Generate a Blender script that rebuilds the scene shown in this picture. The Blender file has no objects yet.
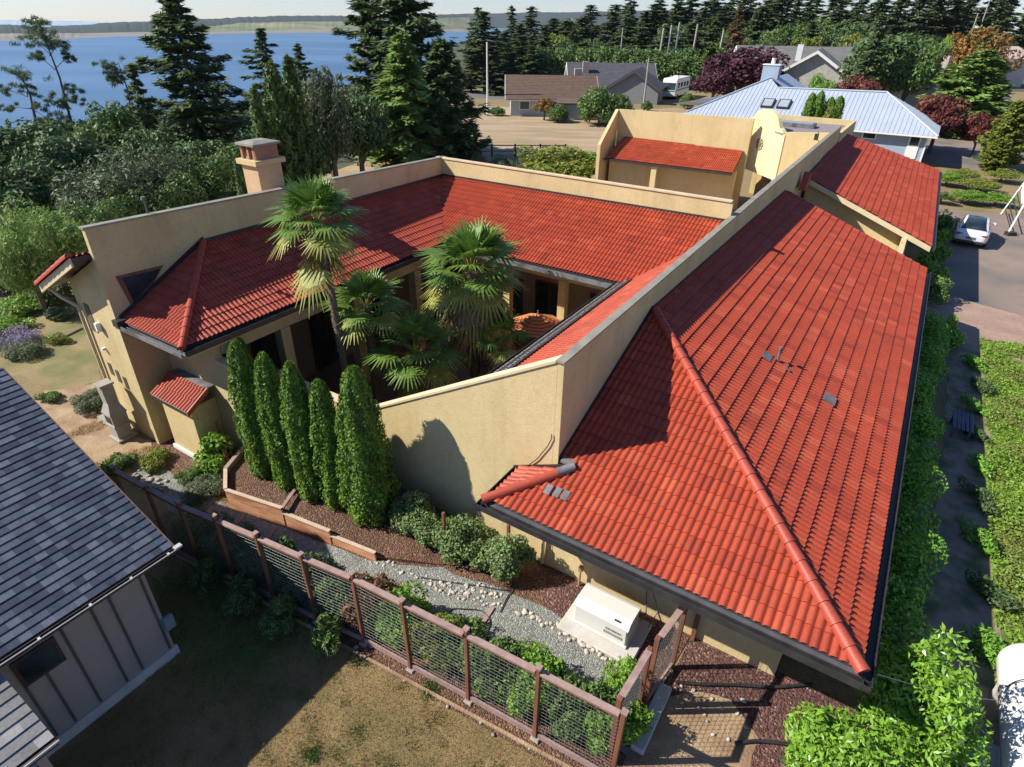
import bpy, bmesh, math, random
import numpy as np
from mathutils import Vector, Matrix
random.seed(7); rng = np.random.default_rng(11)
R = math.radians
scene = bpy.context.scene
col = scene.collection

# ------------------------------------------------------------------ camera, sky, sun, exposure
CAM_H, PITCH, ROLL, FPX = 11.5, R(30.7), R(0.85), 605.0
cf = Vector((0, math.cos(PITCH), -math.sin(PITCH))); cr = Vector((1, 0, 0)); cu = cr.cross(cf)
c_right = cr * math.cos(ROLL) + cu * math.sin(ROLL)
c_up = -cr * math.sin(ROLL) + cu * math.cos(ROLL)
cam_data = bpy.data.cameras.new('camera'); cam = bpy.data.objects.new('camera', cam_data); col.objects.link(cam)
m = Matrix.Identity(4)
for i in range(3):
    m[i][0] = c_right[i]; m[i][1] = c_up[i]; m[i][2] = -cf[i]
m[2][3] = CAM_H
cam.matrix_world = m
cam_data.sensor_width = 36; cam_data.sensor_fit = 'HORIZONTAL'; cam_data.lens = FPX / 1024 * 36
cam_data.clip_start = 0.1; cam_data.clip_end = 12000
scene.camera = cam

_yaw = R(32.5)
SUN_DIR = (Vector((math.sin(_yaw), math.cos(_yaw), 0)) * 0.68 + Vector((math.cos(_yaw), -math.sin(_yaw), 0)) * 0.98 + Vector((0, 0, -1))).normalized()      # the way the light travels
SUN_EL = math.asin(-SUN_DIR.z); SUN_AZ = math.atan2(-SUN_DIR.x, -SUN_DIR.y)
world = bpy.data.worlds.new('World'); scene.world = world; world.use_nodes = True
wn = world.node_tree.nodes; wl = world.node_tree.links
bg = wn['Background']; sky = wn.new('ShaderNodeTexSky'); sky.sky_type = 'NISHITA'; sky.sun_disc = False
sky.sun_elevation = SUN_EL; sky.sun_rotation = SUN_AZ; sky.altitude = 0; sky.air_density = 1.0; sky.dust_density = 0.05; sky.ozone_density = 1.2
tint = wn.new('ShaderNodeMix'); tint.data_type = 'RGBA'; tint.blend_type = 'MULTIPLY'; tint.inputs[0].default_value = 1.0; tint.inputs[7].default_value = (0.84, 0.95, 1.30, 1)
wl.new(sky.outputs[0], tint.inputs[6]); wl.new(tint.outputs[2], bg.inputs[0]); bg.inputs[1].default_value = 0.072
sun_d = bpy.data.lights.new('sun', 'SUN'); sun_d.energy = 5.0; sun_d.angle = R(0.53); sun_d.color = (1.0, 0.94, 0.84)
sun = bpy.data.objects.new('sun', sun_d); col.objects.link(sun)
sun.rotation_euler = SUN_DIR.to_track_quat('-Z', 'Y').to_euler(); sun.location = (-30, 0, 40)
scene.view_settings.view_transform = 'Standard'; scene.view_settings.look = 'None'
scene.view_settings.exposure = 0.62; scene.view_settings.gamma = 1.0; scene.view_settings.use_curve_mapping = False
scene.render.engine = 'CYCLES'
cy = scene.cycles
cy.max_bounces = 6; cy.diffuse_bounces = 3; cy.glossy_bounces = 3; cy.transmission_bounces = 4; cy.transparent_max_bounces = 6
cy.volume_bounces = 0; cy.caustics_reflective = False; cy.caustics_refractive = False
cy.use_denoising = True

# ------------------------------------------------------------------ frames
YAW = R(32.5)
UV_ = Vector((math.sin(YAW), math.cos(YAW), 0)); VV_ = Vector((math.cos(YAW), -math.sin(YAW), 0)); ZZ = Vector((0, 0, 1))
def W(a, b, z=0.0):                     # the villa's own plan: a along its long wall, b across it
    return UV_ * a + VV_ * b + Vector((0, 0, z))
CAMP = Vector((0, 0, CAM_H))
def ray(u, v):
    return (c_right * (u - 512) - c_up * (v - 383.5) + cf * FPX).normalized()
def G(u, v, z=0.0):                     # a surveyed spot on the level z
    d = ray(u, v); return CAMP + d * ((z - CAM_H) / d.z)
def D(u, v, Y):                         # a surveyed spot at the distance Y
    d = ray(u, v); return CAMP + d * (Y / d.y)

# ------------------------------------------------------------------ object helpers
def tag(o, label=None, cat=None, group=None, kind=None):
    if label: o['label'] = label
    if cat: o['category'] = cat
    if group: o['group'] = group
    if kind: o['kind'] = kind
    return o
def thing(name, loc, label, cat, group=None, rz=0.0):
    o = bpy.data.objects.new(name, None); o.empty_display_size = 0.2; col.objects.link(o)
    o.location = loc; o.rotation_euler = (0, 0, rz)
    return tag(o, label, cat, group)
def wloc(o):
    p = Vector((0, 0, 0))
    while o is not None:
        p = p + o.location; o = o.parent
    return p
def link(name, me, mat, parent=None, loc=(0, 0, 0)):
    o = bpy.data.objects.new(name, me); col.objects.link(o)
    if mat is not None and not me.materials:
        for mm in (mat if isinstance(mat, (list, tuple)) else [mat]): me.materials.append(mm)
    o.location = loc
    if parent is not None: o.parent = parent
    return o
def mesh_np(name, V, F, smooth=False, uv=None, mi=None):
    """V (n,3); F (m,k) with k the same for every face"""
    me = bpy.data.meshes.new(name)
    V = np.asarray(V, dtype=np.float32); F = np.asarray(F, dtype=np.int32)
    me.vertices.add(len(V)); me.vertices.foreach_set('co', V.ravel())
    k = F.shape[1]
    me.loops.add(F.size); me.loops.foreach_set('vertex_index', F.ravel())
    me.polygons.add(len(F)); me.polygons.foreach_set('loop_start', np.arange(0, F.size, k, dtype=np.int32))
    try: me.polygons.foreach_set('loop_total', np.full(len(F), k, dtype=np.int32))
    except Exception: pass
    if mi is not None: me.polygons.foreach_set('material_index', np.asarray(mi, dtype=np.int32))
    me.update(calc_edges=True)
    if smooth: me.polygons.foreach_set('use_smooth', np.ones(len(F), dtype=bool))
    if uv is not None:
        l = me.uv_layers.new(name='UVMap'); l.data.foreach_set('uv', np.asarray(uv, dtype=np.float32)[F.ravel()].ravel())
    me.validate()
    return me
class MB:
    """collects faces in world coordinates, then links them as one mesh object"""
    def __init__(s): s.v = []; s.f = []; s.sm = []
    def add(s, vs, fs, smooth=False):
        n = len(s.v); s.v += [Vector(p) for p in vs]; s.f += [tuple(i + n for i in f) for f in fs]; s.sm += [smooth] * len(fs); return s
    def poly(s, pts): return s.add(pts, [tuple(range(len(pts)))])
    def prism(s, pts, ext):
        pts = [Vector(p) for p in pts]; ext = Vector(ext); n = len(pts)
        vs = pts + [p + ext for p in pts]
        fs = [tuple(range(n)), tuple(range(2 * n - 1, n - 1, -1))] + [(i, (i + 1) % n, n + (i + 1) % n, n + i) for i in range(n)]
        return s.add(vs, fs)
    def box(s, a0, a1, b0, b1, z0, z1):        # in the villa's plan
        return s.prism([W(a0, b0, z0), W(a1, b0, z0), W(a1, b1, z0), W(a0, b1, z0)], (0, 0, z1 - z0))
    def obox(s, c, ex, ey, ez):               # centre and three half-extent vectors
        c = Vector(c); ex = Vector(ex); ey = Vector(ey); ez = Vector(ez)
        return s.prism([c - ex - ey - ez, c + ex - ey - ez, c + ex + ey - ez, c - ex + ey - ez], ez * 2)
    def beam(s, p, q, w, h, up=(0, 0, 1)):
        p = Vector(p); q = Vector(q); d = (q - p).normalized(); up = Vector(up)
        sd = d.cross(up)
        if sd.length < 1e-4: sd = d.cross(Vector((1, 0, 0)))
        sd.normalize(); u2 = sd.cross(d).normalized()
        return s.obox((p + q) / 2, (q - p) / 2, sd * w / 2, u2 * h / 2)
    def tube(s, pts, r, n=8, smooth=True, caps=True):
        pts = [Vector(p) for p in pts]; rs = r if isinstance(r, (list, tuple)) else [r] * len(pts)
        vs = []; fs = []; prev = None
        for i, p in enumerate(pts):
            d = (pts[min(i + 1, len(pts) - 1)] - pts[max(i - 1, 0)])
            if d.length < 1e-7: d = Vector((0, 0, 1))
            d.normalize()
            x = prev - d * prev.dot(d) if prev is not None else d.cross(Vector((0.13, 0.9, 0.21)))
            if x.length < 1e-5: x = d.orthogonal()
            x.normalize(); prev = x; y = d.cross(x)
            for k in range(n):
                t = 2 * math.pi * k / n; vs.append(p + (x * math.cos(t) + y * math.sin(t)) * rs[i])
        for i in range(len(pts) - 1):
            for k in range(n):
                fs.append((i * n + k, i * n + (k + 1) % n, (i + 1) * n + (k + 1) % n, (i + 1) * n + k))
        s.add(vs, fs, smooth)
        if caps:
            m_ = len(vs); s.add([vs[k] for k in range(n)], [tuple(range(n - 1, -1, -1))]); s.add([vs[m_ - n + k] for k in range(n)], [tuple(range(n))])
        return s
    def lathe(s, c, prof, n=16, smooth=True):    # prof: (r, z)
        c = Vector(c); vs = []; fs = []
        for r_, z in prof:
            for k in range(n):
                t = 2 * math.pi * k / n; vs.append(c + Vector((r_ * math.cos(t), r_ * math.sin(t), z)))
        for i in range(len(prof) - 1):
            for k in range(n): fs.append((i * n + k, i * n + (k + 1) % n, (i + 1) * n + (k + 1) % n, (i + 1) * n + k))
        fs.append(tuple(range(n - 1, -1, -1))); fs.append(tuple((len(prof) - 1) * n + k for k in range(n)))
        return s.add(vs, fs, smooth)
    def build(s, name, mat, parent=None, org=None, bevel=0.0):
        o0 = wloc(parent) if parent is not None else (Vector(org) if org is not None else Vector((0, 0, 0)))
        me = bpy.data.meshes.new(name); me.from_pydata([tuple(p - o0) for p in s.v], [], s.f)
        me.polygons.foreach_set('use_smooth', s.sm)
        bm = bmesh.new(); bm.from_mesh(me); bmesh.ops.recalc_face_normals(bm, faces=bm.faces)
        if bevel > 0: 
            bmesh.ops.bevel(bm, geom=[e for e in bm.edges if e.calc_length() > bevel * 3 and len(e.link_faces) == 2 and e.calc_face_angle(0) > 0.6], offset=bevel, segments=1, affect='EDGES', clamp_overlap=True)
        bm.to_mesh(me); bm.free(); me.update()
        return link(name, me, mat, parent, (0, 0, 0) if parent is not None else o0)
def copy_tree(o, parent=None):
    c = o.copy(); col.objects.link(c); c.parent = parent
    for ch in list(o.children):
        copy_tree(ch, c)
    return c

# ------------------------------------------------------------------ materials
def newmat(name):
    m = bpy.data.materials.new(name); m.use_nodes = True
    return m, m.node_tree.nodes, m.node_tree.links, m.node_tree.nodes['Principled BSDF']
def ramp(n, stops):
    r = n.new('ShaderNodeValToRGB'); e = r.color_ramp.elements
    while len(e) < len(stops): e.new(0.5)
    for i, (p, c) in enumerate(stops): e[i].position = p; e[i].color = (*c, 1)
    return r
def noise(n, l, scale, detail=4, rough=0.55, vec=None, dist=0.0):
    t = n.new('ShaderNodeTexNoise'); t.inputs['Scale'].default_value = scale; t.inputs['Detail'].default_value = detail
    t.inputs['Roughness'].default_value = rough; t.inputs['Distortion'].default_value = dist
    if vec is not None: l.new(vec, t.inputs['Vector'])
    return t
def wpos(n):
    g = n.new('ShaderNodeNewGeometry'); return g.outputs['Position']
def bump(n, l, src, dist, strength=1.0, prev=None):
    b = n.new('ShaderNodeBump'); b.inputs['Distance'].default_value = dist; b.inputs['Strength'].default_value = strength
    l.new(src, b.inputs['Height'])
    if prev is not None: l.new(prev.outputs[0], b.inputs['Normal'])
    return b
def mixc(n, l, fac, a, b, mode='MIX'):
    x = n.new('ShaderNodeMix'); x.data_type = 'RGBA'; x.blend_type = mode
    if isinstance(fac, (int, float)): x.inputs[0].default_value = fac
    else: l.new(fac, x.inputs[0])
    for i, s in ((6, a), (7, b)):
        if isinstance(s, tuple): x.inputs[i].default_value = (*s, 1)
        else: l.new(s, x.inputs[i])
    return x.outputs[2]
def mat_noise(name, c1, c2, scale=3.0, rough=0.8, bumpd=0.0, bscale=40.0, detail=5, c3=None, s3=0.4, spec=0.5, metal=0.0, stretch=None):
    """two mottled colours, an optional third in large patches, and a bump"""
    m, n, l, p = newmat(name); pos = wpos(n)
    if stretch:
        mp = n.new('ShaderNodeMapping'); mp.inputs['Scale'].default_value = stretch; l.new(pos, mp.inputs['Vector']); pos = mp.outputs[0]
    t = noise(n, l, scale, detail, 0.6, pos); r = ramp(n, [(0.3, c1), (0.7, c2)]); l.new(t.outputs[0], r.inputs[0]); out = r.outputs[0]
    if c3 is not None:
        t3 = noise(n, l, s3, 3, 0.5, pos); r3 = ramp(n, [(0.45, (0, 0, 0)), (0.65, (1, 1, 1))]); l.new(t3.outputs[0], r3.inputs[0])
        out = mixc(n, l, r3.outputs[0], out, c3)
    l.new(out, p.inputs['Base Color']); p.inputs['Roughness'].default_value = rough; p.inputs['Specular IOR Level'].default_value = spec; p.inputs['Metallic'].default_value = metal
    if bumpd:
        tb = noise(n, l, bscale, 4, 0.6, pos); b = bump(n, l, tb.outputs[0], bumpd); l.new(b.outputs[0], p.inputs['Normal'])
    return m
def mat_leaf(name, c1, c2, c3=None, rough=0.55, trans=0.25, spec=0.3, clump=1.2):
    """each leaf takes its own colour between c1 and c2, clumps drift toward c3"""
    m, n, l, p = newmat(name); g = n.new('ShaderNodeNewGeometry')
    r = ramp(n, [(0.0, c1), (1.0, c2)]); l.new(g.outputs['Random Per Island'], r.inputs[0]); out = r.outputs[0]
    if c3 is not None:
        tc = n.new('ShaderNodeTexCoord'); t = noise(n, l, clump, 2, 0.5, tc.outputs['Object'])
        r3 = ramp(n, [(0.45, (0, 0, 0)), (0.62, (1, 1, 1))]); l.new(t.outputs[0], r3.inputs[0]); out = mixc(n, l, r3.outputs[0], out, c3)
    l.new(out, p.inputs['Base Color']); p.inputs['Roughness'].default_value = rough; p.inputs['Specular IOR Level'].default_value = spec
    if trans > 0:
        tr = n.new('ShaderNodeBsdfTranslucent'); br = n.new('ShaderNodeBrightContrast'); br.inputs['Bright'].default_value = 0.0
        l.new(out, tr.inputs[0]); mx = n.new('ShaderNodeMixShader'); mx.inputs[0].default_value = trans
        l.new(p.outputs[0], mx.inputs[1]); l.new(tr.outputs[0], mx.inputs[2]); l.new(mx.outputs[0], n['Material Output'].inputs[0])
    return m
def mat_plain(name, c, rough=0.6, metal=0.0, spec=0.5, var=0.12, scale=6.0):
    k1 = tuple(x * (1 - var) for x in c); k2 = tuple(min(1, x * (1 + var)) for x in c)
    return mat_noise(name, k1, k2, scale, rough, 0.0, spec=spec, metal=metal)
def mat_glass(name, c=(0.02, 0.03, 0.035)):
    m, n, l, p = newmat(name); p.inputs['Base Color'].default_value = (*c, 1); p.inputs['Roughness'].default_value = 0.06; p.inputs['Specular IOR Level'].default_value = 0.8
    t = noise(n, l, 1.3, 2, 0.5, wpos(n)); r = ramp(n, [(0.35, tuple(x * .6 for x in c)), (0.7, tuple(x * 2.0 for x in c))]); l.new(t.outputs[0], r.inputs[0]); l.new(r.outputs[0], p.inputs['Base Color'])
    return m

def mat_tile(name, base, dark, light, blotch=None, rough=0.5, cell=(1.0, 1.0)):
    """every tile its own tint (the UV counts tiles), weathering in streaks"""
    m, n, l, p = newmat(name); uv = n.new('ShaderNodeUVMap')
    fl = n.new('ShaderNodeVectorMath'); fl.operation = 'FLOOR'; l.new(uv.outputs[0], fl.inputs[0])
    wn_ = n.new('ShaderNodeTexWhiteNoise'); wn_.noise_dimensions = '2D'; l.new(fl.outputs[0], wn_.inputs['Vector'])
    r = ramp(n, [(0.0, dark), (0.2, base), (0.85, base), (1.0, light)]); l.new(wn_.outputs[0], r.inputs[0]); out = r.outputs[0]
    t = noise(n, l, 1.1, 5, 0.65, wpos(n)); r2 = ramp(n, [(0.25, (0.80, 0.80, 0.82)), (0.7, (1.10, 1.08, 1.06))]); l.new(t.outputs[0], r2.inputs[0])
    out = mixc(n, l, 1.0, out, r2.outputs[0], 'MULTIPLY')
    t4 = noise(n, l, 26, 4, 0.7, wpos(n)); r4 = ramp(n, [(0.35, (0.82, 0.82, 0.82)), (0.65, (1.1, 1.1, 1.1))]); l.new(t4.outputs[0], r4.inputs[0])
    out = mixc(n, l, 1.0, out, r4.outputs[0], 'MULTIPLY')
    if blotch is not None:
        t3 = noise(n, l, 7, 6, 0.75, wpos(n)); r3 = ramp(n, [(0.55, (0, 0, 0)), (0.72, (0.8, 0.8, 0.8))]); l.new(t3.outputs[0], r3.inputs[0])
        out = mixc(n, l, r3.outputs[0], out, blotch)
    l.new(out, p.inputs['Base Color']); p.inputs['Roughness'].default_value = rough; p.inputs['Specular IOR Level'].default_value = 0.35
    b = bump(n, l, t4.outputs[0], 0.004); l.new(b.outputs[0], p.inputs['Normal'])
    return m

# ------------------------------------------------------------------ roofs
def roof_surface(polys, roll, course, hroll, hstep, style, tilew=None):
    """polys: list of (points, first edge = eave). Each is covered with courses of tiles following its plane, cut to its outline."""
    V = []; Fq = []; UVs = []
    bm_all = bmesh.new(); uvl = bm_all.loops.layers.uv.new('UVMap')
    for pts in polys:
        org = None
        if isinstance(pts, tuple): pts, org = pts
        pts = [Vector(p) for p in pts]; p0 = pts[0]; e = (pts[1] - pts[0]).normalized()
        if org: p0 = Vector(org[0]); e = (Vector(org[1]) - p0).normalized()
        n = Vector((0, 0, 0))
        for i in range(len(pts)): n += (pts[i] - p0).cross(pts[(i + 1) % len(pts)] - p0)
        n.normalize()
        if n.z < 0: n = -n
        u = n.cross(e).normalized()
        c0 = sum(pts, Vector((0, 0, 0))) / len(pts)
        if (c0 - p0).dot(u) < 0: u = -u
        S = [(p - p0).dot(e) for p in pts]; T = [(p - p0).dot(u) for p in pts]
        s0, s1, t0, t1 = math.floor(min(S) / roll - 0.01) * roll, max(S), math.floor(min(T) / course + 0.01) * course, max(T)
        if style == 'pantile':
            k = 6; prof = [0.0, 0.70, 0.96, 1.0, 0.86, 0.30]
            ns = int(math.ceil((s1 - s0) / roll)) + 1
            ss = []; hs = []; us = []
            for i in range(ns):
                for j in range(k): ss.append(s0 + (i + j / k) * roll); hs.append(prof[j] * hroll); us.append((i + j / k) * roll / tilew)
        elif style == 'shingle':
            ns = int(math.ceil((s1 - s0) / roll)) + 1
            ss = [s0 + i * roll for i in range(ns)]; hs = [0.0] * ns; us = [i * roll / tilew for i in range(ns)]
        else:   # standing seam
            ns = int(math.ceil((s1 - s0) / roll)) + 1; ss = []; hs = []; us = []
            for i in range(ns):
                for off, h in ((0, 0), (0.0, 1), (0.045, 1), (0.045, 0)): ss.append(s0 + i * roll + off); hs.append(h * hroll); us.append(i + off)
        nc = int(math.ceil((t1 - t0) / course)) + 1
        rows = []
        for j in range(nc):
            rows.append((t0 + j * course, hstep, j + 0.001)); rows.append((t0 + (j + 1) * course, 0.0, j + 0.999))
        if style == 'seam': rows = [(t0, 0, 0), (t1, 0, 0.9)]
        bm = bmesh.new(); uvb = bm.loops.layers.uv.new('UVMap')
        grid = []; rr = random.Random(len(pts) + int(abs(p0.x) * 10))
        flip = e.cross(u).dot(n) < 0
        for j in range(len(rows) - 1):
            grid = {jj: [bm.verts.new(p0 + e * s + u * rows[jj][0] + n * (rows[jj][1] + hh)) for s, hh in zip(ss, hs)] for jj in (j, j + 1)}
            for i in range(len(ss) - 1):
                if style == 'seam' and ss[i] == ss[i + 1] and False: continue
                f = bm.faces.new((grid[j][i], grid[j][i + 1], grid[j + 1][i + 1], grid[j + 1][i]))
                if flip: f.normal_flip()
                f.smooth = (style == 'pantile' and j % 2 == 0)
                where = {grid[j][i]: (i, j), grid[j][i + 1]: (i + 1, j), grid[j + 1][i + 1]: (i + 1, j + 1), grid[j + 1][i]: (i, j + 1)}
                for lp in f.loops:
                    ii, jj = where[lp.vert]
                    vv = rows[jj][2]
                    if j % 2 == 1: vv = rows[j + 1][2] if j + 1 < len(rows) else vv
                    lp[uvb].uv = (us[ii] + (0.0005 if ii == i else -0.0005), vv)
        L = len(pts)
        for i in range(L):
            a_, b_ = pts[i], pts[(i + 1) % L]; ed = (b_ - a_); 
            if ed.length < 1e-5: continue
            pn = ed.cross(n).normalized()
            if (c0 - a_).dot(pn) > 0: pn = -pn
            if abs((a_ - p0).dot(u)) < 1e-3 and abs((b_ - p0).dot(u)) < 1e-3: a_ = a_ + pn * 0.03
            bmesh.ops.bisect_plane(bm, geom=bm.verts[:] + bm.edges[:] + bm.faces[:], dist=1e-5, plane_co=a_, plane_no=pn, clear_outer=True)
        me_t = bpy.data.meshes.new('tmp'); bm.to_mesh(me_t); bm.free(); bm_all.from_mesh(me_t); bpy.data.meshes.remove(me_t)
    return bm_all
def roof(name, polys, mat, parent, roll=0.15, course=0.345, hroll=0.047, hstep=0.030, style='pantile', tilew=0.30, thick=0.12, deck=None):
    bm = roof_surface(polys, roll, course, hroll, hstep, style, tilew)
    o0 = wloc(parent) if parent is not None else Vector((0, 0, 0))
    for v in bm.verts: v.co -= o0
    me = bpy.data.meshes.new(name); bm.to_mesh(me); bm.free()
    o = link(name, me, mat, parent)
    if deck is not None:
        d = MB()
        for pts in polys:
            if isinstance(pts, tuple): pts = pts[0]
            pts = [Vector(p) for p in pts]
            d.prism([p + Vector((0, 0, -0.012)) for p in pts], (0, 0, -thick))
        d.build('roof_deck', deck, parent)
    return o
def ridge_caps(name, p, q, mat, parent, r=0.12, seg=0.38, lift=0.05, k=8):
    p = Vector(p); q = Vector(q); d = (q - p); L = d.length; d.normalize()
    sd = d.cross(ZZ).normalized(); up = sd.cross(d).normalized()
    n = max(1, round(L / seg)); mb = MB()
    for i in range(n):
        a = p + d * (L * i / n - 0.02); b = p + d * (L * (i + 1) / n + 0.02)
        vs = []; fs = []
        for P_, rr in ((a, r * 1.12), (b, r * 0.94)):
            for j in range(k + 1):
                t = math.pi * (-0.08 + 1.16 * j / k); vs.append(P_ + sd * math.cos(t) * rr + up * (math.sin(t) * rr + lift - 0.03))
        for j in range(k): fs.append((j, j + 1, k + 2 + j, k + 1 + j))
        mb.add(vs, fs, True); mb.add([vs[j] for j in range(k + 1)], [tuple(range(k + 1))]); mb.add([vs[k + 1 + j] for j in range(k + 1)], [tuple(range(k, -1, -1))])
    o = mb.build(name, mat, parent)
    return o

# ------------------------------------------------------------------ foliage
def leafV(P_, N_, size, asp=0.5, rg=rng, tilt=0.6, droop=0.0, axis=None):
    """diamond leaves: points, preferred normals -> vertices and quads"""
    n = len(P_); N = N_ + rg.normal(0, tilt, (n, 3)); N /= np.linalg.norm(N, axis=1, keepdims=True) + 1e-9
    A = rg.normal(0, 1, (n, 3)) if axis is None else axis + rg.normal(0, 0.35, (n, 3))
    A[:, 2] -= droop; A -= N * (A * N).sum(1, keepdims=True); A /= np.linalg.norm(A, axis=1, keepdims=True) + 1e-9
    B = np.cross(N, A); s = size * rg.uniform(0.65, 1.3, (n, 1))
    V = np.stack([P_ - A * s, P_ + B * s * asp - N * s * 0.12, P_ + A * s, P_ - B * s * asp - N * s * 0.12], 1).reshape(-1, 3)
    return V, np.arange(4 * n).reshape(-1, 4)
def shell(n, c, r, rg=rng, inner=0.55):
    d = rg.normal(0, 1, (n, 3)); d /= np.linalg.norm(d, axis=1, keepdims=True)
    rad = inner + (1 - inner) * rg.uniform(0, 1, (n, 1)) ** 0.5
    return np.asarray(c) + d * rad * np.asarray(r), d / np.asarray(r) * np.min(r)
def lobes(K, R3, seed, lr=0.38, flat=0.0):
    rg = np.random.default_rng(seed); d = rg.normal(0, 1, (K, 3)); d /= np.linalg.norm(d, axis=1, keepdims=True)
    d[:, 2] = np.abs(d[:, 2]) * (1 - flat) + d[:, 2] * flat if flat < 1 else d[:, 2]
    c = d * np.asarray(R3) * rg.uniform(0.35, 0.78, (K, 1)); r = np.asarray(R3) * lr * rg.uniform(0.7, 1.25, (K, 1))
    return c, r
def crown_mesh(name, R3, K, n, leaf, seed, lr=0.38, asp=0.5, droop=0.0, inner=0.6, flat=0.4, tilt=0.6, zc=0.0):
    rg = np.random.default_rng(seed); c, r = lobes(K, R3, seed, lr, flat)
    Vs = []; per = max(8, n // K)
    for i in range(K):
        P_, N_ = shell(per, c[i], r[i], rg, inner)
        N_[:, 2] += 0.25
        v, _ = leafV(P_, N_, leaf, asp, rg, tilt, droop); Vs.append(v)
    V = np.concatenate(Vs); V[:, 2] += zc
    return mesh_np(name, V, np.arange(len(V)).reshape(-1, 4))
def conifer_meshes(name, H, Rb, nb, per, seed, spray=0.35, droop=0.25, base=0.08, shape=0.9, trunk=0.25, asp=0.3, ragged=0.3, upturn=0.0, hang=0.0):
    """trunk with limbs, and sprays of needles along every limb"""
    rg = np.random.default_rng(seed); tb = MB(); tb.tube([(0, 0, -0.3), (0.02, 0, H * 0.5), (0, 0.02, H * 0.97)], [trunk, trunk * 0.6, 0.03], 7)
    Vs = []
    for i in range(nb):
        f = (i + rg.uniform(0, 1)) / nb; z = H * (base + (0.99 - base) * f)
        prof = (1 - f) ** shape * (0.55 + 0.45 * min(1, f * 6)); L = Rb * prof * rg.uniform(1 - ragged, 1.12) + 0.12
        az = i * 2.39996 + rg.normal(0, 0.35)
        L *= 1 + ragged * (0.32 * math.sin(az + z * 0.9 + seed) + 0.26 * math.sin(az * 3 + z * 2.3 + seed)); L = max(L, 0.1); dx, dy = math.cos(az), math.sin(az)
        t = np.linspace(0.12, 1, max(3, int(4 + L * 2)));
        dz = -droop * L * t + upturn * L * t ** 2.2
        pts = np.stack([dx * L * t, dy * L * t, z + dz], 1)
        if L > 0.8: tb.tube([Vector((0, 0, z)), Vector(pts[len(pts) // 2]), Vector(pts[-1])], [0.02 + 0.02 * L, 0.012 + .01 * L, 0.008], 3, caps=False)
        m_ = max(4, int(per * (0.25 + L / Rb)))
        q = rg.uniform(0.1, 1, m_) ** 0.75; ctr = np.stack([dx * L * q, dy * L * q, z - droop * L * q + upturn * L * q ** 2.2], 1)
        wd = L * 0.30 * (1.15 - q) + spray * 0.4
        side = np.array([-dy, dx, 0]); off = rg.uniform(-1, 1, m_)
        ctr = ctr + side * (off * wd)[:, None]; ctr[:, 2] += rg.normal(0, 0.05 + 0.03 * L, m_) - hang * rg.uniform(0, 1, m_) - np.abs(off) * wd * 0.25
        ax = np.array([dx, dy, -droop * 0.8]) + side * off[:, None] * 0.9; ax[:, 2] -= hang * 1.5
        N_ = np.tile(np.array([0.25 * dx, 0.25 * dy, 1.0]), (m_, 1))
        v, _ = leafV(ctr, N_, spray, asp, rg, 0.35 + hang, 0.0, ax); Vs.append(v)
    V = np.concatenate(Vs)
    return tb, mesh_np(name, V, np.arange(len(V)).reshape(-1, 4))
# ------------------------------------------------------------------ the materials of the place
def make_stucco(name, c, c2):
    m, n, l, p = newmat(name); pos = wpos(n)
    t = noise(n, l, 0.55, 5, 0.6, pos); r = ramp(n, [(0.3, c), (0.72, c2)]); l.new(t.outputs[0], r.inputs[0])
    mp = n.new('ShaderNodeMapping'); mp.inputs['Scale'].default_value = (1, 1, 0.3); l.new(pos, mp.inputs['Vector'])
    t2 = noise(n, l, 1.3, 5, 0.65, mp.outputs[0]); r2 = ramp(n, [(0.22, (0.80, 0.79, 0.77)), (0.5, (1, 1, 1))]); l.new(t2.outputs[0], r2.inputs[0])
    o = mixc(n, l, 1.0, r.outputs[0], r2.outputs[0], 'MULTIPLY')
    t3 = noise(n, l, 9, 4, 0.7, pos); r3 = ramp(n, [(0.3, (0.9, 0.9, 0.9)), (0.7, (1.04, 1.04, 1.04))]); l.new(t3.outputs[0], r3.inputs[0])
    o = mixc(n, l, 1.0, o, r3.outputs[0], 'MULTIPLY')
    l.new(o, p.inputs['Base Color']); p.inputs['Roughness'].default_value = 0.92; p.inputs['Specular IOR Level'].default_value = 0.2
    tb = noise(n, l, 22, 6, 0.7, pos); b = bump(n, l, tb.outputs[0], 0.012, 0.8); l.new(b.outputs[0], p.inputs['Normal'])
    return m
STUCCO = make_stucco('stucco', (0.565, 0.445, 0.225), (0.66, 0.53, 0.285))
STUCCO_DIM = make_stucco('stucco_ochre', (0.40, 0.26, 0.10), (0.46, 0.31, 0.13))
COPING = mat_noise('coping', (0.20, 0.19, 0.15), (0.30, 0.28, 0.22), 2.5, 0.6, 0.003, 30)
COPING_PALE = mat_noise('coping_pale', (0.55, 0.44, 0.27), (0.66, 0.54, 0.34), 2.5, 0.8, 0.003, 30)
TILE = mat_tile('red_tile', (0.38, 0.060, 0.026), (0.29, 0.044, 0.022), (0.45, 0.088, 0.040), (0.23, 0.070, 0.045))
TILE_CAP = mat_tile('red_ridge_tile', (0.38, 0.066, 0.038), (0.31, 0.052, 0.032), (0.42, 0.085, 0.05))
GUTTER = mat_noise('gutter_metal', (0.022, 0.02, 0.022), (0.045, 0.042, 0.044), 3, 0.45, 0.002, 60)
FLASH = mat_noise('grey_flashing', (0.13, 0.13, 0.135), (0.22, 0.22, 0.225), 3, 0.55, 0.003, 60, c3=(0.09, 0.085, 0.08), s3=2.0)
GLASS = mat_glass('dark_glass')
WOOD_RED = mat_noise('red_cedar', (0.14, 0.055, 0.03), (0.24, 0.095, 0.05), 5, 0.75, 0.006, 60, stretch=(1, 1, 0.25))
WOOD_GREY = mat_noise('weathered_cedar', (0.26, 0.17, 0.145), (0.38, 0.26, 0.225), 6, 0.85, 0.005, 60)
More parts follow.
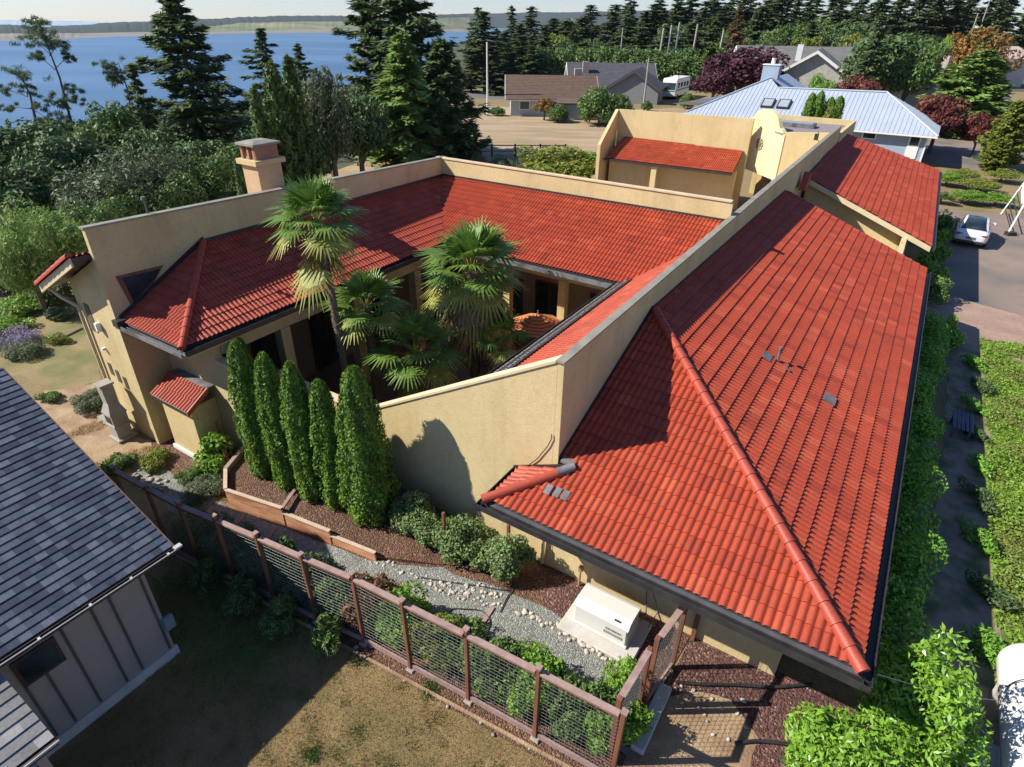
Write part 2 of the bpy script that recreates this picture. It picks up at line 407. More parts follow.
WOOD_ORANGE = mat_noise('orange_cedar', (0.58, 0.29, 0.155), (0.72, 0.38, 0.21), 5, 0.75, 0.006, 60, stretch=(1, 1, 4), c3=(0.42, 0.17, 0.085), s3=1.2)
WOOD_DARK = mat_noise('dark_wood', (0.05, 0.03, 0.022), (0.09, 0.05, 0.035), 6, 0.8, 0.004, 60)
WIRE = mat_plain('galvanised_wire', (0.26, 0.27, 0.27), 0.45, 0.6)
DARK = mat_plain('dark_void', (0.03, 0.025, 0.022), 0.9)
CONC = mat_noise('concrete', (0.42, 0.40, 0.36), (0.56, 0.54, 0.49), 2.5, 0.9, 0.004, 40)
WHITEP = mat_plain('white_paint', (0.78, 0.78, 0.75), 0.35, var=0.04)
BARK = mat_noise('bark', (0.10, 0.075, 0.055), (0.19, 0.15, 0.12), 8, 0.95, 0.02, 25, stretch=(1, 1, 0.3))
BARK_PALE = mat_noise('pale_bark', (0.28, 0.25, 0.22), (0.42, 0.38, 0.33), 8, 0.95, 0.02, 25, stretch=(1, 1, 0.3))
# foliage
L_ARB = mat_leaf('arborvitae_leaf', (0.085, 0.18, 0.018), (0.19, 0.32, 0.04), (0.09, 0.17, 0.02), trans=0.2, clump=1.5)
L_FIR = mat_leaf('fir_needles', (0.06, 0.10, 0.038), (0.14, 0.20, 0.07), (0.09, 0.13, 0.045), trans=0.2, rough=0.7)
L_FIR2 = mat_leaf('pine_needles', (0.065, 0.10, 0.045), (0.13, 0.175, 0.07), None, trans=0.1, rough=0.7)
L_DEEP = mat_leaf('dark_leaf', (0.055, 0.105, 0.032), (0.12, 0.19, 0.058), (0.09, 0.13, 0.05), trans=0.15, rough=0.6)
L_MID = mat_leaf('mid_leaf', (0.085, 0.155, 0.035), (0.16, 0.26, 0.062), (0.12, 0.17, 0.055), trans=0.2)
L_BRIGHT = mat_leaf('bright_leaf', (0.14, 0.28, 0.03), (0.27, 0.45, 0.065), (0.17, 0.28, 0.04), trans=0.3)
L_YEL = mat_leaf('yellow_green_leaf', (0.15, 0.19, 0.035), (0.30, 0.34, 0.06), None, trans=0.3)
L_GREY = mat_leaf('grey_green_leaf', (0.09, 0.125, 0.06), (0.17, 0.21, 0.11), (0.09, 0.12, 0.05), trans=0.15)
L_FEATHER = mat_leaf('feathery_green_leaf', (0.15, 0.25, 0.055), (0.27, 0.38, 0.10), None, trans=0.25)
L_PURPLE = mat_leaf('purple_leaf', (0.05, 0.018, 0.028), (0.11, 0.036, 0.05), None, trans=0.15)
L_RED = mat_leaf('red_maple_leaf', (0.15, 0.035, 0.03), (0.28, 0.08, 0.05), (0.09, 0.03, 0.03), trans=0.25)
L_ORANGE = mat_leaf('orange_leaf', (0.26, 0.11, 0.03), (0.38, 0.20, 0.05), (0.14, 0.15, 0.04), trans=0.25)
L_LAUREL = mat_leaf('laurel_leaf', (0.14, 0.30, 0.03), (0.28, 0.48, 0.06), (0.21, 0.38, 0.045), trans=0.25, rough=0.3, spec=0.5)
L_HEDGE = mat_leaf('hedge_leaf', (0.11, 0.27, 0.03), (0.23, 0.43, 0.055), None, trans=0.2, rough=0.45)
L_PALM = mat_leaf('palm_leaf', (0.09, 0.18, 0.035), (0.21, 0.33, 0.065), None, trans=0.25, rough=0.45)
L_PALM_Y = mat_leaf('palm_leaf_yellowed', (0.27, 0.30, 0.06), (0.46, 0.44, 0.12), None, trans=0.25, rough=0.5)
L_PALM_D = mat_leaf('palm_leaf_dead', (0.20, 0.15, 0.08), (0.34, 0.26, 0.15), None, trans=0.1, rough=0.8)
L_DRY = mat_leaf('dry_grass_blade', (0.30, 0.22, 0.10), (0.42, 0.32, 0.16), (0.20, 0.20, 0.07), trans=0.2, clump=0.6)
L_GRASS = mat_leaf('grass_blade', (0.10, 0.19, 0.03), (0.22, 0.30, 0.06), (0.26, 0.24, 0.08), trans=0.25, clump=0.7)
L_LAV = mat_leaf('lavender_flower', (0.22, 0.19, 0.30), (0.36, 0.31, 0.42), None, trans=0.2)
L_RUST = mat_leaf('rust_foliage', (0.14, 0.07, 0.035), (0.24, 0.13, 0.06), (0.10, 0.10, 0.04), trans=0.15)
L_STRAW = mat_leaf('straw_grass', (0.40, 0.28, 0.12), (0.55, 0.42, 0.20), None, trans=0.2)
# ------------------------------------------------------------------ ground, water, far shores
def ground_mat():
    m, n, l, p = newmat('land_soil'); pos = wpos(n)
    t = noise(n, l, 0.12, 6, 0.6, pos); r = ramp(n, [(0.35, (0.20, 0.145, 0.065)), (0.55, (0.27, 0.20, 0.095)), (0.7, (0.14, 0.14, 0.05))]); l.new(t.outputs[0], r.inputs[0])
    t2 = noise(n, l, 9, 6, 0.75, pos); r2 = ramp(n, [(0.3, (0.62, 0.62, 0.6)), (0.7, (1.2, 1.2, 1.15))]); l.new(t2.outputs[0], r2.inputs[0])
    o = mixc(n, l, 1.0, r.outputs[0], r2.outputs[0], 'MULTIPLY'); l.new(o, p.inputs['Base Color']); p.inputs['Roughness'].default_value = 0.95
    b = bump(n, l, t2.outputs[0], 0.04, 0.7); l.new(b.outputs[0], p.inputs['Normal'])
    return m
LAND = ground_mat()
edge = [(-70, -60), (-62, 20), (-60, 60), (-52, 92), (-38, 118), (-26, 145), (-18, 190), (-22, 260), (-40, 420), (-20, 800), (100, 1500)]
mb = MB(); land = [Vector((x, y, -0.0)) for x, y in edge] + [Vector((2600, 1500, 0)), Vector((2600, -60, 0))]
mb.poly(land)
for i in range(len(edge) - 1):
    (x0, y0), (x1, y1) = edge[i], edge[i + 1]
    nx, ny = -(y1 - y0), (x1 - x0); k = 12 / math.hypot(nx, ny)
    mb.add([(x0, y0, 0), (x1, y1, 0), (x1 + nx * k, y1 + ny * k, -16), (x0 + nx * k, y0 + ny * k, -16)], [(0, 1, 2, 3)])
tag(mb.build('ground', LAND), kind='structure')

m, n, l, p = newmat('sea_water'); pos = wpos(n)
mp = n.new('ShaderNodeMapping'); mp.inputs['Scale'].default_value = (0.25, 1, 1); l.new(pos, mp.inputs['Vector'])
t = noise(n, l, 0.012, 5, 0.6, mp.outputs[0]); r = ramp(n, [(0.3, (0.045, 0.115, 0.20)), (0.7, (0.10, 0.19, 0.30))]); l.new(t.outputs[0], r.inputs[0]); l.new(r.outputs[0], p.inputs['Base Color'])
p.inputs['Roughness'].default_value = 0.35; p.inputs['Specular IOR Level'].default_value = 0.4
t2 = noise(n, l, 0.5, 6, 0.7, mp.outputs[0]); b = bump(n, l, t2.outputs[0], 0.5, 0.6); l.new(b.outputs[0], p.inputs['Normal'])
mb = MB(); mb.add([(-5500, -700, -15), (4300, -700, -15), (4300, 5800, -15), (-5500, 5800, -15)], [(0, 1, 2, 3)]); tag(mb.build('water', m), kind='structure')

BEACH = mat_noise('far_beach', (0.17, 0.16, 0.13), (0.24, 0.22, 0.18), 0.01, 0.9)
FIELDS = mat_noise('far_fields', (0.12, 0.15, 0.07), (0.28, 0.24, 0.15), 0.006, 0.95, c3=(0.10, 0.16, 0.07), s3=0.004)
WOODS = mat_noise('far_woods', (0.012, 0.028, 0.024), (0.026, 0.046, 0.036), 0.03, 0.95, 6.0, 0.03)
def shore(u, v, z):
    d = ray(u, v); h = math.hypot(d.x, d.y); t = min(5200 / h, (z - CAM_H) / d.z if d.z < -1e-4 else 1e9); p = CAMP + d * t; p.z = z; return p
def far_land(name, uvs_front, v_top, depth, mat, zb=-15.0, amp=4.0, seed=1):
    """a low land mass: its shore runs through surveyed points at sea level, its wooded back rises to the given skyline"""
    rg = random.Random(seed); P_ = []
    us = []
    for i in range(len(uvs_front) - 1):
        (u0, v0), (u1, v1) = uvs_front[i], uvs_front[i + 1]
        k = max(2, int(abs(u1 - u0) / 3))
        for j in range(k): us.append((u0 + (u1 - u0) * j / k, v0 + (v1 - v0) * j / k))
    us.append(uvs_front[-1])
    mbx = MB(); rowA = []; rowB = []; rowC = []
    for k, (u, v) in enumerate(us):
        a = shore(u, v, zb); f = k / (len(us) - 1)
        vt = v_top[0] + (v_top[-1] - v_top[0]) * f if len(v_top) == 2 else np.interp(f, np.linspace(0, 1, len(v_top)), v_top)
        d = Vector((a.x, a.y, 0)).normalized(); a2 = a + d * depth * 0.35; dist2 = Vector((a2.x, a2.y, 0)).length
        dr = ray(u, float(vt)); zt = CAM_H + dr.z / math.hypot(dr.x, dr.y) * dist2 + rg.uniform(-1, 1) * amp
        rowA.append(a); rowB.append(Vector((a2.x, a2.y, max(zt, zb + 1)))); a3 = a + d * depth; rowC.append(Vector((a3.x, a3.y, max(zt, zb + 1) + 2)))
    n_ = len(us); vs = rowA + rowB + rowC
    fs = [(i, i + 1, n_ + i + 1, n_ + i) for i in range(n_ - 1)] + [(n_ + i, n_ + i + 1, 2 * n_ + i + 1, 2 * n_ + i) for i in range(n_ - 1)]
    mbx.add(vs, fs); return tag(mbx.build(name, mat), kind='structure')
far_land('far_shore', [(-60, 42.5), (60, 39.2), (110, 36.8), (180, 34.6)], [37, 37, 36, 33.5], 200, BEACH, seed=2, amp=0.5)
far_land('far_hills', [(-80, 42), (0, 40.0), (60, 38.6), (112, 36.4)], [33, 30.5, 29.5, 32.5, 36], 900, WOODS, seed=3, amp=1.5)
far_land('hills', [(55, 37), (120, 35.2), (200, 33.0), (262, 31.5), (300, 31)], [33, 25.5, 21.5, 22.5, 20.5], 1500, WOODS, seed=4, amp=1.6)
far_land('fields', [(184, 34.2), (250, 32.8), (330, 32.3), (400, 31.6), (470, 31)], [30, 24, 22.5, 22, 19, 17], 900, FIELDS, seed=5, amp=0.8)
far_land('beach', [(180, 34.8), (250, 33.4), (330, 33.0), (400, 32.4), (480, 31.4)], [33.3, 31.5, 30.5, 30.5, 29.6], 250, BEACH, seed=6, amp=0.2)
far_land('wooded_hills', [(190, 31), (300, 29.5), (420, 28.5), (520, 27), (640, 25), (760, 23)], [19.5, 15.5, 16, 13.5, 12, 10, 9], 2500, WOODS, seed=7, amp=2.2)
far_land('far_haze_land', [(-90, 27.5), (60, 26.5), (200, 25.5), (340, 24.5)], [23.5, 22, 23, 22, 20, 20], 500, mat_noise('painted_haze_land', (0.30, 0.40, 0.52), (0.34, 0.44, 0.56), 0.002, 1.0), amp=0.5, seed=8)  # added pale strip over the sea horizon, haze painted into its colour
# far houses on the low point of land
FARWALL = mat_plain('far_house_wall', (0.6, 0.56, 0.5), 0.8); FARROOF = mat_plain('far_house_roof', (0.3, 0.2, 0.17), 0.8)
for k, (u, v, w_) in enumerate([(441, 30, 26), (449, 29.5, 20), (456, 30.2, 24), (463, 29.4, 18)]):
    c = G(u, v, -15); c.z = -4
    t_ = thing('waterfront_house', c, ['small pale house at the left end of the far waterfront row', 'low pale house second from the left on the far waterfront', 'pale house second from the right on the far waterfront', 'pale house at the right end of the far waterfront row'][k], 'house', 'houses on the far waterfront')
    q = MB(); q.obox(c + Vector((0, 0, 4)), (w_ / 2, 0, 0), (0, 6, 0), (0, 0, 8)); q.build('wall', FARWALL, t_)
    q = MB(); q.prism([c + Vector((-w_ / 2 - 1, -7, 12)), c + Vector((-w_ / 2 - 1, 7, 12)), c + Vector((-w_ / 2 - 1, 0, 18))], (w_ + 2, 0, 0)); q.build('roof', FARROOF, t_)

# ------------------------------------------------------------------ sheets laid on the ground near the houses
def sheet(name, pts, mat, z, kind='structure', jag=0.0, seed=1):
    pts = [Vector((p.x, p.y, z)) for p in pts]
    if jag:
        rg = random.Random(seed); out = []
        for i in range(len(pts)):
            a, b = pts[i], pts[(i + 1) % len(pts)]; k = max(1, int((b - a).length / 0.35)); nrm = (b - a).normalized().cross(ZZ)
            for j in range(k): out.append(a.lerp(b, j / k) + nrm * rg.uniform(-jag, jag))
        pts = out
    q = MB(); q.poly(pts); o = q.build(name, mat)
    bm = bmesh.new(); bm.from_mesh(o.data); bmesh.ops.triangulate(bm, faces=bm.faces); bmesh.ops.recalc_face_normals(bm, faces=bm.faces)
    if bm.faces[0].normal.z < 0: bmesh.ops.reverse_faces(bm, faces=bm.faces)
    bm.to_mesh(o.data); bm.free()
    return tag(o, kind=kind)
m, n, l, p = newmat('dry_lawn'); pos = wpos(n)
t = noise(n, l, 0.8, 6, 0.65, pos); r = ramp(n, [(0.32, (0.15, 0.13, 0.045)), (0.5, (0.27, 0.185, 0.08)), (0.72, (0.38, 0.26, 0.125))]); l.new(t.outputs[0], r.inputs[0])
t2 = noise(n, l, 30, 5, 0.75, pos); r2 = ramp(n, [(0.3, (0.55, 0.55, 0.5)), (0.7, (1.25, 1.25, 1.2))]); l.new(t2.outputs[0], r2.inputs[0])
l.new(mixc(n, l, 1.0, r.outputs[0], r2.outputs[0], 'MULTIPLY'), p.inputs['Base Color']); p.inputs['Roughness'].default_value = 0.95
b = bump(n, l, t2.outputs[0], 0.03); l.new(b.outputs[0], p.inputs['Normal']); LAWN = m
m, n, l, p = newmat('green_lawn'); pos = wpos(n)
t = noise(n, l, 1.1, 6, 0.65, pos); r = ramp(n, [(0.35, (0.10, 0.17, 0.03)), (0.6, (0.17, 0.24, 0.05)), (0.8, (0.28, 0.22, 0.09))]); l.new(t.outputs[0], r.inputs[0])
t2 = noise(n, l, 26, 5, 0.75, pos); r2 = ramp(n, [(0.3, (0.5, 0.5, 0.5)), (0.7, (1.3, 1.3, 1.2))]); l.new(t2.outputs[0], r2.inputs[0])
l.new(mixc(n, l, 1.0, r.outputs[0], r2.outputs[0], 'MULTIPLY'), p.inputs['Base Color']); p.inputs['Roughness'].default_value = 0.95
b = bump(n, l, t2.outputs[0], 0.04); l.new(b.outputs[0], p.inputs['Normal']); GREEN = m
def pebble_mat(name, stops, scale, bd, rough=0.9):
    m, n, l, p = newmat(name); pos = wpos(n)
    v = n.new('ShaderNodeTexVoronoi'); v.inputs['Scale'].default_value = scale; l.new(pos, v.inputs['Vector'])
    sp = n.new('ShaderNodeSeparateColor'); l.new(v.outputs['Color'], sp.inputs[0]); r = ramp(n, stops); l.new(sp.outputs[0], r.inputs[0])
    t = noise(n, l, 1.2, 4, 0.6, pos); r2 = ramp(n, [(0.3, (0.78, 0.78, 0.78)), (0.7, (1.12, 1.12, 1.1))]); l.new(t.outputs[0], r2.inputs[0])
    l.new(mixc(n, l, 1.0, r.outputs[0], r2.outputs[0], 'MULTIPLY'), p.inputs['Base Color']); p.inputs['Roughness'].default_value = rough
    b = bump(n, l, v.outputs['Distance'], -bd); l.new(b.outputs[0], p.inputs['Normal']); return m
GRAVEL = pebble_mat('gravel', [(0.0, (0.13, 0.14, 0.13)), (0.5, (0.22, 0.23, 0.21)), (0.85, (0.31, 0.31, 0.28)), (1.0, (0.46, 0.44, 0.40))], 38, 0.02)
MULCH = pebble_mat('lava_mulch', [(0.0, (0.055, 0.025, 0.022)), (0.5, (0.11, 0.050, 0.043)), (0.9, (0.17, 0.08, 0.066)), (1.0, (0.30, 0.20, 0.16))], 24, 0.03)
MULCH_B = pebble_mat('bark_mulch', [(0.0, (0.075, 0.038, 0.024)), (0.5, (0.14, 0.070, 0.042)), (0.9, (0.21, 0.11, 0.068)), (1.0, (0.32, 0.20, 0.13))], 30, 0.03)
STRAWSOIL = mat_noise('straw_soil', (0.30, 0.20, 0.11), (0.44, 0.32, 0.19), 2.2, 0.95, 0.03, 18, c3=(0.24, 0.14, 0.085), s3=0.9)
m, n, l, p = newmat('brick_pavers'); pos = wpos(n)
mp = n.new('ShaderNodeMapping'); mp.inputs['Rotation'].default_value = (0, 0, YAW); l.new(pos, mp.inputs['Vector'])
bt = n.new('ShaderNodeTexBrick'); bt.inputs['Scale'].default_value = 4.0; bt.inputs['Color1'].default_value = (0.34, 0.215, 0.16, 1); bt.inputs['Color2'].default_value = (0.43, 0.29, 0.215, 1); bt.inputs['Mortar'].default_value = (0.22, 0.16, 0.12, 1); bt.inputs['Mortar Size'].default_value = 0.03
l.new(mp.outputs[0], bt.inputs['Vector']); t = noise(n, l, 0.8, 4, 0.6, pos); r2 = ramp(n, [(0.3, (0.8, 0.8, 0.8)), (0.7, (1.1, 1.1, 1.1))]); l.new(t.outputs[0], r2.inputs[0])
l.new(mixc(n, l, 1.0, bt.outputs[0], r2.outputs[0], 'MULTIPLY'), p.inputs['Base Color']); p.inputs['Roughness'].default_value = 0.9; PAVER = m
m, n, l, p = newmat('courtyard_tiles'); pos = wpos(n)
mp = n.new('ShaderNodeMapping'); mp.inputs['Rotation'].default_value = (0, 0, YAW); l.new(pos, mp.inputs['Vector'])
bt = n.new('ShaderNodeTexBrick'); bt.inputs['Scale'].default_value = 2.0; bt.offset = 0.0; bt.inputs['Color1'].default_value = (0.24, 0.135, 0.10, 1); bt.inputs['Color2'].default_value = (0.30, 0.18, 0.135, 1); bt.inputs['Mortar'].default_value = (0.14, 0.09, 0.07, 1); bt.inputs['Mortar Size'].default_value = 0.02
l.new(mp.outputs[0], bt.inputs['Vector']); l.new(bt.outputs[0], p.inputs['Base Color']); p.inputs['Roughness'].default_value = 0.75; COURT = m
DRIVE = mat_noise('driveway_concrete', (0.20, 0.15, 0.118), (0.28, 0.215, 0.17), 0.5, 0.85, 0.004, 30, c3=(0.13, 0.12, 0.105), s3=0.25)
ASPHALT = mat_noise('asphalt', (0.10, 0.10, 0.10), (0.15, 0.145, 0.14), 1.0, 0.9, 0.004, 50)

sheet('side_lawn', [G(0, 300), G(40, 296), G(75, 296), G(92, 330), G(100, 380), G(60, 395), G(20, 375), G(-40, 400), G(-60, 320)], mat_noise('olive_lawn', (0.20, 0.155, 0.065), (0.31, 0.235, 0.11), 0.7, 0.95, 0.02, 30, c3=(0.12, 0.14, 0.04), s3=0.5), 0.006, jag=0.1)
sheet('lawn', [W(-3, -16), W(5.5, -16), W(5.35, -5.6), W(5.5, -1.3), W(0, 3), W(-9, 3), W(-9, -16)], LAWN, 0.006)
sheet('meadow', [W(4, 4.35), W(14.2, 4.3), W(29.6, 4.5), W(31.5, 5.0), W(31.5, 30), W(4, 30)], GREEN, 0.006, jag=0.06)
sheet('side_path', [W(2, 2.6), W(13.5, 3.1), W(30, 3.3), W(30.5, 4.6), W(14.2, 4.45), W(2, 4.45)], mat_noise('path_soil', (0.24, 0.175, 0.125), (0.34, 0.26, 0.19), 3, 0.95, 0.02, 30, c3=(0.10, 0.12, 0.05), s3=1.6), 0.012, jag=0.08)
sheet('bark_bed', [W(6.4, -13.3), W(9.6, -14.2), W(9.6, -8), W(9.6, -4.2), W(8.25, -4.2), W(7.7, -7.2), W(6.95, -8.7)], MULCH_B, 0.014)
sheet('bark_ground', [W(5.9, -16.2), W(7.1, -18.2), W(8.1, -17.4), W(8.1, -13.6), W(6.7, -13.6), W(6.1, -14.6)], MULCH_B, 0.012, jag=0.08)
sheet('lava_bed', [W(7.55, -1.9), W(8.0, -2.6), W(8.35, -4.4), W(8.75, -4.6), W(9.6, -4.6), W(9.6, -1.3), W(7.6, -1.3)], MULCH, 0.018, jag=0.03)
sheet('lava_ground', [W(7.35, -1.25), W(9.6, -1.25), W(9.6, 2.2), W(6.9, 2.2), W(7.1, 0.2)], MULCH, 0.010, jag=0.04)
sheet('planting_strip', [W(5.45, -1.4), W(6.5, -1.4), W(6.35, -6), W(5.85, -10.5), W(5.6, -14.4), W(4.4, -14.4), W(5.0, -8)], MULCH_B, 0.016)
sheet('gravel_path', [W(5.45, -14.6), W(5.9, -17.5), W(6.3, -17.5), W(6.35, -13.2), W(7.1, -8.6), W(7.9, -7.0), W(8.35, -4.3), W(7.95, -2.6), W(7.45, -1.3), W(6.35, -1.4), W(6.2, -6), W(5.7, -10.5)], GRAVEL, 0.024, jag=0.05)
sheet('courtyard_floor', [W(8.1, -15.6), W(9.4, -15.6), W(9.5, -6), W(22, -6), W(22, -17.4), W(8.1, -17.4)], COURT, 0.020)
sheet('straw_ground', [W(5.2, -17), W(6.9, -16.6), W(7.0, -19.7), W(8.6, -22.5), W(6.5, -24), W(2, -22), W(2, -17)], STRAWSOIL, 0.008, jag=0.15)
sheet('driveway', [W(36.4, 1.9), W(55.5, 1.9), W(57, 6), W(58, 20), W(30, 20), W(35.0, 6.2)], DRIVE, 0.010)
sheet('brick_path', [W(30.2, 1.7), W(36.4, 1.7), W(35.0, 6.2), W(30, 20), W(24, 20), W(29.8, 4.6), W(30.3, 3.2)], PAVER, 0.014)
sheet('entry_court', [W(22.4, -20.0), W(47, -20.0), W(47, -4.9), W(22.4, -4.9)], PAVER, 0.014)
sheet('far_road', [Vector((62, 93, 0)), Vector((95, 120, 0)), Vector((88, 128, 0)), Vector((54, 98, 0))], ASPHALT, 0.02)
sheet('side_road', [Vector((44, 60, 0)), Vector((70, 78, 0)), Vector((76, 96, 0)), Vector((60, 92, 0)), Vector((40, 72, 0))], DRIVE, 0.012)
m, n, l, p = newmat('mown_field'); pos = wpos(n)
mp = n.new('ShaderNodeMapping'); mp.inputs['Scale'].default_value = (0.12, 0.5, 1); mp.inputs['Rotation'].default_value = (0, 0, 0.1); l.new(pos, mp.inputs['Vector'])
t = noise(n, l, 1.0, 6, 0.65, mp.outputs[0]); r = ramp(n, [(0.3, (0.24, 0.185, 0.10)), (0.5, (0.34, 0.25, 0.145)), (0.66, (0.42, 0.31, 0.19)), (0.8, (0.24, 0.235, 0.10))]); l.new(t.outputs[0], r.inputs[0])
t2 = noise(n, l, 4, 6, 0.7, pos); r2 = ramp(n, [(0.3, (0.8, 0.8, 0.8)), (0.7, (1.12, 1.12, 1.1))]); l.new(t2.outputs[0], r2.inputs[0])
l.new(mixc(n, l, 1.0, r.outputs[0], r2.outputs[0], 'MULTIPLY'), p.inputs['Base Color']); p.inputs['Roughness'].default_value = 0.95
sheet('field', [Vector((-30, 50, 0)), Vector((12, 50, 0)), Vector((30, 84, 0)), Vector((40, 112, 0)), Vector((10, 104, 0)), Vector((-20, 112, 0)), Vector((-40, 90, 0))], m, 0.008)
sheet('back_road', [Vector((-22, 122, 0)), Vector((10, 118, 0)), Vector((10, 124, 0)), Vector((-22, 130, 0))], ASPHALT, 0.016)

FLOOR = mat_noise('forest_floor', (0.05, 0.065, 0.03), (0.10, 0.10, 0.05), 0.4, 0.95, 0.05, 3)
sheet('forest_floor', [Vector((-26, 138, 0)), Vector((20, 142, 0)), Vector((70, 150, 0)), Vector((160, 150, 0)), Vector((400, 120, 0)), Vector((900, 500, 0)), Vector((900, 1400, 0)), Vector((80, 1400, 0)), Vector((-24, 800, 0)), Vector((-40, 420, 0)), Vector((-24, 260, 0)), Vector((-20, 190, 0))], FLOOR, 0.02)
sheet('scrub_floor', [Vector((-61, 20, 0)), Vector((-24, 20, 0)), Vector((-20, 44, 0)), Vector((-15, 60, 0)), Vector((-22, 80, 0)), Vector((-36, 117, 0)), Vector((-51, 92, 0)), Vector((-59, 60, 0))], FLOOR, 0.02)
# the air: far things fade a little toward blue
hz = MB(); hz.prism([(-5600, -780, -17), (4400, -780, -17), (4400, 5900, -17), (-5600, 5900, -17)], ZZ * 160)
hm = bpy.data.materials.new('haze_air'); hm.use_nodes = True; hn = hm.node_tree.nodes; hn.remove(hn['Principled BSDF'])
pv = hn.new('ShaderNodeVolumePrincipled'); pv.inputs['Density'].default_value = 0.00003; pv.inputs['Color'].default_value = (0.80, 0.88, 1.0, 1); pv.inputs['Anisotropy'].default_value = 0.2
hm.node_tree.links.new(pv.outputs[0], hn['Material Output'].inputs['Volume']); tag(hz.build('haze', hm), kind='stuff')
# ------------------------------------------------------------------ the villa
villa = thing('courtyard_villa', W(12, -6), 'sprawling ochre stucco courtyard villa with bright red tiled roofs and high parapet walls', 'house')
SL = 0.381
def eave(b): return 2.75 + SL * (1.5 - b)
# the long parapet wall
mb = MB(); mb.prism([W(9.42, -4.92, 0), W(45.4, -4.92, 0), W(45.4, -4.92, 6.30), W(9.42, -4.92, 5.72)], VV_ * 0.14); mb.build('parapet_wall', STUCCO, villa)
mb = MB(); mb.prism([W(9.385, -4.96, 5.725), W(45.43, -4.96, 6.305), W(45.43, -4.96, 6.345), W(9.385, -4.96, 5.765)], VV_ * 0.20); mb.build('coping', COPING, villa)
# front wall: the part under the great hip, then the raking courtyard wall
mb = MB(); mb.box(9.43, 9.65, -4.775, 0.5, 0, 2.95); mb.build('wall', STUCCO, villa)
mb = MB(); mb.box(9.66, 34.9, 0.28, 0.5, 0, 2.95); mb.build('wall', STUCCO, villa)
mb = MB(); mb.prism([W(9.42, -4.925, 0), W(9.42, -4.925, 5.72), W(9.42, -10.9, 2.30), W(9.42, -13.55, 2.30), W(9.42, -13.55, 0)], UV_ * 0.24); mb.build('courtyard_wall', STUCCO, villa)
mb = MB(); mb.prism([W(9.39, -4.96, 5.70), W(9.39, -10.9, 2.305), W(9.39, -10.9, 2.36), W(9.39, -4.96, 5.765)], UV_ * 0.30)
mb.prism([W(9.39, -10.9, 2.305), W(9.39, -13.5, 2.305), W(9.39, -13.5, 2.36), W(9.39, -10.9, 2.36)], UV_ * 0.30); mb.build('wall_cap', COPING_PALE, villa)
# main right-hand roofs
ridgeZ = eave(-4.775)
far_a = 30.3
DK = GUTTER
right_roof = roof('tile_roof', [[W(8.05, 1.5, 2.75), W(far_a, 1.5, 2.75), W(far_a, -4.775, ridgeZ), W(14.325, -4.775, ridgeZ)]], TILE, villa, deck=GUTTER, hstep=0.046)
z9 = 2.75 + SL * (9.42 - 8.05)
FO = (W(8.05, -5.7, 2.75), W(8.05, 1.5, 2.75))
def fz(a): return 2.75 + SL * (a - 8.05)
front_roof = roof('tile_roof', [([W(8.05, -4.33, 2.75), W(8.05, 1.5, 2.75), W(13.88, -4.33, fz(13.88))], FO), ([W(9.42, -4.33, fz(9.42)), W(13.88, -4.33, fz(13.88)), W(14.325, -4.775, fz(14.325)), W(9.55, -4.775, fz(9.55))], FO),
    ([W(8.05, -5.7, 2.75), W(8.05, -4.33, 2.75), W(9.42, -4.33, fz(9.42))], FO)], TILE, villa, deck=GUTTER)
roof('tile_roof', [[W(9.40, -5.7, 2.75), W(8.05, -5.7, 2.75), W(9.40, -4.35, z9)]], TILE, villa)
ridge_caps('ridge_cap', W(8.02, 1.53, 2.78), W(14.25, -4.70, ridgeZ), TILE_CAP, villa, r=0.108)
ridge_caps('ridge_cap', W(7.98, -5.77, 2.76), W(9.2, -4.55, 3.24), TILE_CAP, villa, r=0.105)
mb = MB(); mb.tube([W(9.12, -4.63, 3.26), W(9.40, -4.36, 3.36)], 0.10, 10); mb.obox(W(9.5, -4.55, 3.34), UV_ * 0.1, VV_ * 0.16, ZZ * 0.03); mb.build('flashing', FLASH, villa)
mb = MB(); mb.beam(W(9.40, -5.9, 2.68), W(9.40, -4.6, 3.28), 0.03, 0.05); mb.build('flashing', GUTTER, villa)
mb = MB(); mb.prism([W(9.42, -4.772, z9), W(14.2, -4.772, ridgeZ), W(14.2, -4.772, ridgeZ + 0.13), W(9.42, -4.772, z9 + 0.13)], VV_ * 0.012)
mb.prism([W(14.2, -4.772, ridgeZ), W(far_a, -4.772, ridgeZ), W(far_a, -4.772, ridgeZ + 0.1), W(14.2, -4.772, ridgeZ + 0.1)], VV_ * 0.012); mb.build('flashing', GUTTER, villa)
def gutter(name, p, q, out, z, w=0.15, h=0.13, mat=None, lip=True, strip=0.12):
    """box gutter from p to q (plan points), open at the top, with the grey eave flashing behind it"""
    p = Vector(p); q = Vector(q); out = Vector(out).normalized(); d = (q - p)
    pr = [(0, 0), (w, 0), (w, h), (w - 0.02, h), (w - 0.02, 0.03), (0.015, 0.03), (0.015, h - 0.02), (0, h - 0.02)]
    mbx = MB(); mbx.prism([p + out * x + ZZ * (z - h + y) for x, y in pr], d); g_ = mbx.build(name, mat or GUTTER, villa)
    return g_
EAVEF = mat_noise('dark_eave_metal', (0.05, 0.048, 0.052), (0.085, 0.082, 0.088), 3, 0.6, 0.002, 60)
def eave_flash(p, q, out, z, w0, w1, name='eave_flashing', mat=None):
    p = Vector(p); q = Vector(q); out = Vector(out).normalized(); mbx = MB()
    mbx.prism([p + out * w0 + ZZ * z, p + out * w1 + ZZ * (z - 0.03), p + out * w1 + ZZ * (z - 0.05), p + out * w0 + ZZ * (z - 0.02)], q - p); mbx.build(name, mat or EAVEF, villa)
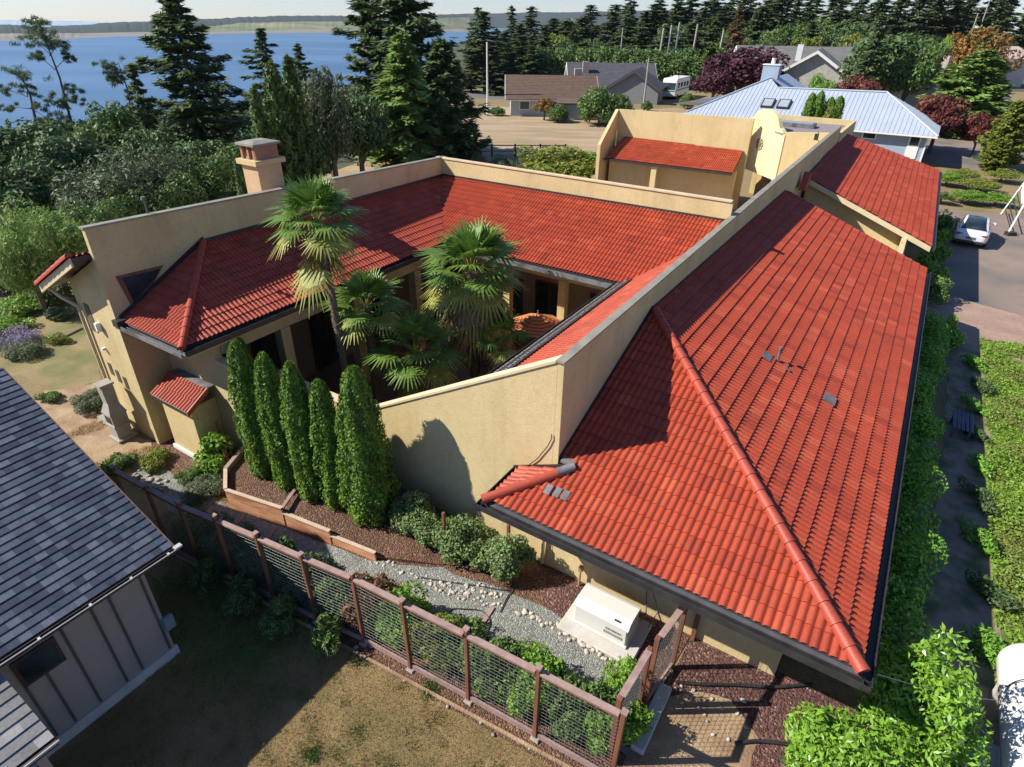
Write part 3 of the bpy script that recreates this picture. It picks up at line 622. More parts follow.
gutter('gutter', W(7.98, -5.86), W(7.98, 1.72), -UV_, 2.70, 0.14, 0.14); eave_flash(W(8.14, -5.75), W(8.14, 1.55), -UV_, 2.735, 0.0, 0.17)
gutter('gutter', W(7.84, 1.58), W(far_a, 1.58), VV_, 2.70, 0.14, 0.14); 
gutter('gutter', W(7.84, -5.76), W(9.40, -5.76), -VV_, 2.70, 0.13, 0.14)
mb = MB(); mb.box(8.0, 9.43, -5.74, 1.56, 2.42, 2.55); mb.box(9.44, far_a - 0.02, 0.5, 1.56, 2.42, 2.55); mb.build('soffit', STUCCO, villa)
mb = MB(); mb.prism([W(far_a, 1.5, 2.62), W(far_a, 1.5, 2.80), W(far_a, -4.64, ridgeZ + 0.05), W(far_a, -4.64, ridgeZ - 0.12)], UV_ * 0.06); mb.build('rake_board', TILE_CAP, villa)
mb = MB(); mb.prism([W(far_a - 0.7, 0.4, 0), W(far_a - 0.7, 0.4, 3.05), W(far_a - 0.7, -4.64, 4.9), W(far_a - 0.7, -4.64, 0)], UV_ * 0.2); mb.build('gable_wall', STUCCO, villa)
# downspout on the front wall
mb = MB(); mb.tube([W(8.2, -4.75, 2.5), W(9.3, -5.0, 2.1), W(9.36, -5.0, 0.1)], 0.045, 8); mb.build('downspout', COPING_PALE, villa)
# patched grey tiles and vent stubs on the great roof
def on_right(a, b, h=0.06): return W(a, b, eave(b) + h)
def on_front(a, b, h=0.06): return W(a, b, 2.75 + SL * (a - 8.05) + h)
nr = (VV_ * SL + ZZ).normalized(); ur = nr.cross(UV_).normalized()
nf = (-UV_ * SL + ZZ).normalized(); uf = nf.cross(VV_).normalized()
def plane_hit(u, v, p0, nn):
    d = ray(u, v); t = (Vector(p0) - CAMP).dot(nn) / d.dot(nn); return CAMP + d * t
for (u, v, s1, s2) in ((766, 358, 0.24, 0.10), (828, 401, 0.26, 0.13), (785, 371, 0.05, 0.08)):
    c = plane_hit(u, v, W(10, 1.5, 2.75), nr); mb = MB(); mb.obox(c + nr * 0.075, UV_ * s1 * 0.75, ur * s2 * 1.2, nr * 0.012); mb.build('tile_patch', FLASH, villa)
for (u, v) in ((549, 491), (558, 494), (566, 497), (568, 471)):
    c = plane_hit(u, v, W(8.05, 0, 2.75), nf); mb = MB(); mb.obox(c + nf * 0.07, VV_ * 0.075, uf * 0.12, nf * 0.012); mb.build('tile_patch', FLASH, villa, bevel=0.01)
c = plane_hit(777, 363, W(10, 1.5, 2.75), nr); mb = MB(); mb.tube([c, c + ZZ * 0.42], 0.035, 10); mb.tube([c + ZZ * 0.40, c + ZZ * 0.47], [0.055, 0.05], 10); mb.build('vent_pipe', FLASH, villa)
# ---- left wing
PZ0, PZ1 = 6.84, 6.45
LB = -17.5
mb = MB(); mb.prism([W(6.95, LB, 0), W(21.5, LB, 0), W(21.5, LB, PZ1), W(6.95, LB, PZ0)], -VV_ * 0.16)
left_par = mb.build('parapet_wall', STUCCO, villa)
mb = MB(); mb.prism([W(6.91, LB + 0.03, PZ0), W(21.8, LB + 0.03, PZ1), W(21.8, LB + 0.03, PZ1 + 0.05), W(6.91, LB + 0.03, PZ0 + 0.05)], -VV_ * 0.22); mb.build('coping', COPING, villa)
LE, LZ, LBE = 7.05, 4.22, -14.55
ls = 0.5
def lz(b): return LZ + ls * (LBE - b)
hipA = LE + (LBE - LB)
VA, VZ = 17.75, LZ                                # where the courtyard eaves meet
mb_top = lz(LB)
backA0, backA1 = VA + (LBE - LB), 0
RS = 0.4; RT = VA + (mb_top - LZ) / RS            # the rear roof meets the rear parapet here
roof('tile_roof', [[W(LE, LBE, LZ), W(VA, LBE, LZ), W(RT, LB, mb_top), W(hipA, LB, mb_top)]], TILE, villa, roll=0.138, tilew=0.276, course=0.30, hroll=0.045, hstep=0.026, deck=GUTTER)
roof('tile_roof', [[W(LE, LB, LZ), W(LE, LBE, LZ), W(hipA, LB, mb_top)]], TILE, villa, roll=0.138, tilew=0.276, course=0.30, hroll=0.045, hstep=0.026, deck=GUTTER)
ridge_caps('ridge_cap', W(LE - 0.05, LBE + 0.05, LZ + 0.02), W(hipA, LB + 0.02, mb_top + 0.03), TILE_CAP, villa, r=0.095)
gutter('gutter', W(LE - 0.02, LBE + 0.07), W(VA, LBE + 0.07), VV_, LZ - 0.02, 0.13, 0.16)
gutter('gutter', W(LE - 0.06, LB + 0.01), W(LE - 0.06, LBE + 0.2), -UV_, LZ - 0.02, 0.12, 0.13, mat=FLASH)
mb = MB(); mb.obox(W(LE - 0.05, LB + 0.12, LZ + 0.02), UV_ * 0.16, VV_ * 0.14, ZZ * 0.09); mb.build('flashing', GUTTER, villa)
mb = MB(); mb.prism([W(LE, LB + 0.012, LZ + 0.02), W(hipA, LB + 0.012, mb_top + 0.05), W(hipA, LB + 0.012, mb_top + 0.2), W(LE, LB + 0.012, LZ + 0.17)], VV_ * 0.03)
mb.prism([W(hipA, LB + 0.012, mb_top), W(RT, LB + 0.012, mb_top), W(RT, LB + 0.012, mb_top + 0.12), W(hipA, LB + 0.012, mb_top + 0.12)], VV_ * 0.03); mb.build('flashing', GUTTER, villa)
mb = MB(); mb.box(LE + 0.03, VA, LB + 0.02, LBE + 0.02, LZ - 0.32, LZ - 0.22); mb.build('soffit', STUCCO, villa)
mb = MB(); mb.box(8.0, 8.22, LB + 0.01, -14.9, 0, LZ - 0.32); mb.build('wall', STUCCO, villa)
mb = MB(); mb.box(8.0, 8.22, -14.899, -13.5, 0, 3.3); mb.box(8.221, 9.42, -13.72, -13.5, 0, 2.9); mb.build('low_wall', STUCCO, villa)
mb = MB(); mb.box(7.97, 8.25, -16.0, -13.47, 3.305, 3.36) if False else mb.box(7.97, 8.25, -14.9, -13.47, 3.305, 3.36); mb.build('wall_cap', COPING_PALE, villa)
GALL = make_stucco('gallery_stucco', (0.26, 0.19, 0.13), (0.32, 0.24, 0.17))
# gallery under the left eave: beam, pillars, recessed wall with tall dark openings
mb = MB(); mb.box(8.24, VA + 0.4, -15.15, -14.85, 3.45, LZ - 0.33); mb.build('beam', STUCCO, villa)
for a in (10.35, 13.35, 16.5): 
    mb = MB(); mb.box(a - 0.17, a + 0.17, -15.17, -14.83, 0, 3.44); mb.build('pillar', STUCCO, villa)
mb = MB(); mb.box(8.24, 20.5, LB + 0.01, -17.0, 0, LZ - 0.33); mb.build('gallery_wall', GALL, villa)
for a in (9.2, 11.2, 13.6, 15.9):
    mb = MB(); mb.box(a - 0.75, a + 0.75, -16.99, -16.95, 0.05, 2.5); g_ = mb.build('window', WOOD_DARK, villa)
    mb = MB(); mb.box(a - 0.68, a - 0.03, -16.94, -16.93, 0.12, 2.43); mb.box(a + 0.03, a + 0.68, -16.94, -16.93, 0.12, 2.43); mb.build('pane', GLASS, g_)
# high window in the tall wall beside the roof
def on_left(a, z, o=0.0): return W(a, LB + o, z)
mb = MB(); mb.prism([on_left(7.30, 5.46, 0.012), on_left(8.62, 5.40, 0.012), on_left(8.30, 5.06, 0.012), on_left(7.46, 4.50, 0.012)], VV_ * 0.02); wnd = mb.build('window', WOOD_RED, villa)
mb = MB(); mb.prism([on_left(7.44, 5.38, 0.035), on_left(8.50, 5.33, 0.035), on_left(8.28, 5.10, 0.035), on_left(7.54, 4.64, 0.035)], VV_ * 0.006); mb.build('pane', GLASS, wnd)
# outer block beyond the tall wall, with its gable, slits, lamp and downspout
mb = MB(); mb.prism([W(7.0, LB - 0.165, 0), W(7.0, LB - 0.165, 6.0), W(7.0, -19.75, 4.95), W(7.0, -19.75, 0)], UV_ * 14.0); mb.build('gable_wall', STUCCO, villa)
roof('tile_roof', [[W(6.5, -20.3, 4.86), W(21, -20.3, 4.86), W(21, LB - 0.17, 6.17), W(6.5, LB - 0.17, 6.17)]], TILE, villa, deck=GUTTER)
mb = MB(); mb.prism([W(6.44, -20.35, 4.62), W(6.44, -20.35, 4.86), W(6.44, LB - 0.18, 6.17), W(6.44, LB - 0.18, 5.93)], UV_ * 0.05); mb.build('rake_board', COPING_PALE, villa)
ridge_caps('rake_cap', W(6.46, -20.35, 4.88), W(6.46, LB - 0.18, 6.20), TILE_CAP, villa, r=0.1, seg=0.4)
mb = MB(); mb.tube([W(6.62, -20.3, 4.75), W(6.75, -20.0, 4.45), W(6.93, -19.6, 4.2), W(6.93, -19.6, 3.8), W(6.93, -19.6, 0.1)], 0.05, 8); mb.build('downspout', COPING_PALE, villa)
mb = MB(); mb.box(6.985, 7.05, -19.36, -19.06, 3.45, 4.35); mb.build('window', mat_plain('slit_shadow', (0.10, 0.085, 0.06), 0.8), villa)
for b_, z_ in ((-19.12, 2.0), (-18.78, 1.85), (-18.42, 1.72)):
    mb = MB(); mb.box(6.985, 7.05, b_ - 0.09, b_ + 0.09, z_, z_ + 0.42); mb.build('window', GLASS, villa)
mb = MB(); mb.obox(W(6.93, -18.75, 3.75), UV_ * 0.07, VV_ * 0.07, ZZ * 0.14); mb.build('wall_lamp', WHITEP, villa, bevel=0.02)
mb = MB(); mb.obox(W(6.95, -19.0, 2.95), UV_ * 0.05, VV_ * 0.04, ZZ * 0.04); mb.build('wall_vent', WHITEP, villa)
# bump-out with its own small roof
mb = MB(); mb.box(7.2, 7.99, -17.0, -15.45, 0, 1.95); bo = mb.build('bay_wall', STUCCO, villa)
roof('tile_roof', [[W(7.02, -17.1, 1.98), W(7.02, -15.3, 1.98), W(7.72, -15.3, 2.42), W(7.72, -17.1, 2.42)]], TILE, villa, roll=0.13, tilew=0.26, course=0.36, deck=GUTTER)
mb = MB(); mb.box(7.72, 7.99, -17.1, -15.3, 2.36, 2.43); mb.build('flashing', FLASH, villa)
mb = MB(); mb.prism([W(7.0, -15.29, 1.86), W(7.0, -15.29, 2.02), W(7.74, -15.29, 2.46), W(7.74, -15.29, 2.30)], VV_ * 0.05); mb.build('rake_board', TILE_CAP, villa)
mb = MB(); mb.box(7.14, 7.18, -17.02, -15.4, 1.72, 1.84); mb.box(7.12, 7.19, -17.02, -15.42, 0, 0.14); mb.build('trim', WHITEP, villa)
# chimney with its open crown
CA0, CA1, CB0, CB1 = 12.83, 13.78, -18.98, -18.2
ch = MB(); ch.box(CA0, CA1, CB0, CB1, 4.5, 7.40); chim = ch.build('chimney', make_stucco('chimney_stucco', (0.54, 0.405, 0.23), (0.60, 0.46, 0.28)), villa)
CHB = mat_noise('chimney_brick', (0.32, 0.16, 0.10), (0.40, 0.20, 0.13), 4, 0.85, 0.004, 30)
mb = MB(); mb.box(CA0 - 0.12, CA1 + 0.12, CB0 - 0.12, CB1 + 0.12, 7.405, 7.56); mb.build('chimney_band', STUCCO, chim)
mb = MB()

mb.box(CA0 + 0.03, CA1 - 0.03, CB1 - 0.12, CB1 - 0.02, 7.565, 7.98)
for b_ in (CB0 + 0.02, CB0 + 0.34, CB1 - 0.16): mb.box(CA0 + 0.02, CA0 + 0.13, b_, b_ + 0.1, 7.565, 7.982)
mb.build('chimney_crown', CHB, chim)
mb = MB(); mb.box(CA0 + 0.2, CA1 - 0.1, CB0 + 0.2, CB1 - 0.16, 7.565, 7.9); mb.build('chimney_flue', DARK, chim)
mb = MB(); c0 = [W(CA0 - 0.07, CB0 - 0.07, 7.99), W(CA1 + 0.07, CB0 - 0.07, 7.99), W(CA1 + 0.07, CB1 + 0.07, 7.99), W(CA0 - 0.07, CB1 + 0.07, 7.99)]
c1 = [p + ZZ * 0.07 for p in c0]; c2 = [W(CA0 + 0.2, CB0 + 0.2, 8.13), W(CA1 - 0.2, CB0 + 0.2, 8.13), W(CA1 - 0.2, CB1 - 0.2, 8.13), W(CA0 + 0.2, CB1 - 0.2, 8.13)]
mb.add(c0 + c1 + c2, [(3, 2, 1, 0)] + [(i, (i + 1) % 4, 4 + (i + 1) % 4, 4 + i) for i in range(4)] + [(4 + i, 4 + (i + 1) % 4, 8 + (i + 1) % 4, 8 + i) for i in range(4)] + [(8, 9, 10, 11)]); mb.build('chimney_cap', COPING, chim)
mb = MB(); pm = W(8.7, LB - 0.15, 6.8); mb.tube([pm, pm + ZZ * 0.42], 0.02, 6); mb.tube([pm + ZZ * 0.42, pm + ZZ * 0.5], [0.07, 0.06], 8); mb.build('roof_lamp', FLASH, villa)
# ---- rear wing
RZ = LZ
rr_top_a = RT
P1L = -4.93
mb = MB(); mb.prism([W(21.5, LB - 0.28, 0), W(21.5, LB - 0.28, PZ1), W(21.5, P1L, 6.40), W(21.5, P1L, 0)], UV_ * 0.16); mb.build('parapet_wall', STUCCO, villa)
mb = MB(); mb.prism([W(21.46, LB - 0.3, PZ1 + 0.003), W(21.46, P1L - .04, 6.405), W(21.46, P1L - .04, 6.455), W(21.46, LB - 0.3, PZ1 + 0.053)], UV_ * 0.22); mb.build('coping', COPING_PALE, villa)
CE = -7.0                                         # eave of the courtyard roof on the long wall
cs = (5.42 - LZ) / (P1L - CE)                     # its slope
VR = VA + (5.42 - LZ) / RS
roof('tile_roof', [[W(VA, LBE, LZ), W(VA, CE, LZ), W(VR, P1L, 5.42), W(21.49, P1L, LZ + RS * (21.49 - VA)), W(21.49, LB, LZ + RS * (21.49 - VA))]], TILE, villa, roll=0.138, tilew=0.276, course=0.30, hroll=0.045, hstep=0.026, deck=GUTTER)
mb = MB(); mb.prism([W(21.485, LB, 5.70), W(21.485, P1L, 5.70), W(21.485, P1L, 5.83), W(21.485, LB, 5.83)], -UV_ * 0.02); mb.build('flashing', GUTTER, villa)
mb = MB(); mb.prism([W(VA + 0.03, LBE, LZ + 0.035), W(VA + 0.12, LBE - 0.09, LZ + 0.035), W(RT + 0.03, LB + 0.03, mb_top + 0.05), W(RT - 0.06, LB + 0.03, mb_top + 0.05)], ZZ * 0.02); mb.build('valley_flashing', GUTTER, villa)
gutter('gutter', W(VA - 0.06, LBE), W(VA - 0.1, CE), -UV_, LZ - 0.02, 0.16, 0.14, mat=FLASH)
mb = MB(); mb.box(VA, 20.6, LBE - 2, CE + 0.4, LZ - 0.3, LZ - 0.2); mb.build('soffit', STUCCO, villa)
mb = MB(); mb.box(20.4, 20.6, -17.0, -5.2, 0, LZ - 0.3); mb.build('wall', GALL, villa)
mb = MB(); mb.box(18.65, 18.88, LBE, CE, 3.45, LZ - 0.3); mb.build('beam', STUCCO, villa)
for b_ in (-14.2, -12.2, -9.75, -7.6):
    mb = MB(); mb.box(18.62, 18.9, b_ - 0.15, b_ + 0.15, 0, 3.44); mb.build('pillar', STUCCO, villa)
for b_ in (-13.2, -11.2, -8.7):
    mb = MB(); mb.box(20.35, 20.395, b_ - 0.7, b_ + 0.7, 0.3, 2.5); g_ = mb.build('window', WOOD_DARK, villa)
    mb = MB(); mb.box(20.33, 20.345, b_ - 0.63, b_ - 0.03, 0.38, 2.42); mb.box(20.33, 20.345, b_ + 0.03, b_ + 0.63, 0.38, 2.42); mb.build('pane', GLASS, g_)
# courtyard roof on the inner side of the long wall, edged by a wide perforated gutter guard
roof('tile_roof', [[W(9.66, CE, LZ), W(VA, CE, LZ), W(VR, P1L - 0.005, 5.42), W(9.66, P1L - 0.005, 5.42)]], TILE, villa, roll=0.138, tilew=0.276, course=0.30, hroll=0.045, hstep=0.026, deck=GUTTER)
m, n, l, p = newmat('perforated_guard'); pos = wpos(n)
mp = n.new('ShaderNodeMapping'); mp.inputs['Rotation'].default_value = (0, 0, YAW); l.new(pos, mp.inputs['Vector'])
vo = n.new('ShaderNodeTexVoronoi'); vo.inputs['Scale'].default_value = 9; vo.inputs['Randomness'].default_value = 0.25; l.new(mp.outputs[0], vo.inputs['Vector'])
r = ramp(n, [(0.28, (0.30, 0.27, 0.21)), (0.36, (0.03, 0.028, 0.028))]); l.new(vo.outputs['Distance'], r.inputs[0]); l.new(r.outputs[0], p.inputs['Base Color']); p.inputs['Roughness'].default_value = 0.6
GUARD = m
mb = MB(); mb.prism([W(9.66, CE - 0.26, LZ - 0.02), W(VA + 0.1, CE - 0.26, LZ - 0.02), W(VA + 0.1, CE + 0.22, LZ + 0.20), W(9.66, CE + 0.22, LZ + 0.20)], ZZ * 0.015); mb.build('gutter_guard', GUARD, villa)
gutter('gutter', W(9.66, CE - 0.2), W(VA - 0.1, CE - 0.2), -VV_, LZ - 0.0, 0.14, 0.16)
mb = MB(); mb.box(9.66, VA, CE + 0.22, CE + 0.25, LZ + 0.14, LZ + 0.26); mb.build('guard_edge', GUTTER, villa)
mb = MB(); mb.box(9.66, 18.9, -6.1, -5.9, 0, LZ); mb.build('wall', STUCCO, villa)
# ---- far right wing
r2z0 = 5.0
mb = MB(); far2 = [W(34.0, 1.55, 2.75), W(51.5, 1.2, 3.35), W(47.3, -4.63, 5.68), W(34.9, -4.63, 4.96)]
roof('tile_roof', [[far2[0], far2[1], far2[2]], ], TILE, villa, deck=GUTTER, thick=0.1) if False else None
def hitplane3(p0, p1, p2):
    return (Vector(p1) - Vector(p0)).cross(Vector(p2) - Vector(p0)).normalized()
n2 = hitplane3(far2[0], far2[3], far2[1]); 
far2[2] = plane_hit(843, 133, far2[0], n2)
roof('tile_roof', [far2], TILE, villa, hstep=0.046, deck=GUTTER, thick=0.1)
d2 = (far2[1] - far2[0]); o2 = d2.cross(ZZ).normalized()
mb = MB(); mb.prism([far2[0] + o2 * x + ZZ * y for x, y in ((0.08, -0.05), (0.2, -0.05), (0.2, -0.18), (0.08, -0.18))], d2); mb.build('gutter', GUTTER, villa)
mb = MB(); dr = far2[3] - far2[0]; mb.prism([far2[0] + ZZ * 0.02, far2[0] - ZZ * 0.22, far2[3] - ZZ * 0.22, far2[3] + ZZ * 0.02], -UV_ * 0.06); mb.build('rake_board', COPING_PALE, villa)
mb = MB(); mb.prism([W(35.0, 0.6, 0), W(35.0, 0.6, 2.9), W(35.3, -4.6, 4.7), W(35.3, -4.6, 0)], UV_ * 0.2); mb.box(35.3, 50.5, 0.4, 0.6, 0, 3.0); mb.build('wall', STUCCO, villa)
mb = MB(); mb.box(30.4, 35.0, -0.7, -0.5, 0, 2.3); mb.build('low_wall', STUCCO, villa)
mb = MB(); mb.prism([W(33.0, -4.64, 4.7), W(34.3, -4.64, 4.7), W(33.6, -4.64, 5.5)], VV_ * 0.3); mb.build('buttress', TILE_CAP, villa)
# ---- small wing beyond the rear wing, and the corner entrance
SA, SZ = 46.6, 6.05
mb = MB(); mb.prism([W(SA, -20.4, 0), W(SA, -20.4, SZ), W(SA, -10.4, SZ + 0.1), W(SA, -10.4, 0)], UV_ * 0.25); mb.build('parapet_wall', STUCCO, villa)
mb = MB(); mb.prism([W(SA, -20.42, 0), W(SA, -20.42, SZ), W(43.0, -20.02, 4.0), W(43.0, -20.02, 0)], -VV_ * 0.25); mb.build('wall', STUCCO, villa)
def plane_hit2(p, a, b, c):
    nn = (b - a).cross(c - a).normalized(); return p + ZZ * ((a - p).dot(nn) / nn.z)
sr0, sr1 = W(43.6, -19.9, 3.0), W(43.9, -10.5, 3.0)
sr3 = W(46.58, -19.7, 4.15); sr2 = plane_hit2(W(46.58, -10.7, 4.2), sr0, sr1, sr3)
roof('tile_roof', [[sr0, sr1, sr2, sr3]], TILE, villa, roll=0.138, tilew=0.276, course=0.30, hroll=0.045, hstep=0.026, deck=GUTTER)
mb = MB(); mb.prism([sr0 - UV_ * 0.05 + ZZ * 0, sr0 - UV_ * 0.18, sr0 - UV_ * 0.18 - ZZ * 0.13, sr0 - UV_ * 0.05 - ZZ * 0.13], sr1 - sr0); mb.build('gutter', GUTTER, villa)
mb = MB(); mb.prism([W(44.6, -19.9, 0), W(44.6, -19.9, 2.95), W(44.9, -10.5, 2.95), W(44.9, -10.5, 0)], UV_ * 0.2); mb.build('wall', STUCCO, villa)
mb = MB(); mb.box(43.7, 44.0, -16.2, -15.8, 0, 2.85); mb.build('pillar', STUCCO, villa)
# diagonal entrance front with its curved gable
e0 = W(48.5, -11.55, 0); e1 = W(45.5, -8.0, 0); ed = (e1 - e0); eL = ed.length; edn = ed.normalized(); eo = Vector((edn.y, -edn.x, 0))
if eo.dot(UV_) < 0: eo = -eo
prof = [(0, 2.75), (0, 5.55)]
for k in range(7): t_ = k / 6; prof.append((0.25 + 0.45 * t_, 5.6 + 0.28 * math.sin(t_ * math.pi / 2)))
for k in range(1, 12): t_ = math.pi * (1 - k / 12); prof.append((eL * 0.52 + math.cos(t_) * (eL * 0.30), 5.95 + math.sin(t_) * 0.82))
for k in range(7): t_ = 1 - k / 6; prof.append((eL - 0.2 - 0.45 * t_, 5.55 + 0.25 * math.sin(t_ * math.pi / 2)))
prof += [(eL, 5.45), (eL, 2.55)]
mb = MB(); mb.prism([e0 + edn * x + ZZ * z for x, z in prof], eo * 0.3); mb.build('entrance_gable', make_stucco('sunlit_stucco', (0.66, 0.54, 0.31), (0.74, 0.62, 0.38)), villa)  # paler copy of the stucco, sunlight on this front put into its colour
mb = MB(); cc = e0 + edn * (eL * 0.50) + ZZ * 4.55 - eo * 0.03; rosette = MB()
for k in range(8):
    t_ = k * math.pi / 4; p_ = cc + edn * math.cos(t_) * 0.27 + ZZ * math.sin(t_) * 0.27
    rosette.tube([p_ + (edn * math.cos(j * math.pi / 5) + ZZ * math.sin(j * math.pi / 5)) * 0.11 for j in range(11)], 0.028, 5, caps=False)
rosette.tube([cc + (edn * math.cos(j * math.pi / 8) + ZZ * math.sin(j * math.pi / 8)) * 0.16 for j in range(17)], 0.03, 5, caps=False)
rosette.tube([cc - eo * 0.02, cc + eo * 0.02], 0.08, 10); rosette.build('rosette', mat_plain('rosette_iron', (0.22, 0.16, 0.09), 0.6), villa)
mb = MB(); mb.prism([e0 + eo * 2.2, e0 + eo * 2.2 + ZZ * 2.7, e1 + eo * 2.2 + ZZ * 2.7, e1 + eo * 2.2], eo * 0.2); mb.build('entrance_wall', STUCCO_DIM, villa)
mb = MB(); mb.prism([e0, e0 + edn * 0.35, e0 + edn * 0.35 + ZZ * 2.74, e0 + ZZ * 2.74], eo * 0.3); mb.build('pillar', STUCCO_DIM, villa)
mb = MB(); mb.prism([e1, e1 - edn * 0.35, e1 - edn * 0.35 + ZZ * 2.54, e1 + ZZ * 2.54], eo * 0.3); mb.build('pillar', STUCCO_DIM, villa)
mb = MB(); mb.prism([W(45.55, -7.99, 0), W(45.55, -7.99, 5.62), W(45.55, P1L, 5.85), W(45.55, P1L, 0)], UV_ * 0.25); mb.build('wall', STUCCO, villa)
mb = MB(); mb.prism([W(45.6, -8.2, 5.45), W(48.2, -10.9, 5.45), W(52.5, -10.9, 5.45), W(52.5, -4.95, 5.45), W(45.6, -4.95, 5.45)], ZZ * 0.1); mb.build('flat_roof', mat_plain('flat_roof_felt', (0.24, 0.20, 0.20), 0.8), villa)
mb = MB(); mb.box(52.5, 52.75, -11.0, -4.7, 0, 5.9); mb.box(45.44, 52.5, -4.915, -4.7, 0, 5.9); mb.build('parapet_wall', STUCCO, villa)
mb = MB(); mb.box(49.0, 50.3, -9.6, -6.9, 5.56, 5.8); sky_ = mb.build('skylight', FLASH, villa)
mb = MB(); mb.box(49.1, 50.2, -9.5, -7.0, 5.803, 5.84); mb.build('pane', mat_plain('skylight_pane', (0.3, 0.29, 0.30), 0.2), sky_)
mb = MB(); pl = D(771, 178, 34.0); mb.tube([W(40, -5.0, 5.9), W(40, -5.25, 6.1), W(40, -5.3, 6.5)], 0.02, 6); mb.obox(W(40, -5.35, 6.25), UV_ * 0.1, VV_ * 0.1, ZZ * 0.16); mb.build('wall_lantern', GUTTER, villa)
# thin dark cable scratched across the yellow wall
mb = MB(); 
cps = []
for (u, v) in ((522, 470), (527, 466), (537, 459), (548, 446), (552, 438), (552, 434)):
    cps.append(plane_hit(u, v, W(9.40, 0, 0), UV_) - UV_ * 0.015)
mb.tube(cps, 0.011, 5); tag(mb.build('cable', DARK, None, org=cps[0]), 'thin dark cable trailing up the sunlit yellow wall', 'cable')
# ------------------------------------------------------------------ the neighbouring house at the lower left
SHING = mat_tile('slate_shingle', (0.052, 0.068, 0.100), (0.030, 0.040, 0.062), (0.115, 0.135, 0.17), None, rough=0.85)
for nd in SHING.node_tree.nodes:
    if nd.type == 'VALTORGB' and len(nd.color_ramp.elements) == 4:
        nd.color_ramp.elements[1].position = 0.35; nd.color_ramp.elements[2].position = 0.65; nd.color_ramp.elements[2].color = (0.075, 0.092, 0.125, 1)
SIDING = mat_noise('taupe_siding', (0.31, 0.265, 0.225), (0.35, 0.30, 0.255), 1.5, 0.8, 0.002, 40)
nb = thing('shingled_house', W(0, -12), 'grey board and batten house with dark slate shingle roof at lower left', 'house')
NE, NS = 2.8, 0.44
def nz(b): return NE + NS * (-9.95 - b)
br = -15.13
roof('shingle_roof', [([W(-14, -9.95, NE), W(3.56, -9.95, NE), W(3.56, br, nz(br)), W(-14, br, nz(br))], (W(3.56, -9.95, NE), W(-14, -9.95, NE)))], SHING, nb, roll=0.17, course=0.165, hroll=0, hstep=0.018, style='shingle', tilew=0.17, deck=WOOD_DARK)
roof('shingle_roof', [[W(-14, -20.3, NE), W(3.56, -20.3, NE), W(3.56, br, nz(br)), W(-14, br, nz(br))]], SHING, nb, roll=0.17, course=0.165, hroll=0, hstep=0.018, style='shingle', tilew=0.17, deck=WOOD_DARK)
mb = MB(); mb.box(-14, 3.02, -19.9, -10.2, 0.0, NE - 0.16); mb.prism([W(3.02, -19.9, NE - 0.16), W(3.02, -10.2, NE - 0.16), W(3.02, br, nz(br) - 0.2)], -UV_ * 17); mb.build('wall', SIDING, nb)
BATT = mat_plain('dark_batten', (0.085, 0.072, 0.062), 0.8)
for a in (2.93, 2.36, 2.05, 1.55, 1.1, 0.78, 0.42, 0.05, -0.5, -1.0):
    mb = MB(); mb.box(a - 0.02, a + 0.02, -10.199, -10.17, 0.28, NE - 0.2 if not 0.7 < a < 1.4 else 1.72); mb.build('batten', BATT, nb)
mb = MB(); mb.box(-14, 3.06, -10.199, -10.14, 0.0, 0.26); mb.build('plinth', CONC, nb)
mb = MB(); mb.box(0.76, 1.42, -10.2, -10.15, 1.74, 2.36); w1 = mb.build('window', WOOD_DARK, nb)
mb = MB(); mb.box(0.82, 1.36, -10.149, -10.14, 1.80, 2.30); mb.build('pane', GLASS, w1)
NG = mat_plain('white_gutter', (0.45, 0.43, 0.40), 0.5)
mb = MB(); mb.prism([W(-14, -9.90, NE - 0.06), W(-14, -9.80, NE - 0.06), W(-14, -9.80, NE + 0.01), W(-14, -9.815, NE + 0.01), W(-14, -9.815, NE - 0.045), W(-14, -9.885, NE - 0.045), W(-14, -9.885, NE - 0.005), W(-14, -9.90, NE - 0.005)], UV_ * 17.6); mb.build('gutter', GUTTER, nb)
mb = MB(); mb.box(-14, 3.6, -9.80, -9.79, NE - 0.006, NE + 0.010); mb.build('gutter_lip', NG, nb)
for a in (3.4, 2.7, 2.0, 1.2, 0.5):
    mb = MB(); mb.obox(W(a, -9.80, NE + 0.015), UV_ * 0.02, VV_ * 0.03, ZZ * 0.012); mb.build('gutter_bracket', NG, nb)
mb = MB(); mb.prism([W(3.56, -9.93, NE - 0.17), W(3.56, -9.93, NE), W(3.56, br, nz(br)), W(3.56, br, nz(br) - 0.18)], UV_ * 0.035); mb.build('rake_board', mat_plain('brown_trim', (0.16, 0.10, 0.07), 0.7), nb)
mb = MB(); mb.obox(W(3.60, -9.83, NE + 0.02), UV_ * 0.07, VV_ * 0.05, ZZ * 0.02); mb.build('gutter_end', NG, nb)
mb = MB(); mb.obox(W(3.08, -10.15, 0.95), UV_ * 0.1, VV_ * 0.05, ZZ * 0.16); mb.build('meter_box', mat_plain('bluish_grey_box', (0.17, 0.25, 0.27), 0.5), nb, bevel=0.01)
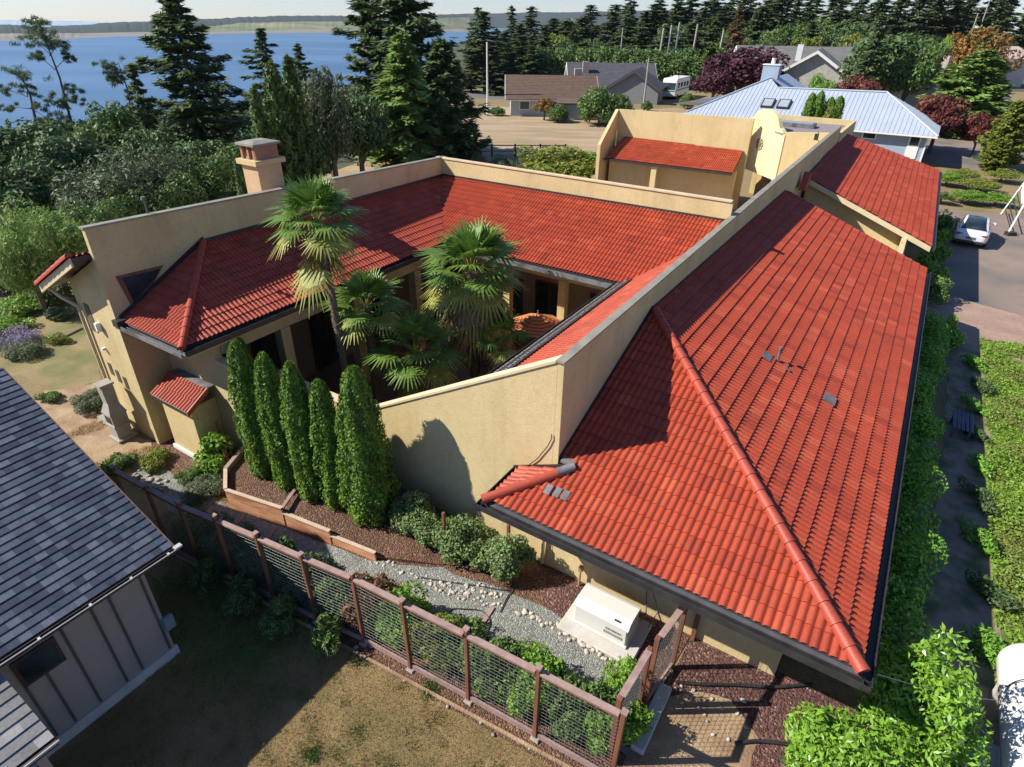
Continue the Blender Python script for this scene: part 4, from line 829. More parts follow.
# lower porch roof
roof('shingle_roof', [([W(-8, -8.35, 2.3), W(0.6, -8.35, 2.3), W(0.6, -10.15, 2.75), W(-8, -10.15, 2.75)], (W(0.6, -8.35, 2.3), W(-8, -8.35, 2.3)))], mat_tile('light_shingle', (0.20, 0.20, 0.195), (0.13, 0.13, 0.13), (0.30, 0.30, 0.29), None, rough=0.9), nb, roll=0.2, course=0.2, hroll=0, hstep=0.022, style='shingle', tilew=0.2, deck=WOOD_DARK)
mb = MB(); mb.box(-8, 0.62, -8.27, -8.255, 2.26, 2.30); mb.build('gutter_lip', NG, nb)
mb = MB(); mb.box(-8, 0.6, -8.33, -8.275, 2.20, 2.29); mb.build('gutter', GUTTER, nb)
mb = MB(); mb.box(0.3, 0.42, -8.6, -8.48, 0, 2.2); mb.build('pillar', SIDING, nb)
mb = MB(); mb.obox(W(-0.1, -8.7, 0.5), UV_ * 0.35, VV_ * 0.5, ZZ * 0.5)
bx = mb.build('storage_box', mat_plain('blue_grey_plastic', (0.10, 0.13, 0.20), 0.4), None, org=W(-0.1, -8.7, 0), bevel=0.03); tag(bx, 'dark bluish storage box under the low porch roof corner', 'storage box')

# ------------------------------------------------------------------ wire fence with cedar posts
STONE_F = mat_plain('worn_footing', (0.30, 0.26, 0.22), 0.9)
fence = thing('wire_fence', W(5.5, -6), 'long rusty brown wood and wire grid garden fence beside the gravel path', 'fence')
FP = [W(4.55, -14.4), W(4.62, -13.1), W(4.69, -11.9), W(4.86, -10.8), W(5.03, -9.6), W(5.18, -8.35), W(5.36, -7.1), W(5.45, -5.85), W(5.56, -4.45), W(5.66, -2.98), W(5.75, -1.47)]
FH = 2.0
for i, p in enumerate(FP):
    ln = Vector((random.uniform(-.02, .02), random.uniform(-.03, .03), 0))
    mb = MB(); mb.beam(p, p + ln + ZZ * (FH + 0.12), 0.08, 0.08, UV_); po = mb.build('post', WOOD_RED, fence, bevel=0.008)
    mb = MB(); mb.obox(p + ln + ZZ * (FH + 0.135), UV_ * 0.055, VV_ * 0.055, ZZ * 0.015); mb.build('post_cap', WOOD_GREY, po)
    mb = MB(); mb.obox(p + ZZ * 0.03 + Vector((0.02, -0.02, 0)), UV_ * 0.09, VV_ * 0.09, ZZ * 0.03); mb.build('footing', STONE_F, po, bevel=0.02)
for i in range(len(FP) - 1):
    p, q = FP[i], FP[i + 1]; d = (q - p).normalized(); s_ = d.cross(ZZ)
    mb = MB(); mb.beam(p + d * 0.05 + ZZ * (FH - 0.0), q - d * 0.05 + ZZ * (FH - 0.0), 0.115, 0.035); mb.build('top_rail', WOOD_GREY, fence)
    mb = MB(); mb.beam(p + d * 0.05 + ZZ * (FH - 0.075), q - d * 0.05 + ZZ * (FH - 0.075), 0.04, 0.09); mb.build('under_rail', WOOD_RED, fence)
    mb = MB(); mb.beam(p + d * 0.05 + ZZ * 0.12, q - d * 0.05 + ZZ * 0.12, 0.04, 0.14); mb.build('bottom_board', WOOD_GREY, fence)
    mb = MB(); L = (q - p).length
    for k in range(1, int(L / 0.10)):
        a = p + d * (k * 0.10); mb.tube([a + ZZ * 0.15, a + ZZ * (FH - 0.03)], 0.0035, 3, caps=False)
    for k in range(1, 19):
        mb.tube([p + d * 0.04 + ZZ * (0.1 + k * 0.10), q - d * 0.04 + ZZ * (0.1 + k * 0.10)], 0.0048, 3, caps=False)
    mb.build('wire_panel', WIRE, fence)
# edging of small rocks along the fence foot
mb = MB(); mb.prism([W(4.45, -14.4, 0.01), W(5.62, -1.4, 0.01), W(5.56, -1.4, 0.01), W(4.39, -14.4, 0.01)], ZZ * 0.05); tag(mb.build('edging_strip', STRAWSOIL, None, org=W(5, -8)), 'narrow straw coloured earth edging strip between the lawn and the fence', 'edging')
# gate in the line from the fence corner to the wall
GA = W(5.85, -1.45); GB = W(8.45, -1.32)
gate = thing('garden_gate', W(7.8, -1.45), 'tall cedar and wire gate run closing the gap between fence and yellow wall', 'gate')
def gate_leaf(p, q, h0, h1, sag=0.0, open_=0.0):
    d = (q - p).normalized()
    for a in (p, q): 
        mb = MB(); mb.beam(a, a + ZZ * h1, 0.09, 0.09, UV_); mb.build('post', WOOD_RED, gate, bevel=0.006)
    mb = MB(); mb.beam(p + ZZ * (h0), q + ZZ * (h1 - 0.05), 0.12, 0.045); mb.build('top_rail', WOOD_GREY, gate)
    mb = MB(); mb.beam(p + ZZ * 0.15, q + ZZ * 0.15, 0.05, 0.12); mb.build('bottom_board', WOOD_GREY, gate)
    mb = MB(); L = (q - p).length
    for k in range(1, int(L / 0.1)): mb.tube([p + d * k * 0.1 + ZZ * 0.15, p + d * k * 0.1 + ZZ * (h0 - 0.02)], 0.0038, 3, caps=False)
    for k in range(1, 19): mb.tube([p + ZZ * (0.1 + k * 0.1), q + ZZ * (0.1 + k * 0.1)], 0.0038, 3, caps=False)
    mb.build('wire_panel', WIRE, gate)
gate_leaf(W(6.0, -1.62), W(7.15, -1.56), 1.95, 2.0)
gate_leaf(W(7.35, -1.50), W(8.45, -1.34), 2.0, 2.12)
mb = MB(); mb.beam(W(8.5, -1.32, 2.08), W(9.38, -1.22, 2.08), 0.09, 0.05); mb.build('top_rail', WOOD_RED, gate)
mb = MB(); mb.beam(W(9.36, -1.2, 0), W(9.36, -1.2, 2.5), 0.09, 0.09, UV_); mb.build('post', WOOD_RED, gate)
mb = MB(); mb.obox(W(7.2, -1.28, 0.07), UV_ * 0.75, VV_ * 0.13, ZZ * 0.07); tag(mb.build('concrete_curb', CONC, None, org=W(7.2, -1.28, 0), bevel=0.02), 'pale concrete block curb lying along the foot of the gate', 'curb')

# ------------------------------------------------------------------ standby generator on its pad
mb = MB(); mb.box(7.95, 9.18, -3.80, -2.05, 0.0, 0.10); tag(mb.build('concrete_pad', CONC, None, org=W(8.55, -2.9), bevel=0.02), 'pale square concrete pad under the white generator', 'pad')
gen = thing('generator', W(8.6, -2.92, 0.1), 'white standby generator with curved lid on a concrete pad by the wall', 'generator')
g0, g1, h0, h1 = 8.27, 8.95, -3.56, -2.32
m, n, l, p = newmat('generator_enamel'); p.inputs['Base Color'].default_value = (0.64, 0.64, 0.60, 1); p.inputs['Roughness'].default_value = 0.35; GEN = m
def shell_profile(a0, a1, z0, z1, top):
    return [(a0, z0), (a1, z0), (a1, z1), (a1 - 0.05, z1 + top * 0.55), (a1 - 0.12, z1 + top * 0.8), (a0 + 0.22, z1 + top), (a0 + 0.10, z1 + top * 0.72), (a0 + 0.02, z1 + top * 0.1), (a0, z1)]
mb = MB(); mb.prism([W(a, h0, z) for a, z in [(g0, 0.16), (g1, 0.16), (g1, 0.62), (g0, 0.62)]], VV_ * (h1 - h0)); mb.build('body', GEN, gen, bevel=0.025)
mb = MB(); mb.prism([W(a, h0 - 0.02, z) for a, z in shell_profile(g0 - 0.02, g1 + 0.02, 0.625, 0.66, 0.10)], VV_ * (h1 - h0 + 0.04)); mb.build('lid', GEN, gen, bevel=0.03)
mb = MB(); mb.box(g0 - 0.03, g1 + 0.03, h0 - 0.03, h1 + 0.03, 0.10, 0.155); mb.build('base', mat_plain('generator_base', (0.60, 0.59, 0.54), 0.6), gen, bevel=0.01)
mb = MB()
for k in range(9): mb.box(g0 - 0.006, g0, h1 - 0.52 + k * 0.05, h1 - 0.485 + k * 0.05, 0.28, 0.36)
mb.build('louvre', mat_plain('louvre_grey', (0.25, 0.24, 0.22), 0.6), gen)
def text_obj(name, body, size, loc, xdir, up, mat, parent, ext=0.002, align='CENTER'):
    cu_ = bpy.data.curves.new(name, 'FONT'); cu_.body = body; cu_.size = size; cu_.extrude = ext; cu_.align_x = align; cu_.align_y = 'CENTER'
    tmp = bpy.data.objects.new('tmp_text', cu_); col.objects.link(tmp)
    dg = bpy.context.evaluated_depsgraph_get(); me = bpy.data.meshes.new_from_object(tmp.evaluated_get(dg)); bpy.data.objects.remove(tmp)
    x = Vector(xdir).normalized(); y = Vector(up).normalized(); z = x.cross(y)
    M3 = Matrix((x, y, z)).transposed().to_4x4(); M3.translation = Vector(loc) - wloc(parent); me.transform(M3)
    return link(name, me, mat, parent)
text_obj('badge_lettering', 'GENERAC', 0.085, W(g0 - 0.008, h1 - 0.30, 0.44), VV_, ZZ, mat_plain('badge_grey', (0.13, 0.12, 0.11), 0.5), gen)
mb = MB(); mb.obox(W(g0 + 0.05, h1 - 0.27, 0.745), UV_ * 0.012, VV_ * 0.06, ZZ * 0.018); mb.build('latch', GUTTER, gen)
mb = MB(); mb.tube([W(9.05, -2.3, 0.15), W(9.2, -2.25, 0.3), W(9.35, -2.35, 0.75), W(9.38, -2.4, 0.9)], 0.02, 6); mb.tube([W(9.0, -2.1, 0.15), W(9.2, -2.0, 0.5), W(9.36, -2.25, 0.95)], 0.014, 6); mb.obox(W(9.38, -2.42, 0.95), UV_ * 0.05, VV_ * 0.05, ZZ * 0.08); mb.build('conduit', FLASH, gen)
mb = MB(); mb.tube([W(9.30, -3.95, 0.0), W(9.30, -3.95, 0.45), W(9.36, -3.95, 0.5)], 0.03, 8); mb.obox(W(9.33, -3.95, 0.55), UV_ * 0.05, VV_ * 0.05, ZZ * 0.07); tag(mb.build('water_tap', mat_plain('brassy_tap', (0.35, 0.22, 0.12), 0.5), None, org=W(9.3, -3.95)), 'small outdoor tap and pipe low on the yellow wall behind the generator', 'tap')

# ------------------------------------------------------------------ raised bed retaining boards
WOOD_TAN = mat_noise('tan_cedar', (0.46, 0.34, 0.25), (0.58, 0.44, 0.33), 6, 0.85, 0.005, 60)
bed = thing('raised_bed_border', W(6.8, -11), 'stepped orange cedar board border of the raised bed under the cypress row', 'raised bed')
bp = [(W(6.95, -13.95), W(6.42, -13.2), 0.62), (W(6.42, -13.2), W(6.78, -11.35), 0.60), (W(6.80, -11.35), W(7.0, -9.85), 0.42), (W(7.02, -9.85), W(7.2, -8.5), 0.26)]
for k, (p, q, h) in enumerate(bp):
    nb_ = max(1, int(h / 0.14))
    for j in range(nb_):
        mb = MB(); mb.beam(p + ZZ * (0.07 + j * h / nb_), q + ZZ * (0.07 + j * h / nb_), 0.05, h / nb_ - 0.008); mb.build('board', WOOD_ORANGE, bed)
    mb = MB(); mb.beam(p + ZZ * (h + 0.02), q + ZZ * (h + 0.02), 0.10, 0.035); mb.build('cap_board', WOOD_TAN, bed)
mb = MB(); mb.beam(W(6.95, -13.95, 0.64), W(7.95, -14.45, 0.64), 0.12, 0.05); mb.beam(W(6.95, -13.95, 0.3), W(7.95, -14.45, 0.3), 0.05, 0.55); mb.build('side_board', WOOD_GREY, bed)
mb = MB(); mb.beam(W(6.78, -11.35, 0.61), W(7.6, -11.75, 0.57), 0.09, 0.05); mb.build('cross_board', WOOD_GREY, bed)
q_ = MB(); top_ = [(W(6.46, -13.2), 0.50), (W(6.83, -11.35), 0.46), (W(7.04, -9.85), 0.30), (W(7.24, -8.5), 0.14), (W(8.0, -7.0), 0.05), (W(9.4, -7.0), 0.08), (W(9.4, -9.8), 0.3), (W(9.4, -13.4), 0.5), (W(7.9, -14.3), 0.5), (W(7.0, -13.85), 0.5)]
q_.add([p + ZZ * z for p, z in top_] + [p + ZZ * 0.02 for p, z in top_] + [W(8.1, -10.8, 0.40)], [(i, (i + 1) % 10, 20) for i in range(10)] + [(i, i + 10, (i + 1) % 10 + 10, (i + 1) % 10) for i in range(10)]); tag(q_.build('bed_soil', MULCH_B), kind='structure')
# timber treads in the gravel
tl = ['grey timber tread in the gravel nearest the neighbouring roof', 'second timber tread in the gravel beside the raised bed corner', 'timber tread in the gravel beside the middle of the raised bed', 'timber tread in the gravel near the coiled hose']
for k, (p, q) in enumerate(((G(203, 521), G(212, 508)), (G(230, 531), G(244, 517)), (G(264, 546), G(276, 527)), (G(475, 636), G(493, 608)))):
    mb = MB(); mb.beam(p + ZZ * 0.03, q + ZZ * 0.03, 0.10, 0.05); tag(mb.build('timber_tread', WOOD_GREY, None, org=p), tl[k], 'timber step', 'timber treads across the gravel')
# red stakes standing in the shrubs by the wall
for k, (u, v, vt) in enumerate(((386, 518, 484), (446, 548, 508), (508, 560, 525))):
    p = G(u, v + 8); mb = MB(); mb.beam(p, p + ZZ * 1.45, 0.07, 0.07, UV_); tag(mb.build('garden_stake', WOOD_RED, None, org=p, bevel=0.006), ['red cedar stake in the shrub beside the largest cypress', 'red cedar stake in the middle shrub by the yellow wall', 'red cedar stake beside the downspout under the roof corner'][k], 'stake', 'cedar stakes in the shrubs')
# trellis posts of the vine by the small bay
for k, (a, b_, h, tilt) in enumerate(((7.6, -15.1, 1.5, 0.15), (7.55, -14.55, 1.1, -0.1), (7.3, -14.25, 0.9, -0.25))):
    p = W(a, b_); mb = MB(); mb.beam(p, p + ZZ * h + VV_ * tilt, 0.07, 0.07, UV_); tag(mb.build('trellis_post', WOOD_RED, None, org=p), ['taller reddish trellis post against the small tiled bay', 'middle reddish trellis post in the vine', 'short leaning reddish trellis post beside the raised bed'][k], 'post', 'trellis posts of the vine')

# ------------------------------------------------------------------ stones
STONE = mat_noise('edging_stone', (0.36, 0.31, 0.25), (0.58, 0.53, 0.45), 3.0, 0.85, 0.008, 25)
STONE_D = mat_noise('rough_stone', (0.24, 0.21, 0.17), (0.44, 0.39, 0.32), 3.0, 0.9, 0.01, 25)
def stone_mesh(seed, mat):
    rg = random.Random(seed); bm = bmesh.new(); bmesh.ops.create_icosphere(bm, subdivisions=2, radius=0.07)
    sx, sy, sz = rg.uniform(.8, 1.5), rg.uniform(.7, 1.1), rg.uniform(.5, .8)
    for v in bm.verts:
        k = 1 + 0.16 * math.sin(v.co.x * 55 + seed) * math.cos(v.co.y * 48 + seed * 2) + 0.1 * math.sin(v.co.z * 70 + seed)
        v.co = Vector((v.co.x * sx * k, v.co.y * sy * k, v.co.z * sz * k))
    for f in bm.faces: f.smooth = True
    me = bpy.data.meshes.new('stone'); bm.to_mesh(me); bm.free(); me.materials.append(mat); return me
SM = [stone_mesh(k, STONE) for k in range(5)]; SMD = [stone_mesh(k + 9, STONE_D) for k in range(4)]
def stones(line, n, spread, s0, s1, meshes, label, group, seed, name='edging_stone', z=0.02):
    rg = random.Random(seed); L = [0]
    for i in range(len(line) - 1): L.append(L[-1] + (line[i + 1] - line[i]).length)
    for k in range(n):
        t = (k + rg.uniform(-.4, .4)) / n * L[-1]; i = 0
        while i < len(line) - 2 and L[i + 1] < t: i += 1
        p = line[i].lerp(line[i + 1], min(1, max(0, (t - L[i]) / (L[i + 1] - L[i]))))
        sd = (line[i + 1] - line[i]).normalized().cross(ZZ)
        o = bpy.data.objects.new(name, rg.choice(meshes)); col.objects.link(o); s = rg.uniform(s0, s1) * 0.72
        o.location = p + sd * rg.gauss(0, spread) + ZZ * (z + 0.02 * s); o.scale = (s, s, s); o.rotation_euler = (rg.uniform(-.3, .3), rg.uniform(-.3, .3), rg.uniform(0, 6.28))
        tag(o, label, 'stone', group)
stones([G(368, 558), G(420, 578), G(470, 598), G(505, 608)], 46, 0.08, 0.45, 0.95, SM, 'small pale rounded stone edging the bark bed along the gravel', 'pale stones edging the bark bed', 3)
stones([G(440, 585), G(478, 592), G(500, 600)], 34, 0.13, 0.6, 1.05, SM, 'pale stone heaped where the hose crosses the bed edge', 'pale stones heaped by the hose', 4)
stones([G(520, 612), G(560, 628), G(600, 655), G(640, 680)], 38, 0.05, 0.8, 1.35, SM, 'larger cream stone in the row before the generator pad', 'cream stones before the generator pad', 5)
stones([G(128, 478), G(150, 482), G(165, 490)], 30, 0.2, 0.9, 1.6, SMD, 'grey rubble stone piled beside the path at the roof edge', 'rubble stones by the straw bank', 6)
stones([G(95, 412), G(108, 418), G(118, 425)], 12, 0.15, 1.4, 2.4, SMD, 'large pale rock at the foot of the outdoor fireplace', 'rocks by the outdoor fireplace', 7)
stones([G(675, 690), G(700, 700), G(745, 735)], 16, 0.3, 0.6, 0.9, SM, 'pale stone scattered on the red lava mulch past the gate', 'pale stones scattered past the gate', 8)
stones([G(390, 668), G(440, 700), G(500, 738), G(545, 765)], 7, 0.05, 0.5, 0.8, SMD, 'grey stone under the wire fence foot on the dry lawn side', 'grey stones along the fence foot', 9)
stones([G(260, 600), G(320, 630), G(380, 660)], 7, 0.05, 0.6, 1.0, SMD, 'grey stone under the fence foot in the house shadow', 'shaded grey stones along the fence foot', 10)
# hoses
HOSE = mat_plain('dark_hose', (0.045, 0.045, 0.04), 0.5)
def spline(pts, k=8):
    out = []
    P_ = [pts[0]] + list(pts) + [pts[-1]]
    for i in range(1, len(P_) - 2):
        p0, p1, p2, p3 = P_[i - 1], P_[i], P_[i + 1], P_[i + 2]
        for j in range(k):
            t = j / k; out.append(0.5 * ((2 * p1) + (-p0 + p2) * t + (2 * p0 - 5 * p1 + 4 * p2 - p3) * t * t + (-p0 + 3 * p1 - 3 * p2 + p3) * t ** 3))
    out.append(pts[-1]); return out
def hose(px, r, label, mat=HOSE):
    pts = [G(u, v, 0.05) for u, v in px]; mb = MB(); mb.tube(spline(pts), r, 6); return tag(mb.build('garden_hose', mat, None, org=pts[0]), label, 'hose')
hose([(447, 616), (452, 609), (466, 609), (482, 611), (490, 622), (484, 636)], 0.014, 'dark garden hose looping in an arc over the grey gravel')
hose([(420, 577), (450, 582), (480, 586), (505, 590), (515, 585), (508, 596), (500, 612)], 0.013, 'dark garden hose running along the bark bed and stone edge')
hose([(677, 682), (700, 684), (740, 685), (775, 687), (812, 684)], 0.035, 'dark ribbed drain pipe lying across the lava mulch nearer the wall', GUTTER)
hose([(735, 743), (760, 741), (790, 744), (815, 742)], 0.035, 'dark ribbed drain pipe lying across the mulch nearer the camera', GUTTER)
mb = MB()
c = G(760, 660)
mb.tube(spline([c, c + Vector((0.1, 0.05, 0.12)), c + Vector((0.22, 0, 0.15)), c + Vector((0.3, 0.1, 0.05)), c + Vector((0.2, 0.15, 0.18)), c + Vector((0.1, 0.1, 0.2))]), 0.035, 7); tag(mb.build('driftwood', WOOD_GREY, None, org=c), 'gnarled pale driftwood piece at the shaded foot of the yellow wall', 'driftwood')

# ------------------------------------------------------------------ outdoor fireplace beside the left gable
bbq = thing('outdoor_fireplace', G(124, 437), 'grey masonry outdoor fireplace with tapering chimney by the left gable wall', 'outdoor fireplace')
c = G(124, 437); STN = mat_noise('cast_stone', (0.27, 0.25, 0.22), (0.36, 0.34, 0.30), 3, 0.9, 0.006, 30)
def fr(z, w, d_): return [c + UV_ * sx * d_ + VV_ * sy * w + ZZ * z for sx, sy in ((-1, -1), (-1, 1), (1, 1), (1, -1))]
def loft(name, secs, mat=STN):
    mb = MB(); vs = []
    for s_ in secs: vs += fr(*s_)
    fs = [(3, 2, 1, 0)]
    for i in range(len(secs) - 1): fs += [(4 * i + k, 4 * i + (k + 1) % 4, 4 * i + 4 + (k + 1) % 4, 4 * i + 4 + k) for k in range(4)]
    k = 4 * (len(secs) - 1); fs.append((k, k + 1, k + 2, k + 3)); mb.add(vs, fs); return mb.build(name, mat, bbq, bevel=0.008)
loft('base', [(0, 0.30, 0.28), (0.10, 0.32, 0.30), (0.12, 0.22, 0.22), (0.5, 0.22, 0.22)])
loft('firebox', [(0.505, 0.28, 0.26), (0.60, 0.28, 0.26), (0.62, 0.25, 0.23), (0.95, 0.25, 0.23)])
mb = MB(); mb.obox(c - UV_ * 0.235 + ZZ * 0.78, UV_ * 0.006, VV_ * 0.16, ZZ * 0.12); mb.build('firebox_opening', DARK, bbq)
loft('hood', [(0.955, 0.27, 0.25), (1.0, 0.27, 0.25), (1.35, 0.14, 0.14)])
loft('chimney', [(1.355, 0.15, 0.15), (1.95, 0.17, 0.17)])
loft('chimney_cap', [(1.955, 0.21, 0.21), (2.02, 0.21, 0.21)])
mb = MB(); mb.obox(c - VV_ * 0.52 + ZZ * 0.60, UV_ * 0.24, VV_ * 0.26, ZZ * 0.03); mb.obox(c - VV_ * 0.55 + ZZ * 0.28, UV_ * 0.08, VV_ * 0.08, ZZ * 0.28); mb.build('side_shelf', STN, bbq)

# ------------------------------------------------------------------ courtyard parasol and pots
um = thing('patio_umbrella', W(17.7, -10.2), 'octagonal patio umbrella with red and orange chevron stripes in the courtyard', 'umbrella')
m, n, l, p = newmat('striped_canvas'); tc = n.new('ShaderNodeUVMap'); sep = n.new('ShaderNodeSeparateXYZ'); l.new(tc.outputs[0], sep.inputs[0])
mt = n.new('ShaderNodeMath'); mt.operation = 'MULTIPLY'; mt.inputs[1].default_value = 7.0; l.new(sep.outputs[1], mt.inputs[0])
m2 = n.new('ShaderNodeMath'); m2.operation = 'FRACT'; l.new(mt.outputs[0], m2.inputs[0]); r = ramp(n, [(0.0, (0.55, 0.06, 0.03)), (0.38, (0.62, 0.30, 0.11))]); r.color_ramp.interpolation = 'CONSTANT'; r.color_ramp.elements[1].position = 0.42
l.new(m2.outputs[0], r.inputs[0]); l.new(r.outputs[0], p.inputs['Base Color']); p.inputs['Roughness'].default_value = 0.9
c = W(17.7, -10.2, 2.4); Ru = 1.1; vs = [c]; uvs = [(0, 0)]; F_ = []
rows_ = 6
for j in range(1, rows_ + 1):
    for k in range(8):
        t_ = k * math.pi / 4 + 0.2; f = j / rows_; vs.append(c + Vector((math.cos(t_) * Ru * f, math.sin(t_) * Ru * f, -0.48 * f - 0.1 * f * (1 - f)))); uvs.append((k / 8, f))
tri = [(0, 1 + k, 1 + (k + 1) % 8) for k in range(8)]
me = bpy.data.meshes.new('canopy'); fs = tri + [(1 + (j - 1) * 8 + k, 1 + j * 8 + k, 1 + j * 8 + (k + 1) % 8, 1 + (j - 1) * 8 + (k + 1) % 8) for j in range(1, rows_) for k in range(8)]
me.from_pydata([tuple(v_ - wloc(um)) for v_ in vs], [], fs); ul = me.uv_layers.new(name='UVMap')
for lp in me.loops: ul.data[lp.index].uv = uvs[lp.vertex_index]
can = link('canopy', me, m, um); md = can.modifiers.new('thick', 'SOLIDIFY'); md.thickness = 0.01
mb = MB(); mb.tube([W(17.7, -10.2, 0.02), W(17.7, -10.2, 2.5)], 0.025, 8); mb.build('pole', WOOD_GREY, um)
mb = MB(); mb.lathe(W(17.7, -10.2, 0.02), [(0.28, 0), (0.28, 0.06), (0.1, 0.1)], 14); mb.build('base', CONC, um)
mb = MB(); mb.lathe(W(17.7, -10.2, 0.7), [(0.55, 0), (0.55, 0.04)], 20); tt = mb.build('patio_table', WOOD_DARK, None, org=W(17.7, -10.2)); tag(tt, 'round dark patio table under the striped umbrella', 'table')
mb = MB(); mb.lathe(G(368, 404, 0.02), [(0.14, 0), (0.22, 0.2), (0.24, 0.36), (0.2, 0.38)], 14); tag(mb.build('planter_pot', mat_plain('cobalt_glaze', (0.02, 0.05, 0.42), 0.2), None, org=G(368, 404)), 'cobalt blue glazed planter pot on the courtyard floor', 'pot')
mb = MB(); mb.lathe(W(17.4, -8.0, 0.02), [(0.14, 0), (0.2, 0.2), (0.24, 0.34), (0.2, 0.36)], 12); tag(mb.build('planter_pot', mat_plain('terracotta', (0.42, 0.18, 0.10), 0.8), None, org=W(17.4, -8.0)), 'terracotta planter pot beside the striped umbrella', 'pot')

# ------------------------------------------------------------------ propane tank, wire, bench on the side path
tank = thing('propane_tank', W(12, 5.1), 'large white propane tank lying beside the right edge of the side path', 'tank')
tc_ = G(1010, 655, 0.85); dirT = (G(1000, 767, 0.85) - G(1000, 660, 0.85)).normalized(); dirT = -UV_
c0 = G(1030, 655, 0.8); 
mb = MB(); nseg = 20; L = 3.0; Rr = 0.54; pts = []; rs = []
for k in range(7): t_ = k / 6 * math.pi / 2; pts.append(c0 + dirT * (0.38 * (1 - math.sin(t_)) * 1 - 0.0)); rs.append(max(0.02, Rr * math.sin(t_)))
pts = [c0 - dirT * 0 + dirT * (0.38 * (1 - math.cos(k / 6 * math.pi / 2))) for k in range(7)]; rs = [max(0.02, Rr * math.sin(k / 6 * math.pi / 2)) for k in range(7)]
pts.append(c0 + dirT * 3.2); rs.append(Rr); 
for k in range(1, 7): pts.append(c0 + dirT * (3.2 + 0.38 * math.sin(k / 6 * math.pi / 2))); rs.append(max(0.02, Rr * math.cos(k / 6 * math.pi / 2)))
mb.tube(pts, rs, 28); mb.build('tank_shell', WHITEP, tank)
mb = MB(); dm = c0 + dirT * 1.05 + ZZ * 0.47; mb.lathe(dm, [(0.20, 0), (0.20, 0.14), (0.17, 0.2), (0.05, 0.23)], 16); mb.build('valve_dome', mat_plain('dark_dome', (0.03, 0.02, 0.025), 0.5), tank)
for f in (0.7, 2.7):
    mb = MB(); mb.obox(c0 + dirT * f - ZZ * 0.58, dirT * 0.08, dirT.cross(ZZ) * 0.4, ZZ * 0.22); mb.build('saddle', CONC, tank)
mb = MB(); mb.tube(spline([dm + Vector((-0.18, 0, 0.1)), dm + Vector((-0.32, 0.0, 0.1)), dm + Vector((-0.5, 0.05, -0.1)), dm + Vector((-0.56, 0.08, -0.4))]), 0.012, 6); mb.build('supply_line', GUTTER, tank)
pA = W(8.15, 1.75, 2.72); mb = MB(); ptsw = []
pB = G(1024, 703, 1.3)
for k in range(13): t_ = k / 12; ptsw.append(pA.lerp(pB, t_) - ZZ * 0.12 * math.sin(math.pi * t_))
mb.tube(ptsw, 0.008, 5); tag(mb.build('overhead_wire', WIRE, None, org=pA), 'thin pale wire strung from the roof corner over the propane tank', 'wire')
bn = thing('slatted_bench', G(958, 432), 'small dark slatted bench standing in shade on the side path', 'bench')
cb = G(958, 432)
for k in range(5):
    mb = MB(); mb.obox(cb + VV_ * (-0.24 + k * 0.12) + ZZ * 0.44, UV_ * 0.62, VV_ * 0.045, ZZ * 0.018); mb.build('slat', mat_plain('blue_grey_wood', (0.07, 0.08, 0.115), 0.7) if k == 0 else bpy.data.materials['blue_grey_wood'], bn)
for sx in (-1, 1):
    for sy in (-1, 1):
        mb = MB(); mb.obox(cb + UV_ * sx * 0.5 + VV_ * sy * 0.22 + ZZ * 0.21, UV_ * 0.035, VV_ * 0.035, ZZ * 0.21); mb.build('leg', bpy.data.materials['blue_grey_wood'], bn)
mb = MB(); mb.obox(G(980, 757) + ZZ * 0.05, VV_ * 0.28, UV_ * 0.35, ZZ * 0.05); tag(mb.build('paving_slab', CONC, None, org=G(980, 757), bevel=0.02), 'pale paving slab in the shade beside the propane tank', 'slab')

